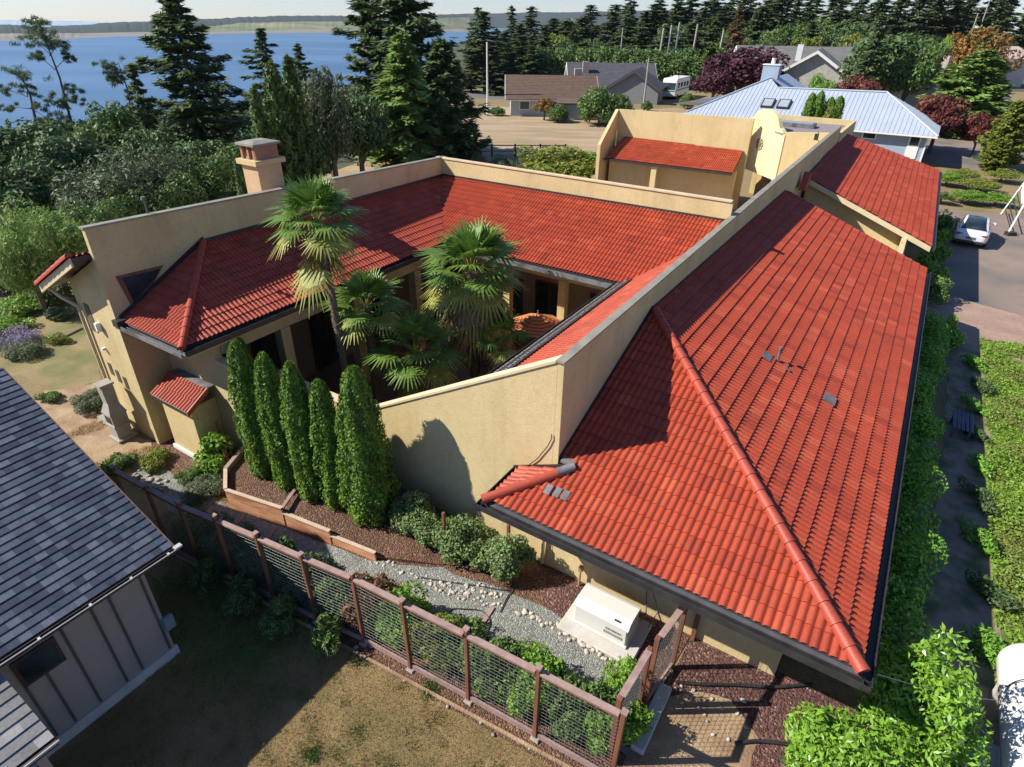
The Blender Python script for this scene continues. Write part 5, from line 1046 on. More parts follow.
# ------------------------------------------------------------------ car, ladder frame
def car(loc, rz, label, paint):
    t = thing('parked_car', loc, label, 'car', None, rz)
    base = Vector(loc)
    secs = [(-2.32, .40, .78, .62), (-2.25, .30, .92, .80), (-1.9, .22, 1.02, .90), (-1.2, .20, .98, .92), (0, .20, .96, .93), (1.2, .20, .93, .92), (1.8, .22, .84, .88), (2.2, .26, .70, .78), (2.33, .34, .60, .6)]
    vs = []; fs = []; K = 12
    for (y, zb, zt, hw) in secs:
        ring = [(-hw * .86, zb), (-hw, zb + .12), (-hw * 1.0, zb + .34), (-hw * .97, zt - .14), (-hw * .88, zt - .03), (-hw * .55, zt), (hw * .55, zt), (hw * .88, zt - .03), (hw * .97, zt - .14), (hw * 1.0, zb + .34), (hw, zb + .12), (hw * .86, zb)]
        vs += [(x, y, z) for x, z in ring]
    for i in range(len(secs) - 1): fs += [(i * K + k, i * K + (k + 1) % K, (i + 1) * K + (k + 1) % K, (i + 1) * K + k) for k in range(K)]
    fs += [tuple(range(K)), tuple((len(secs) - 1) * K + k for k in range(K - 1, -1, -1))]
    def part(name, vs, fs, mat, par=t, smooth=True, sub=1, loc=(0, 0, 0)):
        me = bpy.data.meshes.new(name); me.from_pydata(vs, [], fs); bm = bmesh.new(); bm.from_mesh(me); bmesh.ops.recalc_face_normals(bm, faces=bm.faces); bm.to_mesh(me); bm.free()
        for f in me.polygons: f.use_smooth = smooth
        o = link(name, me, mat, par, loc)
        if sub: s_ = o.modifiers.new('s', 'SUBSURF'); s_.levels = s_.render_levels = sub
        return o
    body = part('body', vs, fs, paint, sub=2)
    # cabin
    cs_ = [(-1.75, .98, .98, .80, .78), (-1.2, .95, 1.26, .82, .66), (-.5, .94, 1.42, .84, .62), (.3, .92, 1.43, .84, .60), (.8, .90, 1.30, .84, .62), (1.45, .88, .90, .80, .76)]
    def cab(grow, mat, name, which):
        vs = []; fs = []; 
        for (y, z0, z1, w0, w1) in cs_: vs += [(-w0 - grow, y, z0), (-w1 - grow, y, z1 - .05), (-w1 + .12, y, z1 + grow), (w1 - .12, y, z1 + grow), (w1 + grow, y, z1 - .05), (w0 + grow, y, z0)]
        for i in range(len(cs_) - 1):
            for k in range(5):
                if (k, i) in which: fs.append((i * 6 + k, i * 6 + k + 1, (i + 1) * 6 + k + 1, (i + 1) * 6 + k))
        return part(name, vs, fs, mat, sub=1)
    allf = {(k, i) for k in range(5) for i in range(5)}
    cab(0.0, GLASS, 'glasshouse', allf)
    fr_ = {(1, i) for i in range(5)} | {(3, i) for i in range(5)}
    cab(0.012, paint, 'roof_frame', fr_)
    for sx in (-1, 1):
        for y in (-1.45, 1.42):
            w_ = MB(); c = Vector((sx * 0.80, y, 0.34)); vsx = []
            me_ = MB(); me_.tube([c + Vector((-0.11, 0, 0)), c + Vector((0.11, 0, 0))], 0.34, 20)
            me = bpy.data.meshes.new('wheel'); me.from_pydata([tuple(v_) for v_ in me_.v], [], me_.f); wh = link('wheel', me, GUTTER, t)
            me_ = MB(); me_.tube([c + Vector((sx * 0.10, 0, 0)), c + Vector((sx * 0.125, 0, 0))], 0.22, 16)
            me = bpy.data.meshes.new('rim'); me.from_pydata([tuple(v_) for v_ in me_.v], [], me_.f); link('rim', me, FLASH, wh)
        me_ = MB(); me_.obox((sx * 0.62, -2.24, 0.80), (0.20, 0, 0), (0, 0.05, 0), (0, 0, 0.045)); me = bpy.data.meshes.new('tail_light'); me.from_pydata([tuple(v_) for v_ in me_.v], [], me_.f); link('tail_light', me, mat_plain('tail_lamp_red', (0.35, 0.02, 0.02), 0.2) if sx < 0 else bpy.data.materials['tail_lamp_red'], t)
        me_ = MB(); me_.obox((sx * 0.98, 0.75, 0.98), (0.09, 0, 0), (0, 0.05, 0), (0, 0, 0.06)); me = bpy.data.meshes.new('wing_mirror'); me.from_pydata([tuple(v_) for v_ in me_.v], [], me_.f); link('wing_mirror', me, paint, t)
    me_ = MB(); me_.obox((0, -2.34, 0.62), (0.24, 0, 0), (0, 0.012, 0), (0, 0, 0.06)); me = bpy.data.meshes.new('number_plate'); me.from_pydata([tuple(v_) for v_ in me_.v], [], me_.f); link('number_plate', me, FLASH, t)
    me_ = MB(); me_.obox((0, -2.30, 0.38), (0.7, 0, 0), (0, 0.04, 0), (0, 0, 0.07)); me = bpy.data.meshes.new('rear_diffuser'); me.from_pydata([tuple(v_) for v_ in me_.v], [], me_.f); link('rear_diffuser', me, GUTTER, t)
    return t
m, n, l, p = newmat('white_car_paint'); p.inputs['Base Color'].default_value = (0.72, 0.74, 0.78, 1); p.inputs['Roughness'].default_value = 0.25; p.inputs['Coat Weight'].default_value = 0.6
rear = (G(949.5, 246) + G(990, 249)) / 2; cdir = (G(972, 200) - rear); ca = R(-36); rear = rear - Vector((0.25, 0.1, 0))
fw = Vector((-math.sin(ca), math.cos(ca), 0))
car(rear + fw * 2.35, ca, 'white sedan with dark glass roof parked on the driveway beside the wing', m)
lad = thing('ladder_frame', G(1012, 232), 'white folding ladder frame with a pale shell standing on the driveway edge', 'ladder')
lp = [G(952 + 0, 243 - 10), G(990, 216)]
f0 = G(1004, 236); f1 = G(1001, 215); tp = D(1021, 172, f0.y + 0.4)
up_ = (G(1024, 230) - G(1004, 236)).normalized()
lr = FLASH
WHT = mat_plain('aluminium', (0.66, 0.65, 0.60), 0.4)
A0 = G(1007, 235); A1 = G(1001, 214); T0 = A0 + Vector((0.7, 0.5, 2.3)); T1 = A1 + Vector((0.9, 0.2, 2.3))
for a_, b_ in ((A0, T0), (A1, T1)):
    mb = MB(); mb.beam(a_, b_, 0.09, 0.05); mb.build('rail', WHT, lad)
for k in range(1, 6):
    mb = MB(); mb.beam(A0.lerp(T0, k / 6), A1.lerp(T1, k / 6), 0.06, 0.03); mb.build('rung', GUTTER, lad)
mb = MB(); mb.tube([T0 + Vector((0.0, 0, -0.4)), T0 + Vector((0.15, 0.3, 0.35)), T1 + Vector((0.4, 0, 0.4)), T1 + Vector((1.2, 0.2, 0.1))], [0.2, 0.42, 0.42, 0.2], 12); mb.build('shell', WHITEP, lad)
mb = MB(); mb.obox(A0 + Vector((0.1, -0.1, 0.12)), (0.28, 0, 0), (0, 0.2, 0), (0, 0, 0.12)); mb.build('foot_box', GUTTER, lad)
for k, (dx, dy) in enumerate(((2.2, 0.6), (2.0, 2.4))):
    mb = MB(); mb.beam(A0 + Vector((dx, dy, 0)), T0 + Vector((0.6, 0.4, 0)), 0.07, 0.05); mb.build('leg', WHT, lad)

sheet('bare_ground', [G(655, 700), G(690, 690), G(730, 700), G(760, 740), G(740, 790), G(640, 800), G(620, 770)], STRAWSOIL, 0.014, jag=0.05)
# ------------------------------------------------------------------ plants near the villa
def mb_from(name, V, mat, parent, loc=(0, 0, 0), smooth=False):
    me = mesh_np(name, V, np.arange(len(V)).reshape(-1, 4), smooth); return link(name, me, mat, parent, loc)
def cypress(name, base, H, Rr, seed, label, group=None, n=9500, leaf=0.048, taper=0.72, mat=None, lobn=7):
    rg = np.random.default_rng(seed); t = thing(name, base, label, 'cypress tree' if name != 'shrub' else 'shrub', group)
    z = rg.uniform(0.0, 1, n) ** 0.9; az = rg.uniform(0, 2 * math.pi, n)
    prof = np.where(z < taper, 0.78 + 0.22 * np.sin(np.clip(z / taper, 0, 1) * math.pi * 0.62 + 0.3), 1.0) * np.clip((1 - z) / (1 - taper), 0, 1) ** 0.45
    ph = rg.uniform(0, 6.28, 4)
    lump = 1 + 0.11 * np.sin(az * lobn + ph[0] + 2.2 * np.sin(z * 5 + ph[2])) + 0.07 * np.sin(z * 24 + az * 2 + ph[1]) + 0.05 * np.sin(z * 47 + az * 5 + ph[3])
    r_ = Rr * prof * lump * rg.uniform(0.80, 1.06, n)
    P_ = np.stack([np.cos(az) * r_, np.sin(az) * r_, 0.06 + z * H], 1); N_ = np.stack([np.cos(az), np.sin(az), np.full(n, 0.25)], 1)
    ax = np.stack([np.cos(az) * 0.3, np.sin(az) * 0.3, np.ones(n)], 1)
    V, _ = leafV(P_, N_, leaf, 0.42, rg, 0.55, 0.0, ax)
    mb_from('crown', V, mat or L_ARB, t)
    core = MB(); core.tube([t.location + ZZ * 0.02, t.location + ZZ * H * 0.5, t.location + ZZ * H * 0.93], [0.06, 0.05, 0.01], 6); core.build('trunk', BARK, t)
    # an inner body of old foliage that stops the light
    K = 14; cb = MB(); prf = []
    for k in range(K + 1):
        zz = k / K; pr = (0.78 + 0.22 * math.sin(min(1, zz / taper) * math.pi * 0.62 + 0.3) if zz < taper else 1.0) * max(0, min(1, (1 - zz) / (1 - taper))) ** 0.45
        prf.append((max(0.01, Rr * pr * 0.80), 0.06 + zz * H * 0.97))
    cb.lathe(t.location, prf, 14); cb.build('inner_foliage', L_DEEP, t)
    return t
cyl = ['leftmost and darkest column cypress of the row by the low courtyard wall', 'second column cypress from the left in the raised bed', 'middle column cypress of the row in the raised bed', 'shorter column cypress with a ragged top beside the largest one', 'largest broad column cypress at the right end of the row']
cyd = [((262, 482), (239, 345), 0.36, 0.42), ((287, 494), (264, 357), 0.35, 0.42), ((311, 504), (288, 366), 0.35, 0.42), ((335, 512), (313, 384), 0.36, 0.32), ((367, 530), (348, 371), 0.60, 0.14)]
for k, (b_, tp, rr_, bz) in enumerate(cyd):
    p = G(*b_, bz); p = p + UV_ * rr_ * 0.8 - VV_ * rr_ * 0.45; top = D(*tp, p.y)
    cypress('column_cypress', p, top.z - bz + 0.05, rr_ * 1.1, 50 + k, cyl[k], 'column cypresses in the raised bed', n=9000 if k < 4 else 16000, taper=0.62 if k < 4 else 0.36)
# the cypress in the corner behind the low wall
for k, (u, v, rr_) in enumerate(((222, 331, 0.22), (236, 338, 0.26))):
    p = W(9.2 - k * 0.3, -14.6 + k * 0.5); top = D(u, v, p.y)
    p.x = top.x
    cypress('column_cypress', p, top.z, rr_ * 1.25, 70 + k, ['slim knobbly cypress rising under the gutter behind the low wall', 'rounder knobbly cypress behind the low wall beside the row'][k], 'cypresses behind the low wall', n=6000)

def shrub(name, c, R3, label, cat, mat, K=14, n=3500, leaf=0.04, asp=0.5, seed=1, lr=0.4, group=None, droop=0, stems=True, flat=0.4, core=True, tilt=0.6):
    c = Vector(c); t = thing(name, (c.x, c.y, c.z), label, cat, group)
    me = crown_mesh('foliage', R3, K, n, leaf, seed, lr, asp, droop, 0.6, flat, tilt, zc=R3[2] * 0.45)
    link('foliage', me, mat, t)
    if stems:
        mb = MB(); rg = random.Random(seed)
        for k in range(5):
            a = k * 1.26 + rg.random(); q = t.location + Vector((math.cos(a) * R3[0] * 0.5, math.sin(a) * R3[1] * 0.5, R3[2] * 0.9)); mb.tube([t.location - ZZ * 0.05, t.location.lerp(q, 0.5) + ZZ * 0.05, q], [0.02 + .02 * R3[0], 0.015 + .015 * R3[0], 0.006], 5)
        mb.build('stem', BARK, t)
    return t
L_SHRUB = mat_leaf('shrub_leaf', (0.12, 0.19, 0.06), (0.24, 0.33, 0.12), (0.15, 0.21, 0.07), trans=0.2)
for k, (u, v, r_, rz_, lb) in enumerate(((398, 545, 0.52, 0.85, 'upright green shrub with a red stake next to the largest cypress'), (420, 556, 0.50, 0.62, 'lower green shrub second from the largest cypress'), (450, 568, 0.62, 0.80, 'broad green shrub in the middle of the row below the yellow wall'), (478, 582, 0.46, 0.55, 'low green shrub fourth in the row below the yellow wall'), (500, 590, 0.50, 0.82, 'green shrub at the right end of the row before the roof corner'))):
    shrub('leafy_shrub', G(u, v) + UV_ * 0.55, (r_ * 1.35, r_ * 1.15, rz_ * 1.1), lb, 'shrub', L_SHRUB, 26, 8500, 0.040, 0.55, 1 + k, 0.34, 'shrub row below the yellow wall', flat=0.2)
shrub('grape_vine', W(7.25, -14.9, 0.0), (0.55, 0.65, 0.85), 'bright leafy grape vine climbing posts beside the small tiled bay', 'vine', L_BRIGHT, 16, 2600, 0.062, 0.75, 4)
shrub('rosemary_bush', G(198, 500) + UV_ * 0.3, (0.62, 0.75, 0.36), 'low feathery grey green bush at the near end of the raised bed', 'bush', L_GREY, 16, 5200, 0.05, 0.16, 5, flat=0.2)
shrub('rosemary_bush', G(182, 487) + UV_ * 0.3, (0.5, 0.5, 0.28), 'smaller feathery green bush behind the grey green one near the path', 'bush', L_MID, 12, 3600, 0.045, 0.18, 6)
shrub('garden_bush', G(150, 468) + UV_ * 0.3, (0.55, 0.6, 0.35), 'low yellowish green bush beside the outdoor fireplace base', 'bush', L_YEL, 12, 3200, 0.045, 0.4, 7)
shrub('garden_bush', G(122, 468), (0.45, 0.5, 0.3), 'dark green bush below the outdoor fireplace by the slate roof edge', 'bush', L_MID, 12, 3000, 0.045, 0.4, 8)
shrub('garden_bush', G(105, 475), (0.4, 0.4, 0.25), 'leafy weed clump nearest the slate roof edge below the fireplace', 'bush', L_BRIGHT, 8, 1500, 0.05, 0.4, 9)
shrub('broom_bush', G(88, 410) + UV_ * 0.3, (0.72, 0.72, 0.52), 'round olive broom bush left of the outdoor fireplace', 'bush', L_GREY, 18, 6500, 0.06, 0.13, 10)
shrub('lavender_bush', G(28, 356), (0.9, 0.9, 0.42), 'grey green lavender mound with purple flower haze on the yellowed lawn', 'lavender', L_GREY, 16, 4500, 0.06, 0.14, 11)
lv = shrub('lavender_flowers', G(14, 343), (1.2, 0.9, 0.40), 'hazy purple lavender in flower at the left edge of the lawn', 'lavender', L_LAV, 16, 3600, 0.06, 0.18, 12)
shrub('garden_bush', G(55, 343), (0.6, 0.5, 0.3), 'small yellow flowered bush at the right of the lavender mound', 'bush', L_YEL, 8, 1500, 0.05, 0.3, 13)
shrub('garden_bush', G(52, 400), (0.5, 0.4, 0.2), 'low green weed patch between the lawn and the slate roof', 'bush', L_MID, 8, 1500, 0.05, 0.35, 14)
# straw coloured grass on the bank
V_, _ = (None, None)
pts = []; rg = np.random.default_rng(5)
for k in range(9000):
    a = rg.uniform(3.5, 6.8); b_ = rg.uniform(-20.5, -17); pts.append(W(a + 0.0, b_, 0.03))
P_ = np.array([tuple(p) for p in pts]); keep = (np.sin(P_[:, 0] * 2.1) + np.sin(P_[:, 1] * 2.7 + 1) > 0.1); P_ = P_[keep]
V, _ = leafV(P_, np.tile([0.5, -0.5, 0.6], (len(P_), 1)), 0.09, 0.07, rg, 0.5, 0, np.tile([0.2, 0.1, 1.0], (len(P_), 1)))
o = mb_from('straw_grass', V, L_STRAW, None); tag(o, 'pale dry straw grass on the bank before the outdoor fireplace', 'dry grass', kind='stuff')

# strappy plants
def strappy(name, c, h, n, seed, label, mat=L_BRIGHT, w=0.022):
    rg = np.random.default_rng(seed); c = Vector(c); Vs = []
    for k in range(n):
        az = rg.uniform(0, 6.28); ln = rg.uniform(0.15, 0.75) * h; hh = h * rg.uniform(0.6, 1.1); d = np.array([math.cos(az), math.sin(az), 0]); s = np.array([-d[1], d[0], 0]) * w
        p0 = np.array([rg.normal(0, 0.05), rg.normal(0, 0.05), 0]); p1 = p0 + d * ln * 0.4 + np.array([0, 0, hh * 0.65]); p2 = p0 + d * ln + np.array([0, 0, hh * (0.95 - 0.25 * rg.random())])
        Vs += [p0 - s, p0 + s, p1 + s, p1 - s, p1 - s, p1 + s, p2 + s * 0.1, p2 - s * 0.1]
    t = thing(name, c, label, 'plant'); mb_from('leaves', np.array(Vs), mat, t); return t
strappy('iris_clump', G(290, 572), 0.75, 60, 1, 'spiky iris clump on the gravel behind the shaded fence')
strappy('iris_clump', G(186, 530), 0.5, 60, 2, 'small bright iris clump on the gravel near the slate roof corner')
strappy('iris_clump', G(305, 582), 0.5, 30, 3, 'thin iris tuft at the right of the spiky clump on the gravel', L_MID)

# planting strip along the fence
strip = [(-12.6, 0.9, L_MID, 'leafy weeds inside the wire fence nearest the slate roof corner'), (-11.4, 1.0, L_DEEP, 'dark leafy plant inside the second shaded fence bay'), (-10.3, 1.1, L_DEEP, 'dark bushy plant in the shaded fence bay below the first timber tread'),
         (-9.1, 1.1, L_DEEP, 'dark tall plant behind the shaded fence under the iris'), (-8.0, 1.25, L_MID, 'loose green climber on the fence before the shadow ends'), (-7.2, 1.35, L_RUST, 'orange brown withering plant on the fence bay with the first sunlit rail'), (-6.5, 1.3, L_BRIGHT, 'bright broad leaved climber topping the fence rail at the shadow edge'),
         (-5.4, 1.35, L_YEL, 'yellowing vine in the sunlit fence bay'), (-4.9, 1.3, L_MID, 'green vine beside the yellowing one in the fence'), (-4.0, 1.3, L_MID, 'dense green bean plant in the fence bay opposite the hose'), (-3.4, 1.2, L_BRIGHT, 'pale green squash plant in the fence bay opposite the generator'),
         (-2.4, 1.25, L_MID, 'green tomato plant in the last fence bay but one'), (-1.8, 1.1, L_BRIGHT, 'bright feathery plant filling the fence corner by the gate')]
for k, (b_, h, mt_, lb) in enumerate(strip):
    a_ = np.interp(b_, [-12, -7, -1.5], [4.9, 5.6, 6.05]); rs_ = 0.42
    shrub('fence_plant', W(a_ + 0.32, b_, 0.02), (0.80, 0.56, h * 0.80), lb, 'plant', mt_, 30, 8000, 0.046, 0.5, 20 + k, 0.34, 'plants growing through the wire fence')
# lawn side creepers under the fence in shade
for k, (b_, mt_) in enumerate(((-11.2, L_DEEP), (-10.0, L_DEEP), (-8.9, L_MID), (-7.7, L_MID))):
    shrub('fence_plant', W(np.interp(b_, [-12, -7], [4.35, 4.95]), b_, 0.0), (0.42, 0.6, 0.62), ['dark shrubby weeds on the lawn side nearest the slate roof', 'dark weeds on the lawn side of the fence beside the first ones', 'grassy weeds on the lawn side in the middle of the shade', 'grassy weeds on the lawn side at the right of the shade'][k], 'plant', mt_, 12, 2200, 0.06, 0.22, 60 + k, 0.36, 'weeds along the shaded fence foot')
shrub('tomato_bush', G(612, 712) + UV_ * 0.25, (0.40, 0.45, 0.95), 'tall bright feathery bush rising behind the fence corner near the gate', 'bush', L_BRIGHT, 16, 3600, 0.045, 0.35, 81)

# laurel at the lower right, hedge under the eave, side growth
def laurel(c, R3, seed, label, n=5200, K=30):
    t = thing('laurel_bush', c, label, 'laurel bush'); rg = np.random.default_rng(seed)
    me = crown_mesh('foliage', R3, K, int(n * 1.5), 0.066, seed, 0.34, 0.36, 0.1, 0.55, 0.35, 0.75, zc=R3[2] * 0.5); link('foliage', me, L_LAUREL, t)
    mb = MB()
    for k in range(7):
        a = k * 0.9; q = t.location + Vector((math.cos(a) * R3[0] * 0.55, math.sin(a) * R3[1] * 0.55, R3[2] * 1.0)); mb.tube([t.location - ZZ * 0.1, t.location.lerp(q, 0.5), q], [0.04, 0.025, 0.008], 5)
    mb.build('stem', BARK, t); return t
laurel(G(850, 765, 0.9) - ZZ * 0.9, (1.2, 1.05, 1.5), 5, 'big glossy bright green laurel bush under the near roof corner', 10500, 46)
laurel(G(915, 720, 1.0) - ZZ * 1.0, (0.8, 1.3, 1.95), 6, 'upright glossy laurel bush right of the roof corner', 9000, 42)
laurel(G(905, 800, 0.9) - ZZ * 0.9, (0.9, 0.9, 1.2), 7, 'glossy laurel bush at the bottom edge beside the side path', 5000, 28)
hd = thing('foundation_hedge', W(20, 2.3), 'long dark green hedge in the shade under the right eave', 'hedge')
rg = np.random.default_rng(9); Vs = []
for k in range(74):
    a = 10.6 + k * 0.25 + rg.uniform(-.1, .1); b_ = rg.uniform(1.35, 2.55); hh = rg.uniform(0.7, 1.45); rr_ = rg.uniform(0.4, 0.62)
    P_, N_ = shell(640, tuple(W(a, b_, hh) - hd.location), (rr_, rr_, rr_ * 1.05), rg, 0.6); v, _ = leafV(P_, N_, 0.055, 0.5, rg, 0.6); Vs.append(v)
V = np.concatenate(Vs); V[:, 2] = np.maximum(V[:, 2], 0.0); mb_from('foliage', V, L_HEDGE, hd)
mb = MB(); mb.box(10.8, 28.8, 1.3, 2.4, 0.02, 1.1); mb.build('inner_branches', L_DEEP, hd)
shrub('rhododendron', W(29.2, 3.0), (0.7, 0.7, 0.95), 'bright broad leaved shrub at the far end of the shaded hedge', 'shrub', L_LAUREL, 14, 1500, 0.09, 0.4, 90)
shrub('flowering_shrub', W(32.0, 0.9), (1.1, 1.2, 1.1), 'green shrub with red blooms between the two right hand roofs', 'shrub', L_BRIGHT, 14, 2200, 0.08, 0.5, 91)
shrub('red_blooms', W(32.6, 0.4, 1.3), (0.4, 0.4, 0.3), 'cluster of red flowers on the shrub between the roofs', 'flowers', mat_leaf('red_petals', (0.5, 0.03, 0.04), (0.6, 0.06, 0.06)), 6, 240, 0.05, 0.8, 92, stems=False)
shrub('garden_shrub', W(34.5, 2.2), (0.9, 1.3, 1.2), 'rounded dark shrub below the near corner of the far roof', 'shrub', L_MID, 14, 2200, 0.08, 0.5, 93)
for k, (a, b_, sz) in enumerate(((37.5, 2.1, 1.0), (41, 2.2, 0.9), (45, 2.2, 0.9), (49, 2.3, 1.1))):
    shrub('garden_shrub', W(a, b_), (sz, sz * 0.7, sz), ['shaded shrub beside the driveway below the far wing gutter', 'second shaded shrub along the far wing beside the car', 'third shaded shrub along the far wing', 'last shaded shrub along the far wing before the garden'][k], 'shrub', L_HEDGE, 12, 1800, 0.08, 0.5, 94 + k, group='shrubs along the far wing')
# weeds along the path's right side, in shade
for k in range(9):
    a = 12.5 + k * 1.9; c = W(a, 4.15 + 0.12 * math.sin(k * 2)); shrub('path_weeds', c, (0.36, 0.75, 0.34), 'dark weed clump along the shaded edge of the side path', 'weeds', L_DEEP if k % 2 else L_HEDGE, 9, 900, 0.06, 0.35, 110 + k, group='weeds along the side path', stems=False)
rg = np.random.default_rng(21); n_ = 125000
a = rg.uniform(11.5, 31, n_); b_ = rg.uniform(4.35, 11.5, n_); m_ = (np.sin(a * 1.3 + 0.5) * np.sin(b_ * 1.9) + 0.4 * np.sin(a * 4.1 + b_ * 3) > -0.95); a, b_ = a[m_], b_[m_]
P_ = np.outer(a, np.array(UV_)) + np.outer(b_, np.array(VV_)); P_[:, 2] = rg.uniform(0.02, 0.22, len(a)) * (0.7 + 0.5 * np.sin(a * 2.2) * np.cos(b_ * 2.7))
V, _ = leafV(P_, np.tile([0, 0, 1.0], (len(a), 1)), 0.055, 0.42, rg, 0.8)
o = mb_from('ground_cover', V, mat_leaf('meadow_leaf', (0.15, 0.27, 0.03), (0.30, 0.44, 0.065), (0.22, 0.27, 0.06), trans=0.3, clump=0.9), None); tag(o, 'leafy green ground cover with browned patches right of the side path', 'ground cover', kind='stuff')
# short lawn blades near the camera
rg = np.random.default_rng(22); n_ = 150000
a = rg.uniform(-3, 5.5, n_); b_ = rg.uniform(-11, 1.5, n_); P_ = np.outer(a, np.array(UV_)) + np.outer(b_, np.array(VV_)); P_[:, 2] = 0.015
keep = (a < np.interp(b_, [-12, -7, -1.5, 2], [4.5, 5.2, 5.65, 5])) & ~((a < 3.1) & (b_ < -10.0))
P_ = P_[keep]; V, _ = leafV(P_, np.tile([0.6, -0.5, 0.35], (len(P_), 1)), 0.036, 0.09, rg, 0.6, 0, np.tile([0.1, 0.0, 0.8], (len(P_), 1)) + rg.normal(0, .5, (len(P_), 3)))
o = mb_from('lawn_grass', V, L_DRY, None); tag(o, 'short dry brown and olive lawn grass in front of the fence', 'grass', kind='stuff')
rg = np.random.default_rng(23); cc_ = rg.uniform([-3, -10], [5.2, 1], (420, 2)); a = (cc_[:, 0][:, None] + rg.normal(0, 0.09, (420, 60))).ravel(); b_ = (cc_[:, 1][:, None] + rg.normal(0, 0.09, (420, 60))).ravel()
keep = (a < np.interp(b_, [-12, -7, -1.5, 2], [4.4, 5.1, 5.5, 4.9])) & ~((a < 3.1) & (b_ < -9.9)); a, b_ = a[keep], b_[keep]
P_ = np.outer(a, np.array(UV_)) + np.outer(b_, np.array(VV_)); P_[:, 2] = 0.03; V, _ = leafV(P_, np.tile([0.6, -0.5, 0.35], (len(P_), 1)), 0.055, 0.08, rg, 0.6, 0, np.tile([0.1, 0.0, 0.9], (len(P_), 1)) + rg.normal(0, .5, (len(P_), 3)))
o = mb_from('lawn_tufts', V, mat_leaf('tuft_blade', (0.16, 0.15, 0.05), (0.36, 0.28, 0.13), (0.14, 0.18, 0.05), trans=0.2, clump=0.5), None); tag(o, 'longer straw and olive tufts scattered over the dry lawn', 'grass', kind='stuff')
def patch_grass(name, cpx, r, n, mat, label, seed, h=0.06):
    rg = np.random.default_rng(seed); c = G(*cpx); d = rg.normal(0, 1, (n, 2)) * r; P_ = np.stack([c.x + d[:, 0], c.y + d[:, 1], np.full(n, 0.03)], 1)
    V, _ = leafV(P_, np.tile([0.6, -0.5, 0.35], (n, 1)), h, 0.12, rg, 0.6, 0, np.tile([0.1, 0.0, 0.8], (n, 1)) + rg.normal(0, .4, (n, 3))); o = mb_from(name, V, mat, None); tag(o, label, 'grass', kind='stuff')
patch_grass('green_grass', (200, 590), 0.55, 7000, L_GRASS, 'greener grass strip beside the corner of the board and batten house', 31)
patch_grass('green_grass', (240, 640), 0.8, 7000, L_GRASS, 'dark green shaded grass between the grey house and the fence', 32)
patch_grass('green_grass', (430, 690), 0.10, 350, L_MID, 'small green weed tuft on the dry lawn by the fence', 33)
patch_grass('green_grass', (312, 755), 0.08, 250, L_MID, 'small green weed tuft on the dry lawn near the bottom edge', 34)

# ------------------------------------------------------------------ palms
def fan(rg, hub, d, up, size, nl=22, spread=1.75, droop=0.35, w=1.0):
    """one fan: leaflets radiating from the hub in the plane of d (outward) and its side"""
    side = np.cross(d, up); side /= np.linalg.norm(side) + 1e-9; nrm = np.cross(side, d); out = []
    for k in range(nl):
        t = (k / (nl - 1) * 2 - 1) * spread; ln = size * (1 - 0.22 * abs(t) / spread) * rg.uniform(0.9, 1.06)
        dir_ = d * math.cos(t) + side * math.sin(t); sd = -d * math.sin(t) + side * math.cos(t)
        hw = size * spread / nl * 0.55 * w
        p0 = hub; m1 = hub + dir_ * ln * 0.5 + nrm * 0.04 * size + np.array([0, 0, -droop * ln * 0.10]); tip = hub + dir_ * ln * 0.97 + np.array([0, 0, -droop * ln * rg.uniform(0.35, 0.75)])
        out += [p0, m1 - sd * hw, m1 + nrm * hw * 0.35, m1 + sd * hw][:0]
        out += [p0 - sd * 0.004, m1 - sd * hw, m1 + sd * hw * 0.85, p0 + sd * 0.004, m1 - sd * hw, tip - sd * hw * 0.12, tip + sd * hw * 0.12, m1 + sd * hw * 0.85]
    return out
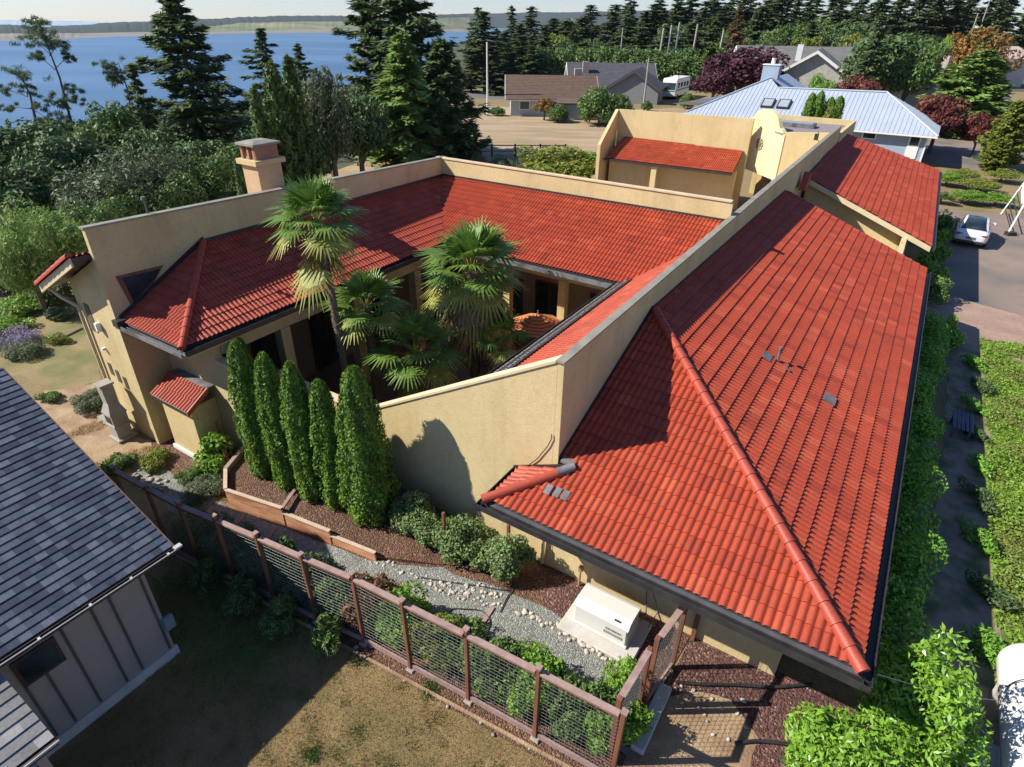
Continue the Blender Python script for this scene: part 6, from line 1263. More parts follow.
def palm(base, H, fan_r, nf, seed, label, dead=10, skirt=0, lean=(0, 0), trunk_r=0.11, low=0, pet=0.55):
    rg = np.random.default_rng(seed); t = thing('fan_palm', base, label, 'palm tree', 'palms in the courtyard'); top = np.array([lean[0], lean[1], H])
    mb = MB(); pts = [t.location + Vector((lean[0] * f * f, lean[1] * f * f, H * f)) for f in np.linspace(0, 1, 12)]
    mb.tube(pts, [trunk_r * (0.95 + 0.12 * (k % 2)) for k in range(12)], 10); tr = mb.build('trunk', BARK, t)
    P_ = []; ax = []
    for k in range(1500):
        f = rg.uniform(0.05, 1.0); az = rg.uniform(0, 6.28); P_.append((lean[0] * f * f + math.cos(az) * trunk_r * 1.08, lean[1] * f * f + math.sin(az) * trunk_r * 1.08, H * f)); ax.append((math.cos(az) * 0.6, math.sin(az) * 0.6, -0.9))
    v, _ = leafV(np.array(P_), np.array(ax) + np.array([0, 0, 1.2]), 0.055, 0.13, rg, 0.3, 0, np.array(ax)); mb_from('trunk_fibre', v, L_PALM_D, tr)
    G_ = []; Y_ = []; Dd = []; pet_mb = MB()
    for k in range(nf + dead + low):
        el = math.radians(82 - 100 * ((k + 0.5) / nf) ** 1.1) if k < nf else math.radians(rg.uniform(-70, -30)); az = k * 2.39996 + rg.uniform(-.2, .2)
        hz = top + np.array([0, 0, -0.02 * k * 0.35 if k < nf else -rg.uniform(0.3, 1.1 + 0.0)])
        d = np.array([math.cos(az) * math.cos(el), math.sin(az) * math.cos(el), math.sin(el)]); L = pet * rg.uniform(0.8, 1.15) * (1.0 if k < nf else 0.8)
        hub = hz + d * L + np.array([0, 0, -0.05]); up = np.array([0, 0, 1.0]) if abs(d[2]) < 0.9 else np.array([math.cos(az), math.sin(az), 0])
        d2 = d + np.array([0, 0, -0.30]); d2 /= np.linalg.norm(d2)
        f = fan(rg, hub, d2, up, fan_r * rg.uniform(0.85, 1.08), droop=0.35 + max(0, -math.sin(el)) * 0.8)
        pet_mb.tube([t.location + Vector(hz), t.location + Vector(hub)], [0.014, 0.009], 4)
        (G_ if k < nf * 0.78 else (Y_ if k < nf + low else Dd)).extend(f)
    for i, (lst, mat, nm) in enumerate(((G_, L_PALM, 'green_fronds'), (Y_, L_PALM_Y, 'yellowing_fronds'), (Dd, L_PALM_D, 'dead_fronds'))):
        if lst: mb_from(nm, np.array(lst), mat, t)
    pet_mb.build('leaf_stalks', L_PALM_Y, t)
    if skirt:
        P_ = []; ax = []
        for k in range(skirt):
            f = rg.uniform(0.25, 0.97); az = rg.uniform(0, 6.28); r_ = trunk_r + rg.uniform(0.05, 0.45) * (0.4 + 0.6 * f); P_.append((math.cos(az) * r_, math.sin(az) * r_, H * f)); ax.append((math.cos(az) * 0.35, math.sin(az) * 0.35, -1.0))
        v, _ = leafV(np.array(P_), np.array(ax) * [1, 1, 0] + np.array([0, 0, 0.2]), 0.22, 0.06, rg, 0.4, 0, np.array(ax)); mb_from('dead_skirt', v, L_PALM_D, t)
    return t
palm(W(11.25, -13.45), 6.75, 0.92, 27, 1, 'tallest fan palm standing clear above the left roof', dead=1, low=3, lean=(-0.2, 0.0), trunk_r=0.11, pet=0.70)
palm(W(12.33, -13.3), 3.85, 0.90, 22, 2, 'middle height fan palm with dark crown before the gallery pillars', dead=0, low=1, trunk_r=0.13, pet=0.66)
palm(W(12.9, -11.9), 2.35, 1.05, 20, 3, 'short broad fan palm just behind the courtyard wall', dead=0, low=3, trunk_r=0.14, pet=0.85)
palm(W(15.1, -11.2), 4.55, 1.15, 34, 4, 'large fan palm with a shaggy brown skirt in the courtyard centre', dead=12, low=6, skirt=2200, trunk_r=0.17, pet=1.0)
palm(W(15.0, -10.1), 2.5, 0.75, 12, 5, 'shaggy fan palm half hidden beside the striped umbrella', dead=9, low=3, skirt=1300, trunk_r=0.14, pet=0.6)
shrub('courtyard_shrub', W(11.4, -10.7, 0), (0.7, 0.8, 0.75), 'bluish green shrub against the inside of the raking courtyard wall', 'shrub', L_GREY, 12, 1800, 0.06, 0.3, 130)
shrub('courtyard_shrub', W(12.2, -9.6, 0), (0.7, 0.7, 0.9), 'yellow green leafy shrub between the short palm and the wall', 'shrub', L_YEL, 12, 1800, 0.06, 0.4, 131)
shrub('courtyard_shrub', W(17.2, -8.9, 0), (0.35, 0.35, 0.4), 'small green potted shrub below the striped umbrella', 'shrub', L_MID, 8, 700, 0.05, 0.4, 132)
shrub('dry_shrub', W(14.6, -9.3, 0), (0.8, 1.0, 0.7), 'brown withered shrub between the shaggy palms and the long wall', 'shrub', L_RUST, 12, 1800, 0.07, 0.3, 133)
# ------------------------------------------------------------------ trees and plants further off
PROTO = {}
def conifer_proto(key, H, Rb, nb, per, seed, mat, **kw):
    tb, me = conifer_meshes(key, H, Rb, nb, per, seed, **kw)
    tm = bpy.data.meshes.new('trunk'); tm.from_pydata([tuple(v) for v in tb.v], [], tb.f); tm.materials.append(BARK); me.materials.append(mat); PROTO[key] = (tm, me, H, Rb)
def broad_proto(key, R3, K, n, leaf, seed, mat, th=0.3, **kw):
    me = crown_mesh(key, R3, K, n, leaf, seed, zc=R3[2] * (0.75 + th), **kw); me.materials.append(mat)
    tb = MB(); H = R3[2] * (1.75 + th); tb.tube([(0, 0, -0.3), (0.05, 0, H * 0.35), (0, 0.05, H * 0.62)], [0.045 * H, 0.03 * H, 0.012 * H], 7)
    for k in range(6):
        a = k * 1.05; tb.tube([Vector((0, 0, H * (0.25 + 0.05 * k))), Vector((math.cos(a) * R3[0] * 0.4, math.sin(a) * R3[1] * 0.4, H * (0.45 + 0.04 * k))), Vector((math.cos(a) * R3[0] * 0.7, math.sin(a) * R3[1] * 0.7, H * (0.55 + 0.05 * k)))], [0.014 * H, 0.009 * H, 0.003 * H], 5, caps=False)
    tm = bpy.data.meshes.new('trunk'); tm.from_pydata([tuple(v) for v in tb.v], [], tb.f); tm.materials.append(BARK); PROTO[key] = (tm, me, H, max(R3[0], R3[1]))
conifer_proto('fir_a', 14, 4.0, 88, 190, 1, L_FIR, spray=0.27, droop=0.18, upturn=0.22, base=0.10, shape=0.7, ragged=0.75, hang=0.12)
conifer_proto('fir_b', 14, 3.2, 74, 140, 2, L_FIR, spray=0.29, droop=0.25, upturn=0.2, base=0.10, shape=0.7, ragged=0.8, hang=0.1)
conifer_proto('fir_c', 14, 2.6, 80, 90, 3, L_FIR2, spray=0.36, droop=0.3, base=0.05, shape=0.9, ragged=0.35)
conifer_proto('fir_far', 20, 4.0, 64, 85, 4, L_FIR2, spray=0.55, droop=0.25, upturn=0.1, base=0.12, shape=0.6, ragged=0.7)
conifer_proto('fir_far2', 20, 3.4, 60, 80, 5, L_FIR2, spray=0.6, droop=0.3, base=0.06, shape=0.65, ragged=0.65)
conifer_proto('feather', 9, 2.6, 90, 130, 6, L_FEATHER, spray=0.26, droop=0.05, upturn=-0.25, base=0.04, shape=0.8, ragged=0.4, asp=0.35)
conifer_proto('spruce', 9, 2.9, 120, 150, 7, L_FIR, spray=0.22, droop=0.05, upturn=0.2, base=0.02, shape=0.62, ragged=0.15, asp=0.45)
conifer_proto('green_cone', 8, 2.4, 110, 130, 8, L_MID, spray=0.20, droop=-0.5, base=0.02, shape=0.6, ragged=0.25, asp=0.4, hang=0.1)
broad_proto('round_dark', (3, 3, 3), 46, 9000, 0.16, 11, L_DEEP, lr=0.3)
conifer_proto('bright_cone', 8, 2.4, 100, 120, 38, L_FEATHER, spray=0.22, droop=-0.3, base=0.02, shape=0.6, ragged=0.35, asp=0.4, hang=0.1)
conifer_proto('rust_fir', 14, 3.2, 70, 80, 39, L_RUST, spray=0.34, droop=0.1, base=0.1, shape=0.8, ragged=0.6)
conifer_proto('yellow_cone', 8, 2.4, 110, 110, 28, L_YEL, spray=0.2, droop=-0.5, base=0.01, shape=0.5, ragged=0.25, asp=0.4, hang=0.1)
broad_proto('hedge_blob', (3, 3, 3), 64, 10000, 0.17, 31, L_MID, lr=0.3, th=-0.32, flat=0.0)
broad_proto('round_mid', (3, 3, 3), 46, 9000, 0.15, 12, L_MID, lr=0.3)
broad_proto('round_grey', (3, 3, 2.6), 52, 11000, 0.13, 13, L_GREY, lr=0.28, asp=0.25)
broad_proto('round_bright', (3, 3, 2.6), 46, 8000, 0.15, 14, L_BRIGHT, lr=0.3)
broad_proto('round_purple', (3, 3, 2.8), 46, 9000, 0.16, 15, L_PURPLE, lr=0.3)
broad_proto('round_red', (3, 3, 2.2), 40, 8000, 0.14, 16, L_RED, lr=0.32)
broad_proto('round_orange', (3, 3, 2.8), 46, 8000, 0.16, 17, L_ORANGE, lr=0.3)
broad_proto('round_yellow', (3, 3, 2.4), 40, 8000, 0.15, 18, L_YEL, lr=0.3)
broad_proto('weeping', (2, 2, 3.6), 40, 9000, 0.17, 19, L_GREY, lr=0.28, asp=0.22, droop=1.2)
broad_proto('tamarisk', (3, 3, 2.4), 40, 11000, 0.20, 20, L_FEATHER, lr=0.32, asp=0.12, th=0.0)
def plant_at(name, key, u, v, Y, wpx, label, cat, group=None, rz=None, zb=0.0, lean=None, mat=None):
    tm, me, H, Rb = PROTO[key]; top = D(u, v, Y); h = top.z - zb; dep = (top - CAMP).dot(cf); wd = wpx * dep / FPX
    t = thing(name, (top.x, top.y, zb), label, cat, group, rz if rz is not None else (abs(u * 1.7 + Y) % 6.28))
    if lean: t.rotation_euler = (lean[0], lean[1], 0)
    t.scale = (wd / 2 / Rb, wd / 2 / Rb, h / H)
    link('trunk', tm, None, t); link('crown', me, None, t); return t
# --- left side
plant_at('fir_tree', 'fir_a', 168, -14, 47, 180, 'tall ragged dark fir dominating the left of the water view', 'fir tree')
plant_at('fir_tree', 'fir_b', 130, 62, 46, 60, 'lower dark fir leaning out left of the tallest one', 'fir tree')
plant_at('fir_tree', 'fir_b', 259, 26, 82, 74, 'small pointed fir against the water between the tall fir and the green cones', 'fir tree')
plant_at('fir_tree', 'fir_b', 297, 42, 88, 50, 'slim dark fir against the water left of the huge dark one', 'fir tree')
plant_at('fir_tree', 'fir_a', 212, 95, 52, 66, 'bushy dark fir behind the laurel hedge', 'fir tree')
plant_at('evergreen_cone', 'green_cone', 270, 60, 40, 46, 'bright green layered evergreen cone behind the chimney', 'evergreen tree')
plant_at('evergreen_cone', 'green_cone', 287, 55, 41, 44, 'dark green layered evergreen cone right of the chimney', 'evergreen tree')
plant_at('evergreen_cone', 'green_cone', 253, 86, 39, 34, 'short green evergreen cone directly behind the chimney top', 'evergreen tree')
plant_at('weeping_tree', 'weeping', 318, 50, 44, 62, 'grey green weeping tree between the cones and the huge dark conifer', 'weeping tree')
plant_at('round_tree', 'round_dark', 352, 78, 48, 80, 'shadowy broad tree filling the gap below the huge conifer', 'tree')
plant_at('round_tree', 'round_dark', 300, 108, 42, 60, 'dark leafy tree at the foot of the weeping tree', 'tree')
plant_at('conifer_tree', 'fir_a', 400, -55, 62, 190, 'huge dark spreading conifer cut by the top edge', 'conifer')
plant_at('conifer_tree', 'fir_a', 368, -14, 66, 130, 'dark conifer overlapping the left of the huge one', 'conifer')
plant_at('feathery_tree', 'feather', 400, 32, 54, 132, 'pale feathery green conifer beside the dark spruce', 'conifer')
plant_at('spruce_tree', 'spruce', 440, 38, 57, 96, 'dense dark conical spruce at the corner of the rear parapet', 'spruce')
# leaning pines at the bluff
def bare_pine(u0, v0, u1, v1, Y, clumps, label, r=0.16):
    b_ = D(u0, v0, Y); tp = D(u1, v1, Y); t = thing('bluff_pine', (b_.x, b_.y, b_.z), label, 'pine tree', 'windswept pines on the bluff')
    mb = MB(); mid = b_.lerp(tp, 0.5) + Vector((0.35, 0, 0)); base_ = Vector((b_.x + (b_.x - tp.x) * 0.3, b_.y, -0.2)); mb.tube([base_, b_, mid, tp], [r * 1.3, r, r * 0.7, r * 0.25], 7)
    Vs = []; rg = np.random.default_rng(int(u0))
    for (u, v, rp) in clumps:
        c = D(u, v, Y + rg.uniform(-.5, .5)); dep = (c - CAMP).dot(cf); rr_ = rp * dep / FPX; f = min(1, max(0.25, (c.z - b_.z) / max(0.1, tp.z - b_.z) - 0.12)); q = b_.lerp(tp, f); mb.tube([q, q.lerp(c, 0.6) + ZZ * 0.1, c], [r * 0.3, r * 0.2, 0.03], 5, caps=False)
        for j in range(9):
            cc = np.array(c) + rg.normal(0, rr_ * 0.75, 3) * [1, 1, 0.7]; P_, N_ = shell(42, cc, (rr_ * 0.55, rr_ * 0.55, rr_ * 0.3), rg, 0.0); v_, _ = leafV(P_, N_, 0.34, 0.09, rg, 1.0); Vs.append(v_)
    mb.build('trunk', BARK, t); V = np.concatenate(Vs) - np.array(t.location); mb_from('crown', V, L_FIR, t)
bare_pine(72, 125, 40, 26, 78, [(38, 22, 7), (34, 30, 9), (32, 40, 9), (44, 34, 9), (50, 44, 7), (60, 44, 7), (38, 56, 5), (68, 58, 4), (72, 88, 5), (55, 98, 5), (76, 98, 5), (68, 104, 6), (60, 120, 8)], 'taller leaning pine with a bare trunk and tufted top against the water')
bare_pine(36, 122, 18, 68, 76, [(14, 70, 10), (22, 76, 9), (6, 90, 5), (28, 90, 5), (40, 105, 6), (10, 108, 4), (46, 118, 6)], 'shorter leaning pine with a dark tuft at the far left edge')
bare_pine(132, 120, 118, 62, 74, [(108, 66, 6), (116, 78, 6), (125, 70, 7), (112, 76, 4), (128, 92, 6)], 'thin pine with sparse tufts just left of the tall fir', 0.12)
# left masses
plant_at('round_tree', 'round_dark', 14, 112, 44, 110, 'dark leafy tree at the far left edge above the tamarisk', 'tree')
plant_at('round_tree', 'round_dark', 52, 124, 40, 90, 'dark round tree in front of the leaning pines', 'tree')
plant_at('round_tree', 'round_mid', 78, 118, 47, 70, 'mid green tree topped with lighter leaves below the leaning pines', 'tree')
plant_at('round_tree', 'round_mid', 112, 92, 50, 74, 'light leafed tree left of the tall fir trunk', 'tree')
plant_at('round_tree', 'round_dark', 12, 150, 36, 100, 'shadowed dark tree at the left edge behind the tamarisk', 'tree')
plant_at('round_tree', 'round_dark', 150, 118, 44, 80, 'dark undergrowth tree at the foot of the tall fir', 'tree')
plant_at('round_tree', 'round_dark', 195, 130, 42, 80, 'dark bushy tree right of the tall fir above the hedge', 'tree')
plant_at('willow_tree', 'round_grey', 104, 148, 34, 130, 'large grey green willow shrub above the laurel hedge', 'willow')
plant_at('willow_tree', 'round_grey', 150, 142, 37, 90, 'smaller grey green willow right of the large one', 'willow')
plant_at('tamarisk_bush', 'tamarisk', 28, 190, 27, 110, 'feathery yellow green tamarisk at the left edge', 'bush')
plant_at('tamarisk_bush', 'tamarisk', 2, 205, 25, 80, 'second feathery tamarisk cut by the left edge', 'bush')
plant_at('evergreen_cone', 'green_cone', 236, 158, 30, 24, 'small bright green column right behind the tall wall by the chimney', 'evergreen tree')
lh = thing('laurel_hedge', Vector((-19, 35, 0)), 'tall clipped laurel hedge running behind the left parapet wall', 'hedge')
rg = np.random.default_rng(44); Vs = []
h0_, h1_ = Vector((-21.0, 28.5, 0)), Vector((-17.5, 42.0, 0))
for k in range(64):
    f = k / 63; c = h0_.lerp(h1_, f) + Vector((rg.uniform(-1.1, 1.1), 0, rg.uniform(0.8, 3.0 + 1.0 * f))); rr_ = rg.uniform(0.7, 1.05)
    P_, N_ = shell(520, tuple(c - lh.location), (rr_, rr_, rr_), rg, 0.6); v, _ = leafV(P_, N_, 0.09, 0.5, rg, 0.6); Vs.append(v)
mb_from('foliage', np.concatenate(Vs), L_MID, lh)
mb = MB(); sdv = Vector((0.5, 0, 0)); mb.prism([h0_ - sdv, h0_ + sdv, h1_ + sdv, h1_ - sdv], ZZ * 2.2); mb.build('inner_branches', L_DEEP, lh)
# flower border at the left
bd = [(22, 305, 1.3, 0.7, L_BRIGHT, 'bright green perennial clump in the border at the left edge'), (48, 296, 1.2, 0.7, L_MID, 'mid green perennial clump right of the bright one in the border'), (8, 325, 0.9, 0.5, L_BRIGHT, 'low bright clump at the front left of the border'), (60, 312, 0.6, 0.4, L_GREY, 'greyish low clump at the lawn end of the border'),
      (30, 262, 1.4, 0.9, L_RUST, 'rust brown shrub in the mixed border below the tamarisk'), (55, 248, 1.4, 0.9, L_YEL, 'yellow green shrub in the mixed border'), (12, 282, 1.2, 0.8, L_RUST, 'reddish brown low shrub at the left of the mixed border'), (78, 236, 1.2, 1.1, L_MID, 'green shrub close to the tiled gable eave'), (60, 225, 1.5, 1.3, L_BRIGHT, 'light green broad shrub left of the parapet corner'),
      (40, 276, 0.9, 0.6, L_PURPLE, 'dark purplish shrub in the middle of the mixed border'), (22, 246, 1.5, 1.1, L_MID, 'green mounded shrub below the tamarisk edge')]
for k, (u, v, r_, h_, mt_, lb) in enumerate(bd):
    shrub('border_shrub', G(u, v + 6), (r_, r_, h_ * 0.75), lb, 'shrub', mt_, 18, 3200, 0.075, 0.45, 150 + k)
tag((lambda: (lambda mb: (mb.tube([G(u, v, 0.04) for u, v in ((57, 403 - 63), (70, 334), (82, 328))], 0.05, 6), mb.build('timber_edging', WOOD_GREY, None, org=G(70, 334))))(MB())[1])(), 'thin pale timber edging between lawn and lavender', 'edging')
# --- middle ground
plant_at('vine_arbour', 'round_yellow', 560, 142, 50, 100, 'bright yellow green vine mass beyond the rear parapet', 'vine')
plant_at('vine_arbour', 'round_bright', 592, 150, 51, 60, 'green vine lobe against the small wing beyond the parapet', 'vine')
plant_at('round_tree', 'hedge_blob', 602, 84, 88, 52, 'round dense green tree before the dark gabled house', 'tree')
plant_at('round_tree', 'hedge_blob', 622, 92, 90, 28, 'smaller round green tree joined to the dense one', 'tree')
plant_at('garden_shrub', 'round_orange', 545, 97, 92, 26, 'rust tinged shrub at the end of the brown roofed house', 'shrub')
plant_at('garden_shrub', 'hedge_blob', 558, 103, 90, 24, 'low green shrub right of the rust tinged one', 'shrub')
plant_at('garden_shrub', 'hedge_blob', 498, 106, 96, 18, 'small green shrub at the left end of the brown roofed house', 'shrub')
plant_at('garden_shrub', 'hedge_blob', 690, 92, 108, 20, 'small green shrub below the motorhome', 'shrub')
plant_at('garden_shrub', 'hedge_blob', 648, 100, 104, 14, 'little shrub between the utility pole and the motorhome', 'shrub')
plant_at('plum_tree', 'round_purple', 748, 40, 108, 96, 'broad dark purple plum tree above the metal roof', 'tree')
plant_at('plum_tree', 'round_purple', 718, 62, 104, 50, 'lower purple plum crown at the left of the broad one', 'tree')
for k, (u, v, w_) in enumerate(((522, 54, 34), (540, 46, 40), (562, 45, 38), (584, 46, 40), (606, 44, 40), (628, 46, 40), (650, 47, 38), (672, 50, 40), (694, 54, 38), (712, 58, 34))):
    plant_at('hedge_tree', 'round_yellow' if k == 0 else 'hedge_blob', u, v - 1, 146, w_ * 1.35, ['yellow green rounded tree at the left end of the far hedge row'] [0] if k == 0 else ['', 'second', 'third', 'fourth', 'fifth', 'sixth', 'seventh', 'eighth', 'ninth', 'rightmost'][k] + ' tree from the left in the far green hedge row', 'tree', 'trees of the far hedge row')
# small fence and shrubs beyond the rear parapet
rf = thing('rail_fence', G(400, 168), 'weathered wooden post and rail fence at the near edge of the dry field', 'fence')
fp = [G(358, 166), G(372, 167), G(386, 168), G(470, 158), G(492, 157), G(515, 157), G(540, 157), G(565, 157)]
for i, p in enumerate(fp): 
    mb = MB(); mb.beam(p, p + ZZ * 1.25, 0.12, 0.12, UV_); mb.build('post', WOOD_DARK, rf)
for i in range(len(fp) - 1):
    for z_ in (0.55, 1.1):
        mb = MB(); mb.beam(fp[i] + ZZ * z_, fp[i + 1] + ZZ * z_, 0.05, 0.1); mb.build('rail', WOOD_GREY if i > 2 else WOOD_DARK, rf)
for k, (u, v, w_) in enumerate(((530, 150, 50), (500, 152, 30), (478, 150, 24))):
    plant_at('dry_shrub', 'round_grey', u, v + 2, 53, w_, ['grey dry shrub left of the bright vine', 'small grey shrub by the field fence', 'low grey weed clump at the spruce foot'][k], 'shrub')
# --- poles
def pole(u, v0, v1, Y, label, r=0.12, mat=None, cross=False):
    tp = D(u, v0, Y); b_ = Vector((tp.x, tp.y, 0)); mb = MB(); mb.tube([b_, tp], [r, r * 0.7], 8); t = mb.build('utility_pole' if cross else 'flag_pole', mat or BARK_PALE, None, org=b_); tag(t, label, 'pole'); return t
pole(487, 42, 103, 96, 'slim pale flagpole standing on the grass beside the far conifer', 0.14, WHITEP)
pole(649, 58, 108, 104, 'grey utility pole between the dark gabled house and the motorhome', 0.16, None, True)
pole(623, 28, 60, 160, 'tall bare grey pole above the far hedge row', 0.2, None, True)
pole(978, 14, 30, 190, 'pale utility pole above the red roofed building', 0.2, None, True)
pole(990, 0, 30, 200, 'tall pale utility pole near the top right corner', 0.22, None, True)
# --- the wood behind
rg = random.Random(77)
plant_at('fir_tree', 'fir_far', 478, 6, 150, 44, 'dark fir beside the flagpole at the left end of the wood', 'fir tree')
plant_at('fir_tree', 'fir_far2', 512, 5, 158, 34, 'tall slim fir standing clear on the skyline right of the flagpole', 'fir tree')
plant_at('fir_tree', 'fir_far2', 497, 28, 146, 34, 'shorter fir between the flagpole fir and the skyline fir', 'fir tree')
wl_ = ['dark fir in the wood with its top cut by the upper edge', 'fir on the skyline of the wood above the far hedge row']
for k, (u, v, Y, w_, lb) in enumerate(((484, 10, 128, 70, 'broad dark conifer just behind the flagpole'), (470, 34, 132, 40, 'low conifer at the water side left of the flagpole'), (505, 30, 136, 44, 'conifer right behind the end of the brown roofed house'), (520, 22, 142, 44, 'conifer above the yellow green end of the hedge row'), (532, 34, 140, 36, 'short conifer between hedge row and skyline fir'), (545, 24, 150, 40, 'conifer above the left part of the hedge row'), (496, 50, 126, 40, 'low dark conifer at the road edge by the flagpole'), (512, 52, 130, 36, 'second low dark conifer at the road edge'))):
    plant_at('conifer_tree', 'fir_far2' if k else 'fir_far', u, v, Y, w_, lb, 'conifer')
def wood_label(u, row):
    mark = ['left of the first pale bare trunks', 'above the long green hedge row', 'behind the pale bare trunks', 'above the purple plum tree', 'above the grey gabled house', 'behind the big dark green tree', 'above the red walled building', 'at the upper right corner'][min(7, int((u - 520) / 64))] if u >= 520 else 'near the flagpole fir'
    return ['front row fir of the wood ', 'second row fir of the wood ', 'back row fir of the wood ', 'highest fir of the wood '][row] + mark
for row, (Y, dv, n_) in enumerate(((160, 22, 22), (178, 13, 27), (200, 4, 27), (228, -4, 26))):
    for i in range(n_):
        u = 518 + (1050 - 518) * (i + rg.uniform(-.35, .35)) / n_ + row * 5
        skyl = np.interp(u, [520, 545, 560, 590, 620, 660, 760, 860, 1024], [14, 17, 11, 14, 5, -5, -10, -10, -14]); v = skyl + dv + rg.uniform(-8, 10)
        if u > 872 and row < 2: continue
        if rg.random() < 0.24 and v > 2:
            plant_at('broadleaf_tree', rg.choice(['round_dark', 'hedge_blob', 'round_mid']), u, v + 6, Y, rg.uniform(44, 60), 'rounded leafy tree among the ' + wood_label(u, row)[:-0 or None].replace(' fir of the wood', ' of firs'), 'tree', 'rounded trees among the firs'); continue
        plant_at('fir_tree', rg.choice(['fir_far', 'fir_far2', 'fir_far2', 'rust_fir' if rg.random() < 0.06 else 'fir_far']), u, v, Y + rg.uniform(-8, 8), rg.uniform(40, 66), wood_label(u, row), 'fir tree', 'firs of the wood behind the houses')
rq = random.Random(5)
for i in range(15):
    u = 545 + i * 22.5 + rq.uniform(-6, 6); v = (44 if u < 730 else 34) + rq.uniform(-9, 4)
    plant_at('broadleaf_tree', rq.choice(['round_mid', 'round_dark', 'round_mid', 'round_yellow']), u, v, 152 + rq.uniform(-3, 5), rq.uniform(34, 52), ['first', 'second', 'third', 'fourth', 'fifth', 'sixth', 'seventh', 'eighth', 'ninth', 'tenth', 'eleventh', 'twelfth', 'thirteenth', 'fourteenth', 'last'][i] + ' leafy tree from the left along the foot of the fir wood', 'tree', 'leafy trees along the foot of the wood')
plant_at('dead_tree', 'rust_fir', 741, 4, 140, 44, 'dead rust brown conifer standing above the purple plum', 'dead tree')
for i, (u, v, w_) in enumerate(((556, 30, 30), (598, 34, 26), (735, 22, 36), (780, 24, 34), (812, 32, 30), (835, 40, 30), (760, 46, 28))):
    plant_at('broadleaf_tree', 'round_yellow' if i in (0, 5, 6) else 'round_mid', u, v, 160 - i, w_ * 1.3, ['yellowish tree at the left of the wood', 'green tree poking over the far hedge row', 'broad green tree above the purple plum', 'green tree at the left of the grey gabled house', 'leafy tree directly behind the grey gabled house', 'yellow green tree behind the grey gabled roof', 'low yellow tree above the purple plum crown'][i], 'tree')
for i, (u, v, Y) in enumerate(((672, 25, 150), (664, 28, 150), (680, 22, 150), (698, 24, 152), (724, 30, 150), (733, 36, 148))):
    tp = D(u, v, Y); b_ = Vector((tp.x - 0.4, tp.y, 0)); mb = MB(); mb.tube([b_, tp], [0.3, 0.2], 7); tag(mb.build('bare_trunk', BARK_PALE, None, org=b_), 'pale bare tree trunk lit against the dark wood', 'tree trunk', 'bare trunks before the wood')
# --- right side
plant_at('green_tree', 'round_dark', 903, 20, 96, 100, 'big dark green tree between the metal roof and the grey roof', 'tree')
plant_at('green_tree', 'round_mid', 924, 30, 92, 60, 'mid green crown at the right side of the big dark tree', 'tree')
plant_at('spruce_tree', 'fir_c', 884, 14, 90, 52, 'narrow blue dark spruce at the left of the big dark tree', 'spruce')
plant_at('green_tree', 'bright_cone', 986, 50, 82, 110, 'bright green layered evergreen at the right behind the maples', 'evergreen tree')
plant_at('green_tree', 'bright_cone', 960, 68, 84, 56, 'smaller layered evergreen left of the bright one', 'evergreen tree')
plant_at('orange_tree', 'round_orange', 990, 26, 118, 76, 'orange and olive autumn tree at the upper right', 'tree')
plant_at('orange_tree', 'round_orange', 958, 32, 122, 40, 'rusty autumn tree left of the larger orange one', 'tree')
plant_at('green_tree', 'round_bright', 945, 34, 112, 36, 'light green tree above the second grey roof', 'tree')
plant_at('maple_tree', 'round_red', 950, 92, 70, 66, 'large red leaved maple beside the corner of the metal roof', 'maple tree')
plant_at('maple_tree', 'round_red', 928, 100, 73, 40, 'red maple crown touching the metal roof edge', 'maple tree')
plant_at('maple_tree', 'round_red', 988, 112, 68, 40, 'low round red maple right of the large one', 'maple tree')
plant_at('maple_tree', 'round_red', 862, 74, 86, 66, 'red shrub hedge showing above the metal roof ridge', 'shrub')
plant_at('garden_shrub', 'round_bright', 824, 73, 88, 44, 'green bush above the metal roof under the white gable', 'shrub')
plant_at('cypress_tree', 'yellow_cone', 1024, 100, G(1020, 168).y, 54, 'golden green cypress at the right edge behind the ladder', 'cypress')
plant_at('cypress_tree', 'yellow_cone', 1004, 138, G(1004, 172).y, 34, 'low golden bush left of the golden cypress', 'bush')
for k, (u, v, w_, key, lb) in enumerate(((950, 172, 34, 'round_bright', 'leafy green shrub beside the far end of the right wing'), (968, 168, 34, 'round_yellow', 'yellow green juniper behind the white car'), (985, 178, 44, 'round_yellow', 'spreading golden juniper along the driveway edge'), (1006, 168, 34, 'round_yellow', 'golden juniper behind the ladder'), (990, 152, 30, 'round_grey', 'grey dry shrub above the junipers'), (945, 190, 26, 'round_mid', 'dark green shrub between the wing and the white car'), (972, 190, 40, 'round_bright', 'low green juniper mat right of the white car'), (1000, 192, 34, 'round_bright', 'low green juniper mat by the ladder foot'))):
    plant_at('juniper_shrub', key, u, v, G(u, v + 14).y, w_, lb, 'shrub', 'shrubs beyond the driveway')
for k, (u, v) in enumerate(((813, 94), (822, 92), (832, 98), (841, 97), (827, 106))):
    p = D(u, v, 58.5 - 0.2 * k); cypress('column_cypress', (p.x, 58.5 - 0.2 * k - (1.0 if k == 4 else 0), 0.0), p.z, 0.50, 200 + k, ['leftmost small cypress of the tight clump behind the flat roof', 'tallest cypress of the tight clump behind the flat roof', 'third cypress of the clump behind the flat roof', 'rightmost cypress of the clump behind the flat roof', 'front yellowish cypress of the clump behind the flat roof'][k], 'tight cypress clump behind the flat roof', n=3600, leaf=0.10, taper=0.85, mat=L_YEL if k == 4 else L_ARB)

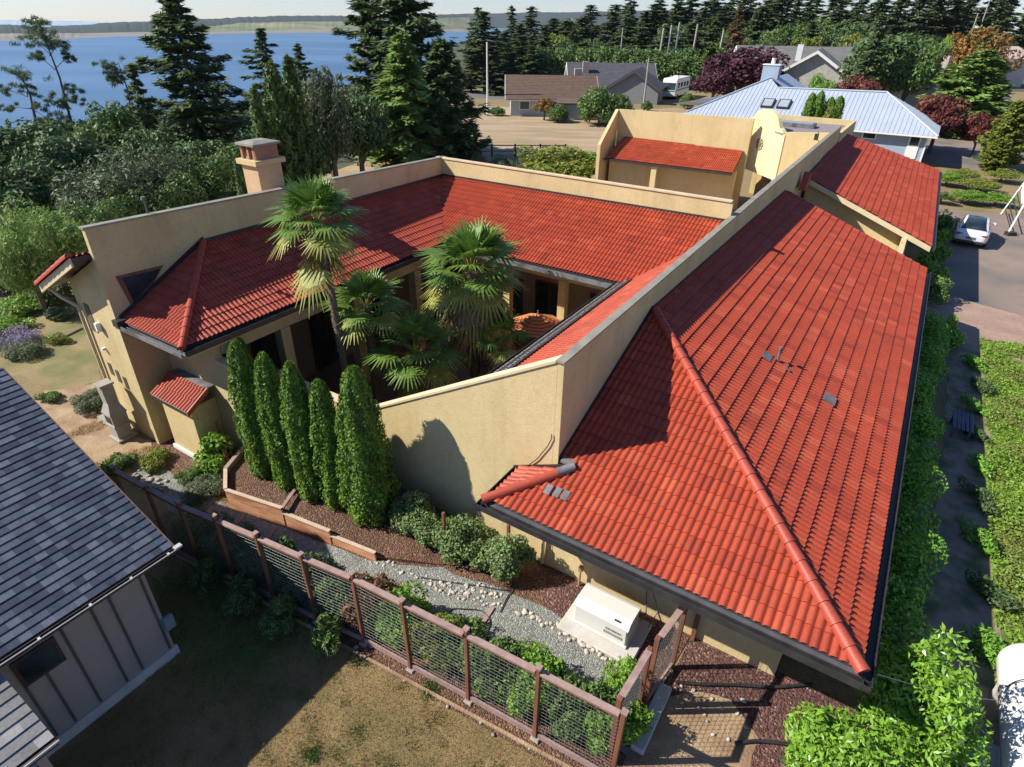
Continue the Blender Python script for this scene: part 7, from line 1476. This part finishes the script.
sc_ = []
rg = np.random.default_rng(91); bl_ = [(-57, 30), (-55, 60), (-47, 90), (-34, 114), (-24, 135), (-17, 160)]
for k in range(150):
    f = rg.uniform(0, len(bl_) - 1.001); i = int(f); x = bl_[i][0] + (bl_[i + 1][0] - bl_[i][0]) * (f - i); y = bl_[i][1] + (bl_[i + 1][1] - bl_[i][1]) * (f - i)
    r_ = rg.uniform(1.2, 2.2); P_, N_ = shell(230, (x + rg.uniform(-4, 2), y + rg.uniform(-3, 3), rg.uniform(-1.5, 0.8)), (r_, r_, r_ * 0.8), rg, 0.6); v_, _ = leafV(P_, N_, 0.30, 0.5, rg, 0.6); sc_.append(v_)
for k in range(190):
    y = rg.uniform(34, 82); x = rg.uniform(-46, -17 - max(0, (y - 50)) * 0.1); r_ = rg.uniform(1.0, 1.9); P_, N_ = shell(200, (x, y, rg.uniform(0.2, 1.3)), (r_, r_, r_ * 0.8), rg, 0.6); v_, _ = leafV(P_, N_, 0.24, 0.5, rg, 0.6); sc_.append(v_)
o = mb_from('bluff_scrub', np.concatenate(sc_), L_DEEP, None); tag(o, 'dark green scrub covering the top of the bluff above the water', 'scrub', kind='stuff')
# ------------------------------------------------------------------ other houses and vehicles
METAL = mat_noise('pale_metal_roof', (0.38, 0.43, 0.50), (0.43, 0.48, 0.55), 0.6, 0.45, 0.0, metal=0.1)
BLUE = mat_noise('blue_grey_siding', (0.28, 0.35, 0.43), (0.33, 0.40, 0.48), 1.0, 0.8)
bh = thing('metal_roofed_house', W(75, -8), 'blue grey house with pale standing seam metal roof beyond the flat entry roof', 'house')
ze = 2.9; C1 = G(938, 137, ze); s_ = 0.546; nM = (-UV_ * s_ + ZZ).normalized()
def mh(u, v): return plane_hit(u, v, C1, nM)
Rr_, Lr_, Ap = mh(887, 92.6), mh(779, 88), mh(771, 78)
bL = (mh(687, 112)).dot(VV_); e1_ = C1 + VV_ * (bL - C1.dot(VV_))
Em = C1 + VV_ * ((Lr_ - C1).dot(VV_))
roof('metal_roof', [([C1, Em, Lr_, Rr_], (C1, e1_)), ([Em, e1_, mh(687, 112), Ap, Lr_], (C1, e1_))], METAL, bh, roll=0.42, course=9, hroll=0.035, hstep=0, style='seam', tilew=0.4, deck=WHITEP, thick=0.15)
C2 = C1 + UV_ * 11.0; 
roof('metal_roof', [[C1, C2, Rr_ + UV_ * 0.5]], METAL, bh, roll=0.42, course=9, hroll=0.035, hstep=0, style='seam', deck=WHITEP, thick=0.1)
roof('metal_roof', [[C2, C2 - VV_ * 30, Lr_ + UV_ * 0.5, Rr_ + UV_ * 0.5]], METAL, bh, roll=0.42, course=20, hroll=0.03, hstep=0, style='seam')
A2 = Ap + UV_ * 9.0; lo = Lr_ + UV_ * 8 + VV_ * 3.0 - ZZ * 1.4
mb = MB(); mb.add([Ap, A2, A2 + VV_ * 5.5 - ZZ * 3.0, Ap + VV_ * 3.2 - ZZ * 1.75], [(0, 1, 2, 3)]); mb.build('metal_roof', METAL, bh)
mb = MB(); mb.prism([Ap - ZZ * .02, e1_ - ZZ * 0.3, e1_ - VV_ * 0 + UV_ * 14 - ZZ * 0.3, A2], -VV_ * 0.1); mb.build('wall', BLUE, bh)
ridge_caps('ridge_cap', C1 + ZZ * 0.03, Rr_ + ZZ * 0.03, METAL, bh, r=0.09, seg=20); ridge_caps('ridge_cap', Rr_ + ZZ * 0.03, Lr_ + ZZ * 0.03, METAL, bh, r=0.09, seg=20); ridge_caps('ridge_cap', Ap + ZZ * 0.03, mh(687, 112) + ZZ * 0.03, METAL, bh, r=0.09, seg=20)
mb = MB(); mb.prism([C1 + VV_ * -0.7 + UV_ * 0.7 + ZZ * (-0.1) - ZZ * 2.8, C1 + VV_ * -0.7 + UV_ * 10.3 - ZZ * 2.9, C1 - VV_ * 26 + UV_ * 10.3 - ZZ * 2.9, C1 - VV_ * 26 + UV_ * 0.7 - ZZ * 2.9], ZZ * 2.75); wl3 = mb.build('wall', BLUE, bh)
wc = C1 - VV_ * 0.7 + UV_ * 0.66
mb = MB(); mb.prism([wc + VV_ * 0.0 - ZZ * 2.9, wc - VV_ * 0.15 - ZZ * 2.9, wc - VV_ * 0.15 - ZZ * 0.2, wc - ZZ * 0.2], -UV_ * 0.03); mb.build('corner_trim', WHITEP, bh)
def win(c, w, h, name='window'):
    mb = MB(); mb.obox(c, VV_ * w / 2, UV_ * 0.03, ZZ * h / 2); f = mb.build(name, WHITEP, bh)
    mb = MB(); mb.obox(c - UV_ * 0.035 + ZZ * h * 0.23, VV_ * (w / 2 - 0.12), UV_ * 0.006, ZZ * h * 0.2); mb.obox(c - UV_ * 0.035 - ZZ * h * 0.23, VV_ * (w / 2 - 0.12), UV_ * 0.006, ZZ * h * 0.2) if name == 'window' else None; mb.build('pane', GLASS, f)
wp = plane_hit(913, 146, wc, UV_); win(wp, 1.0, 2.3, 'door'); win(plane_hit(870, 133, wc, UV_), 1.3, 1.1)
for (u, v) in ((768, 104), (784, 105)):
    c = mh(u, v); mb = MB(); uM = nM.cross(VV_).normalized(); mb.obox(c + nM * 0.1, VV_ * 0.62, uM * 0.75, nM * 0.1); sk = mb.build('skylight', GUTTER, bh)
    mb = MB(); mb.obox(c + nM * 0.21, VV_ * 0.48, uM * 0.6, nM * 0.008); mb.build('pane', mat_plain('skylight_glass', (0.32, 0.36, 0.38), 0.15) if u == 768 else bpy.data.materials['skylight_glass'], sk)
cm = D(769, 84, Ap.y + 2); mb = MB(); mb.obox(Vector((cm.x, cm.y, Ap.z - 0.6)), VV_ * 0.9, UV_ * 0.6, ZZ * 1.8); chm = mb.build('chimney', BLUE, bh)
mb = MB(); mb.obox(Vector((cm.x, cm.y, Ap.z + 1.25)), VV_ * 0.98, UV_ * 0.68, ZZ * 0.05); mb.tube([Vector((cm.x, cm.y, Ap.z + 1.3)), Vector((cm.x, cm.y, Ap.z + 1.9))], 0.22, 10); mb.build('chimney_cap', WHITEP, chm)

def gable_house(name, c, L, Wd, wh, rh, yaw, label, wall, roofm, over=0.5, chimney=None, wins=True, trim=WHITEP, wingable=False):
    """ridge runs along the local x axis"""
    c = Vector(c); t = thing(name, c, label, 'house'); X = Vector((math.cos(yaw), math.sin(yaw), 0)); Yv = Vector((-X.y, X.x, 0))
    def p(x, y, z): return c + X * x + Yv * y + ZZ * z
    mb = MB(); mb.prism([p(-L / 2, -Wd / 2, 0), p(-L / 2, Wd / 2, 0), p(-L / 2, Wd / 2, wh), p(-L / 2, 0, rh - 0.15), p(-L / 2, -Wd / 2, wh)], X * L); mb.build('wall', wall, t)
    sl = (rh - wh) / (Wd / 2); ez = wh - sl * over
    for s_ in (-1, 1):
        roof('roof', [[p(-L / 2 - over, s_ * (Wd / 2 + over), ez + .06), p(L / 2 + over, s_ * (Wd / 2 + over), ez + .06), p(L / 2 + over, 0, rh + .06), p(-L / 2 - over, 0, rh + .06)]], roofm, t, roll=0.5, course=0.4, hroll=0, hstep=0.02, style='shingle', tilew=0.5)
        for e_ in (-1, 1):
            mb = MB(); mb.prism([p(e_ * (L / 2 + over), s_ * (Wd / 2 + over), ez + .05), p(e_ * (L / 2 + over), 0, rh + .05), p(e_ * (L / 2 + over), 0, rh - .42), p(e_ * (L / 2 + over), s_ * (Wd / 2 + over), ez - .42)], X * 0.06 * e_); mb.build('bargeboard', trim, t)
    mb = MB(); mb.prism([p(-L / 2 - over + .01, -Wd / 2 - over, ez - 0.02), p(-L / 2 - over + .01, 0, rh - 0.02), p(-L / 2 - over + .01, Wd / 2 + over, ez - 0.02), p(-L / 2 - over + .01, Wd / 2 + over, ez - 0.14), p(-L / 2 - over + .01, 0, rh - 0.14), p(-L / 2 - over + .01, -Wd / 2 - over, ez - 0.14)], X * (L + 2 * over - .02)); mb.build('roof_deck', trim, t)
    if wins:
        n = max(2, int(L / 3.5))
        for i in range(n):
            x = -L / 2 + L * (i + 0.5) / n; mb = MB(); mb.obox(p(x, -Wd / 2 - 0.02, wh * 0.55), X * 0.75, Yv * 0.03, ZZ * 0.6); f = mb.build('window', trim, t); mb = MB(); mb.obox(p(x, -Wd / 2 - 0.055, wh * 0.55), X * 0.65, Yv * 0.006, ZZ * 0.5); mb.build('pane', GLASS, f)
    if chimney:
        x, y, h = chimney; mb = MB(); mb.obox(p(x, y, (h + rh - 1.8) / 2), X * 0.55, Yv * 0.45, ZZ * (h - rh + 1.8) * 0.5); mb.build('chimney', mat_plain('chimney_' + name, (0.42, 0.33, 0.29) if 'roofed' in name else (0.66, 0.66, 0.66), 0.8), t)
    return t, p
RBROWN = mat_plain('brown_roof', (0.12, 0.075, 0.05), 0.9, var=0.2, scale=1.5); RDARK = mat_plain('charcoal_roof', (0.075, 0.075, 0.085), 0.9, var=0.2, scale=1.5); RGREY = mat_plain('grey_roof', (0.17, 0.165, 0.155), 0.9, var=0.18, scale=1.2)
WPALE = mat_plain('pale_wall', (0.42, 0.44, 0.45), 0.8); WDARKR = mat_plain('dark_red_wall', (0.09, 0.05, 0.045), 0.8)
bl, br_ = G(500, 116), G(590, 116)
c = (D(543, 110, 101)); gable_house('brown_roofed_house', (c.x + 1.0, 101, 0), 12.0, 10, 2.6, 5.0, 0.02, 'low pale house with a wide brown roof at the edge of the dry field', WPALE, RBROWN, 0.8, (4.2, 1.5, 5.9))
tpx = D(575, 95, 97); mb = MB(); q0 = Vector((c.x + 5.0, 95.5, 0)); mb.prism([q0 + Vector((-3, -3, 0)), q0 + Vector((3.5, -3, 0)), q0 + Vector((3.5, 1, 0)), q0 + Vector((-3, 1, 0))], ZZ * 2.0); gr_ = thing('garden_room', q0, 'low pale annex with flat dark roof before the brown roofed house', 'annex'); mb.build('wall', WPALE, gr_)
mb = MB(); mb.prism([q0 + Vector((-3.3, -3.3, 2.003)), q0 + Vector((3.8, -3.3, 2.003)), q0 + Vector((3.8, 1, 2.4)), q0 + Vector((-3.3, 1, 2.4))], ZZ * 0.15); mb.build('roof', RBROWN, gr_)
c = D(610, 90, 124); gable_house('dark_roofed_house', (c.x, 126, 0), 15, 10, 2.8, 5.6, 0.0, 'house with a long charcoal roof and pale chimney behind the brown one', WPALE, RDARK, 0.6, (-4.8, -2.5, 5.9))
c = D(632, 95, 119); gable_house('gabled_garage', (c.x + .5, 118, 0), 8, 8.5, 2.6, 5.2, R(72), 'dark gabled garage wing facing the field beside the utility pole', mat_plain('grey_garage_wall', (0.22, 0.225, 0.23), 0.8), RDARK, 0.5, None, False, RDARK)
gw = Vector((48.5, 106, 0))
gable_house('grey_gabled_house', gw + Vector((1.0, 7, 0)), 13, 13, 4.6, 8.6, R(64), 'large grey roofed house with a shingled gable edged in white', mat_plain('shingle_gable', (0.42, 0.41, 0.36), 0.85, var=0.2, scale=2), RGREY, 0.7, (2, 3.2, 9.2), False)
gable_house('grey_gabled_wing', gw + Vector((2.5, 14, 0)), 24, 13, 4.4, 8.8, R(-6), 'broad grey roof wing behind the shingled gable', WPALE, RGREY, 0.7, None, False)
c = D(965, 62, 100); gable_house('grey_roofed_house', (c.x, 102, 0), 14, 12, 3.2, 6.8, R(40), 'grey roofed house half hidden by the maples with a white chimney', WPALE, RGREY, 0.6, (-4, 0, 8.4), False)
c = D(893, 34, 150); gable_house('pale_roofed_house', (c.x, 152, 0), 18, 12, 4.5, 9.0, R(10), 'light grey roofed house behind the big dark green tree', WPALE, mat_plain('light_grey_roof', (0.30, 0.30, 0.29), 0.9), 0.6, None, False)
c = D(945, 34, 160); gable_house('red_walled_building', (c.x, 163, 0), 30, 12, 6.0, 7.8, R(4), 'long building with a dull red wall and grey roof at the upper right', mat_plain('dull_red_wall', (0.26, 0.09, 0.07), 0.85), RGREY, 0.6, None, False)
c = D(1000, 28, 165); gable_house('pale_building', (c.x, 168, 0), 16, 12, 6.2, 8.4, R(4), 'pale roofed building at the right end of the red walled one', mat_plain('cream_wall', (0.6, 0.5, 0.45), 0.85), mat_plain('pink_grey_roof', (0.5, 0.42, 0.38), 0.85), 0.6, None, False)
# motorhome
rv = G(668, 101); rv = D(668, 96, 122); rv.z = 0
mh_ = thing('motorhome', rv, 'white motorhome with green stripes parked beside the far house', 'motorhome', None, 0.0)
X = Vector((math.sin(R(28)), math.cos(R(28)), 0)); Yv = Vector((X.y, -X.x, 0))
def q(x, y, z): return rv + X * x + Yv * y + ZZ * z
mb = MB(); mb.prism([q(0, -1.3, 0.5), q(-0.1, -1.3, 1.5), q(0.25, -1.3, 3.2), q(0.6, -1.3, 3.45), q(9.5, -1.3, 3.45), q(9.6, -1.3, 0.5)], Yv * 2.6); mb.build('body', WHITEP, mh_, bevel=0.08)
mb = MB(); mb.prism([q(-0.10, -1.15, 1.65), q(0.14, -1.15, 2.75), q(0.17, 1.15, 2.75), q(-0.07, 1.15, 1.65)], -X * 0.03); mb.build('windscreen', GLASS, mh_)
for x in (1.6, 3.6, 5.8, 7.8):
    mb = MB(); mb.obox(q(x, 1.31, 2.3), X * 0.6, Yv * 0.02, ZZ * 0.4); mb.build('window', GLASS, mh_)
GREENP = mat_plain('green_stripe', (0.03, 0.22, 0.13), 0.5)
mb = MB(); mb.obox(q(4.8, 1.305, 1.55), X * 4.6, Yv * 0.012, ZZ * 0.12); mb.build('stripe', GREENP, mh_)
mb = MB(); mb.obox(q(-0.09, 0, 1.45), X * 0.02, Yv * 1.15, ZZ * 0.10); mb.build('stripe', GREENP, mh_)
for x in (1.5, 7.0):
    mb = MB(); mb.tube([q(x, -1.28, 0.45), q(x, 1.32, 0.45)], 0.45, 16); mb.build('wheel', GUTTER, mh_)
mb = MB(); mb.obox(q(4, 0, 3.6), X * 0.5, Yv * 0.4, ZZ * 0.15); mb.build('roof_vent', WHITEP, mh_)
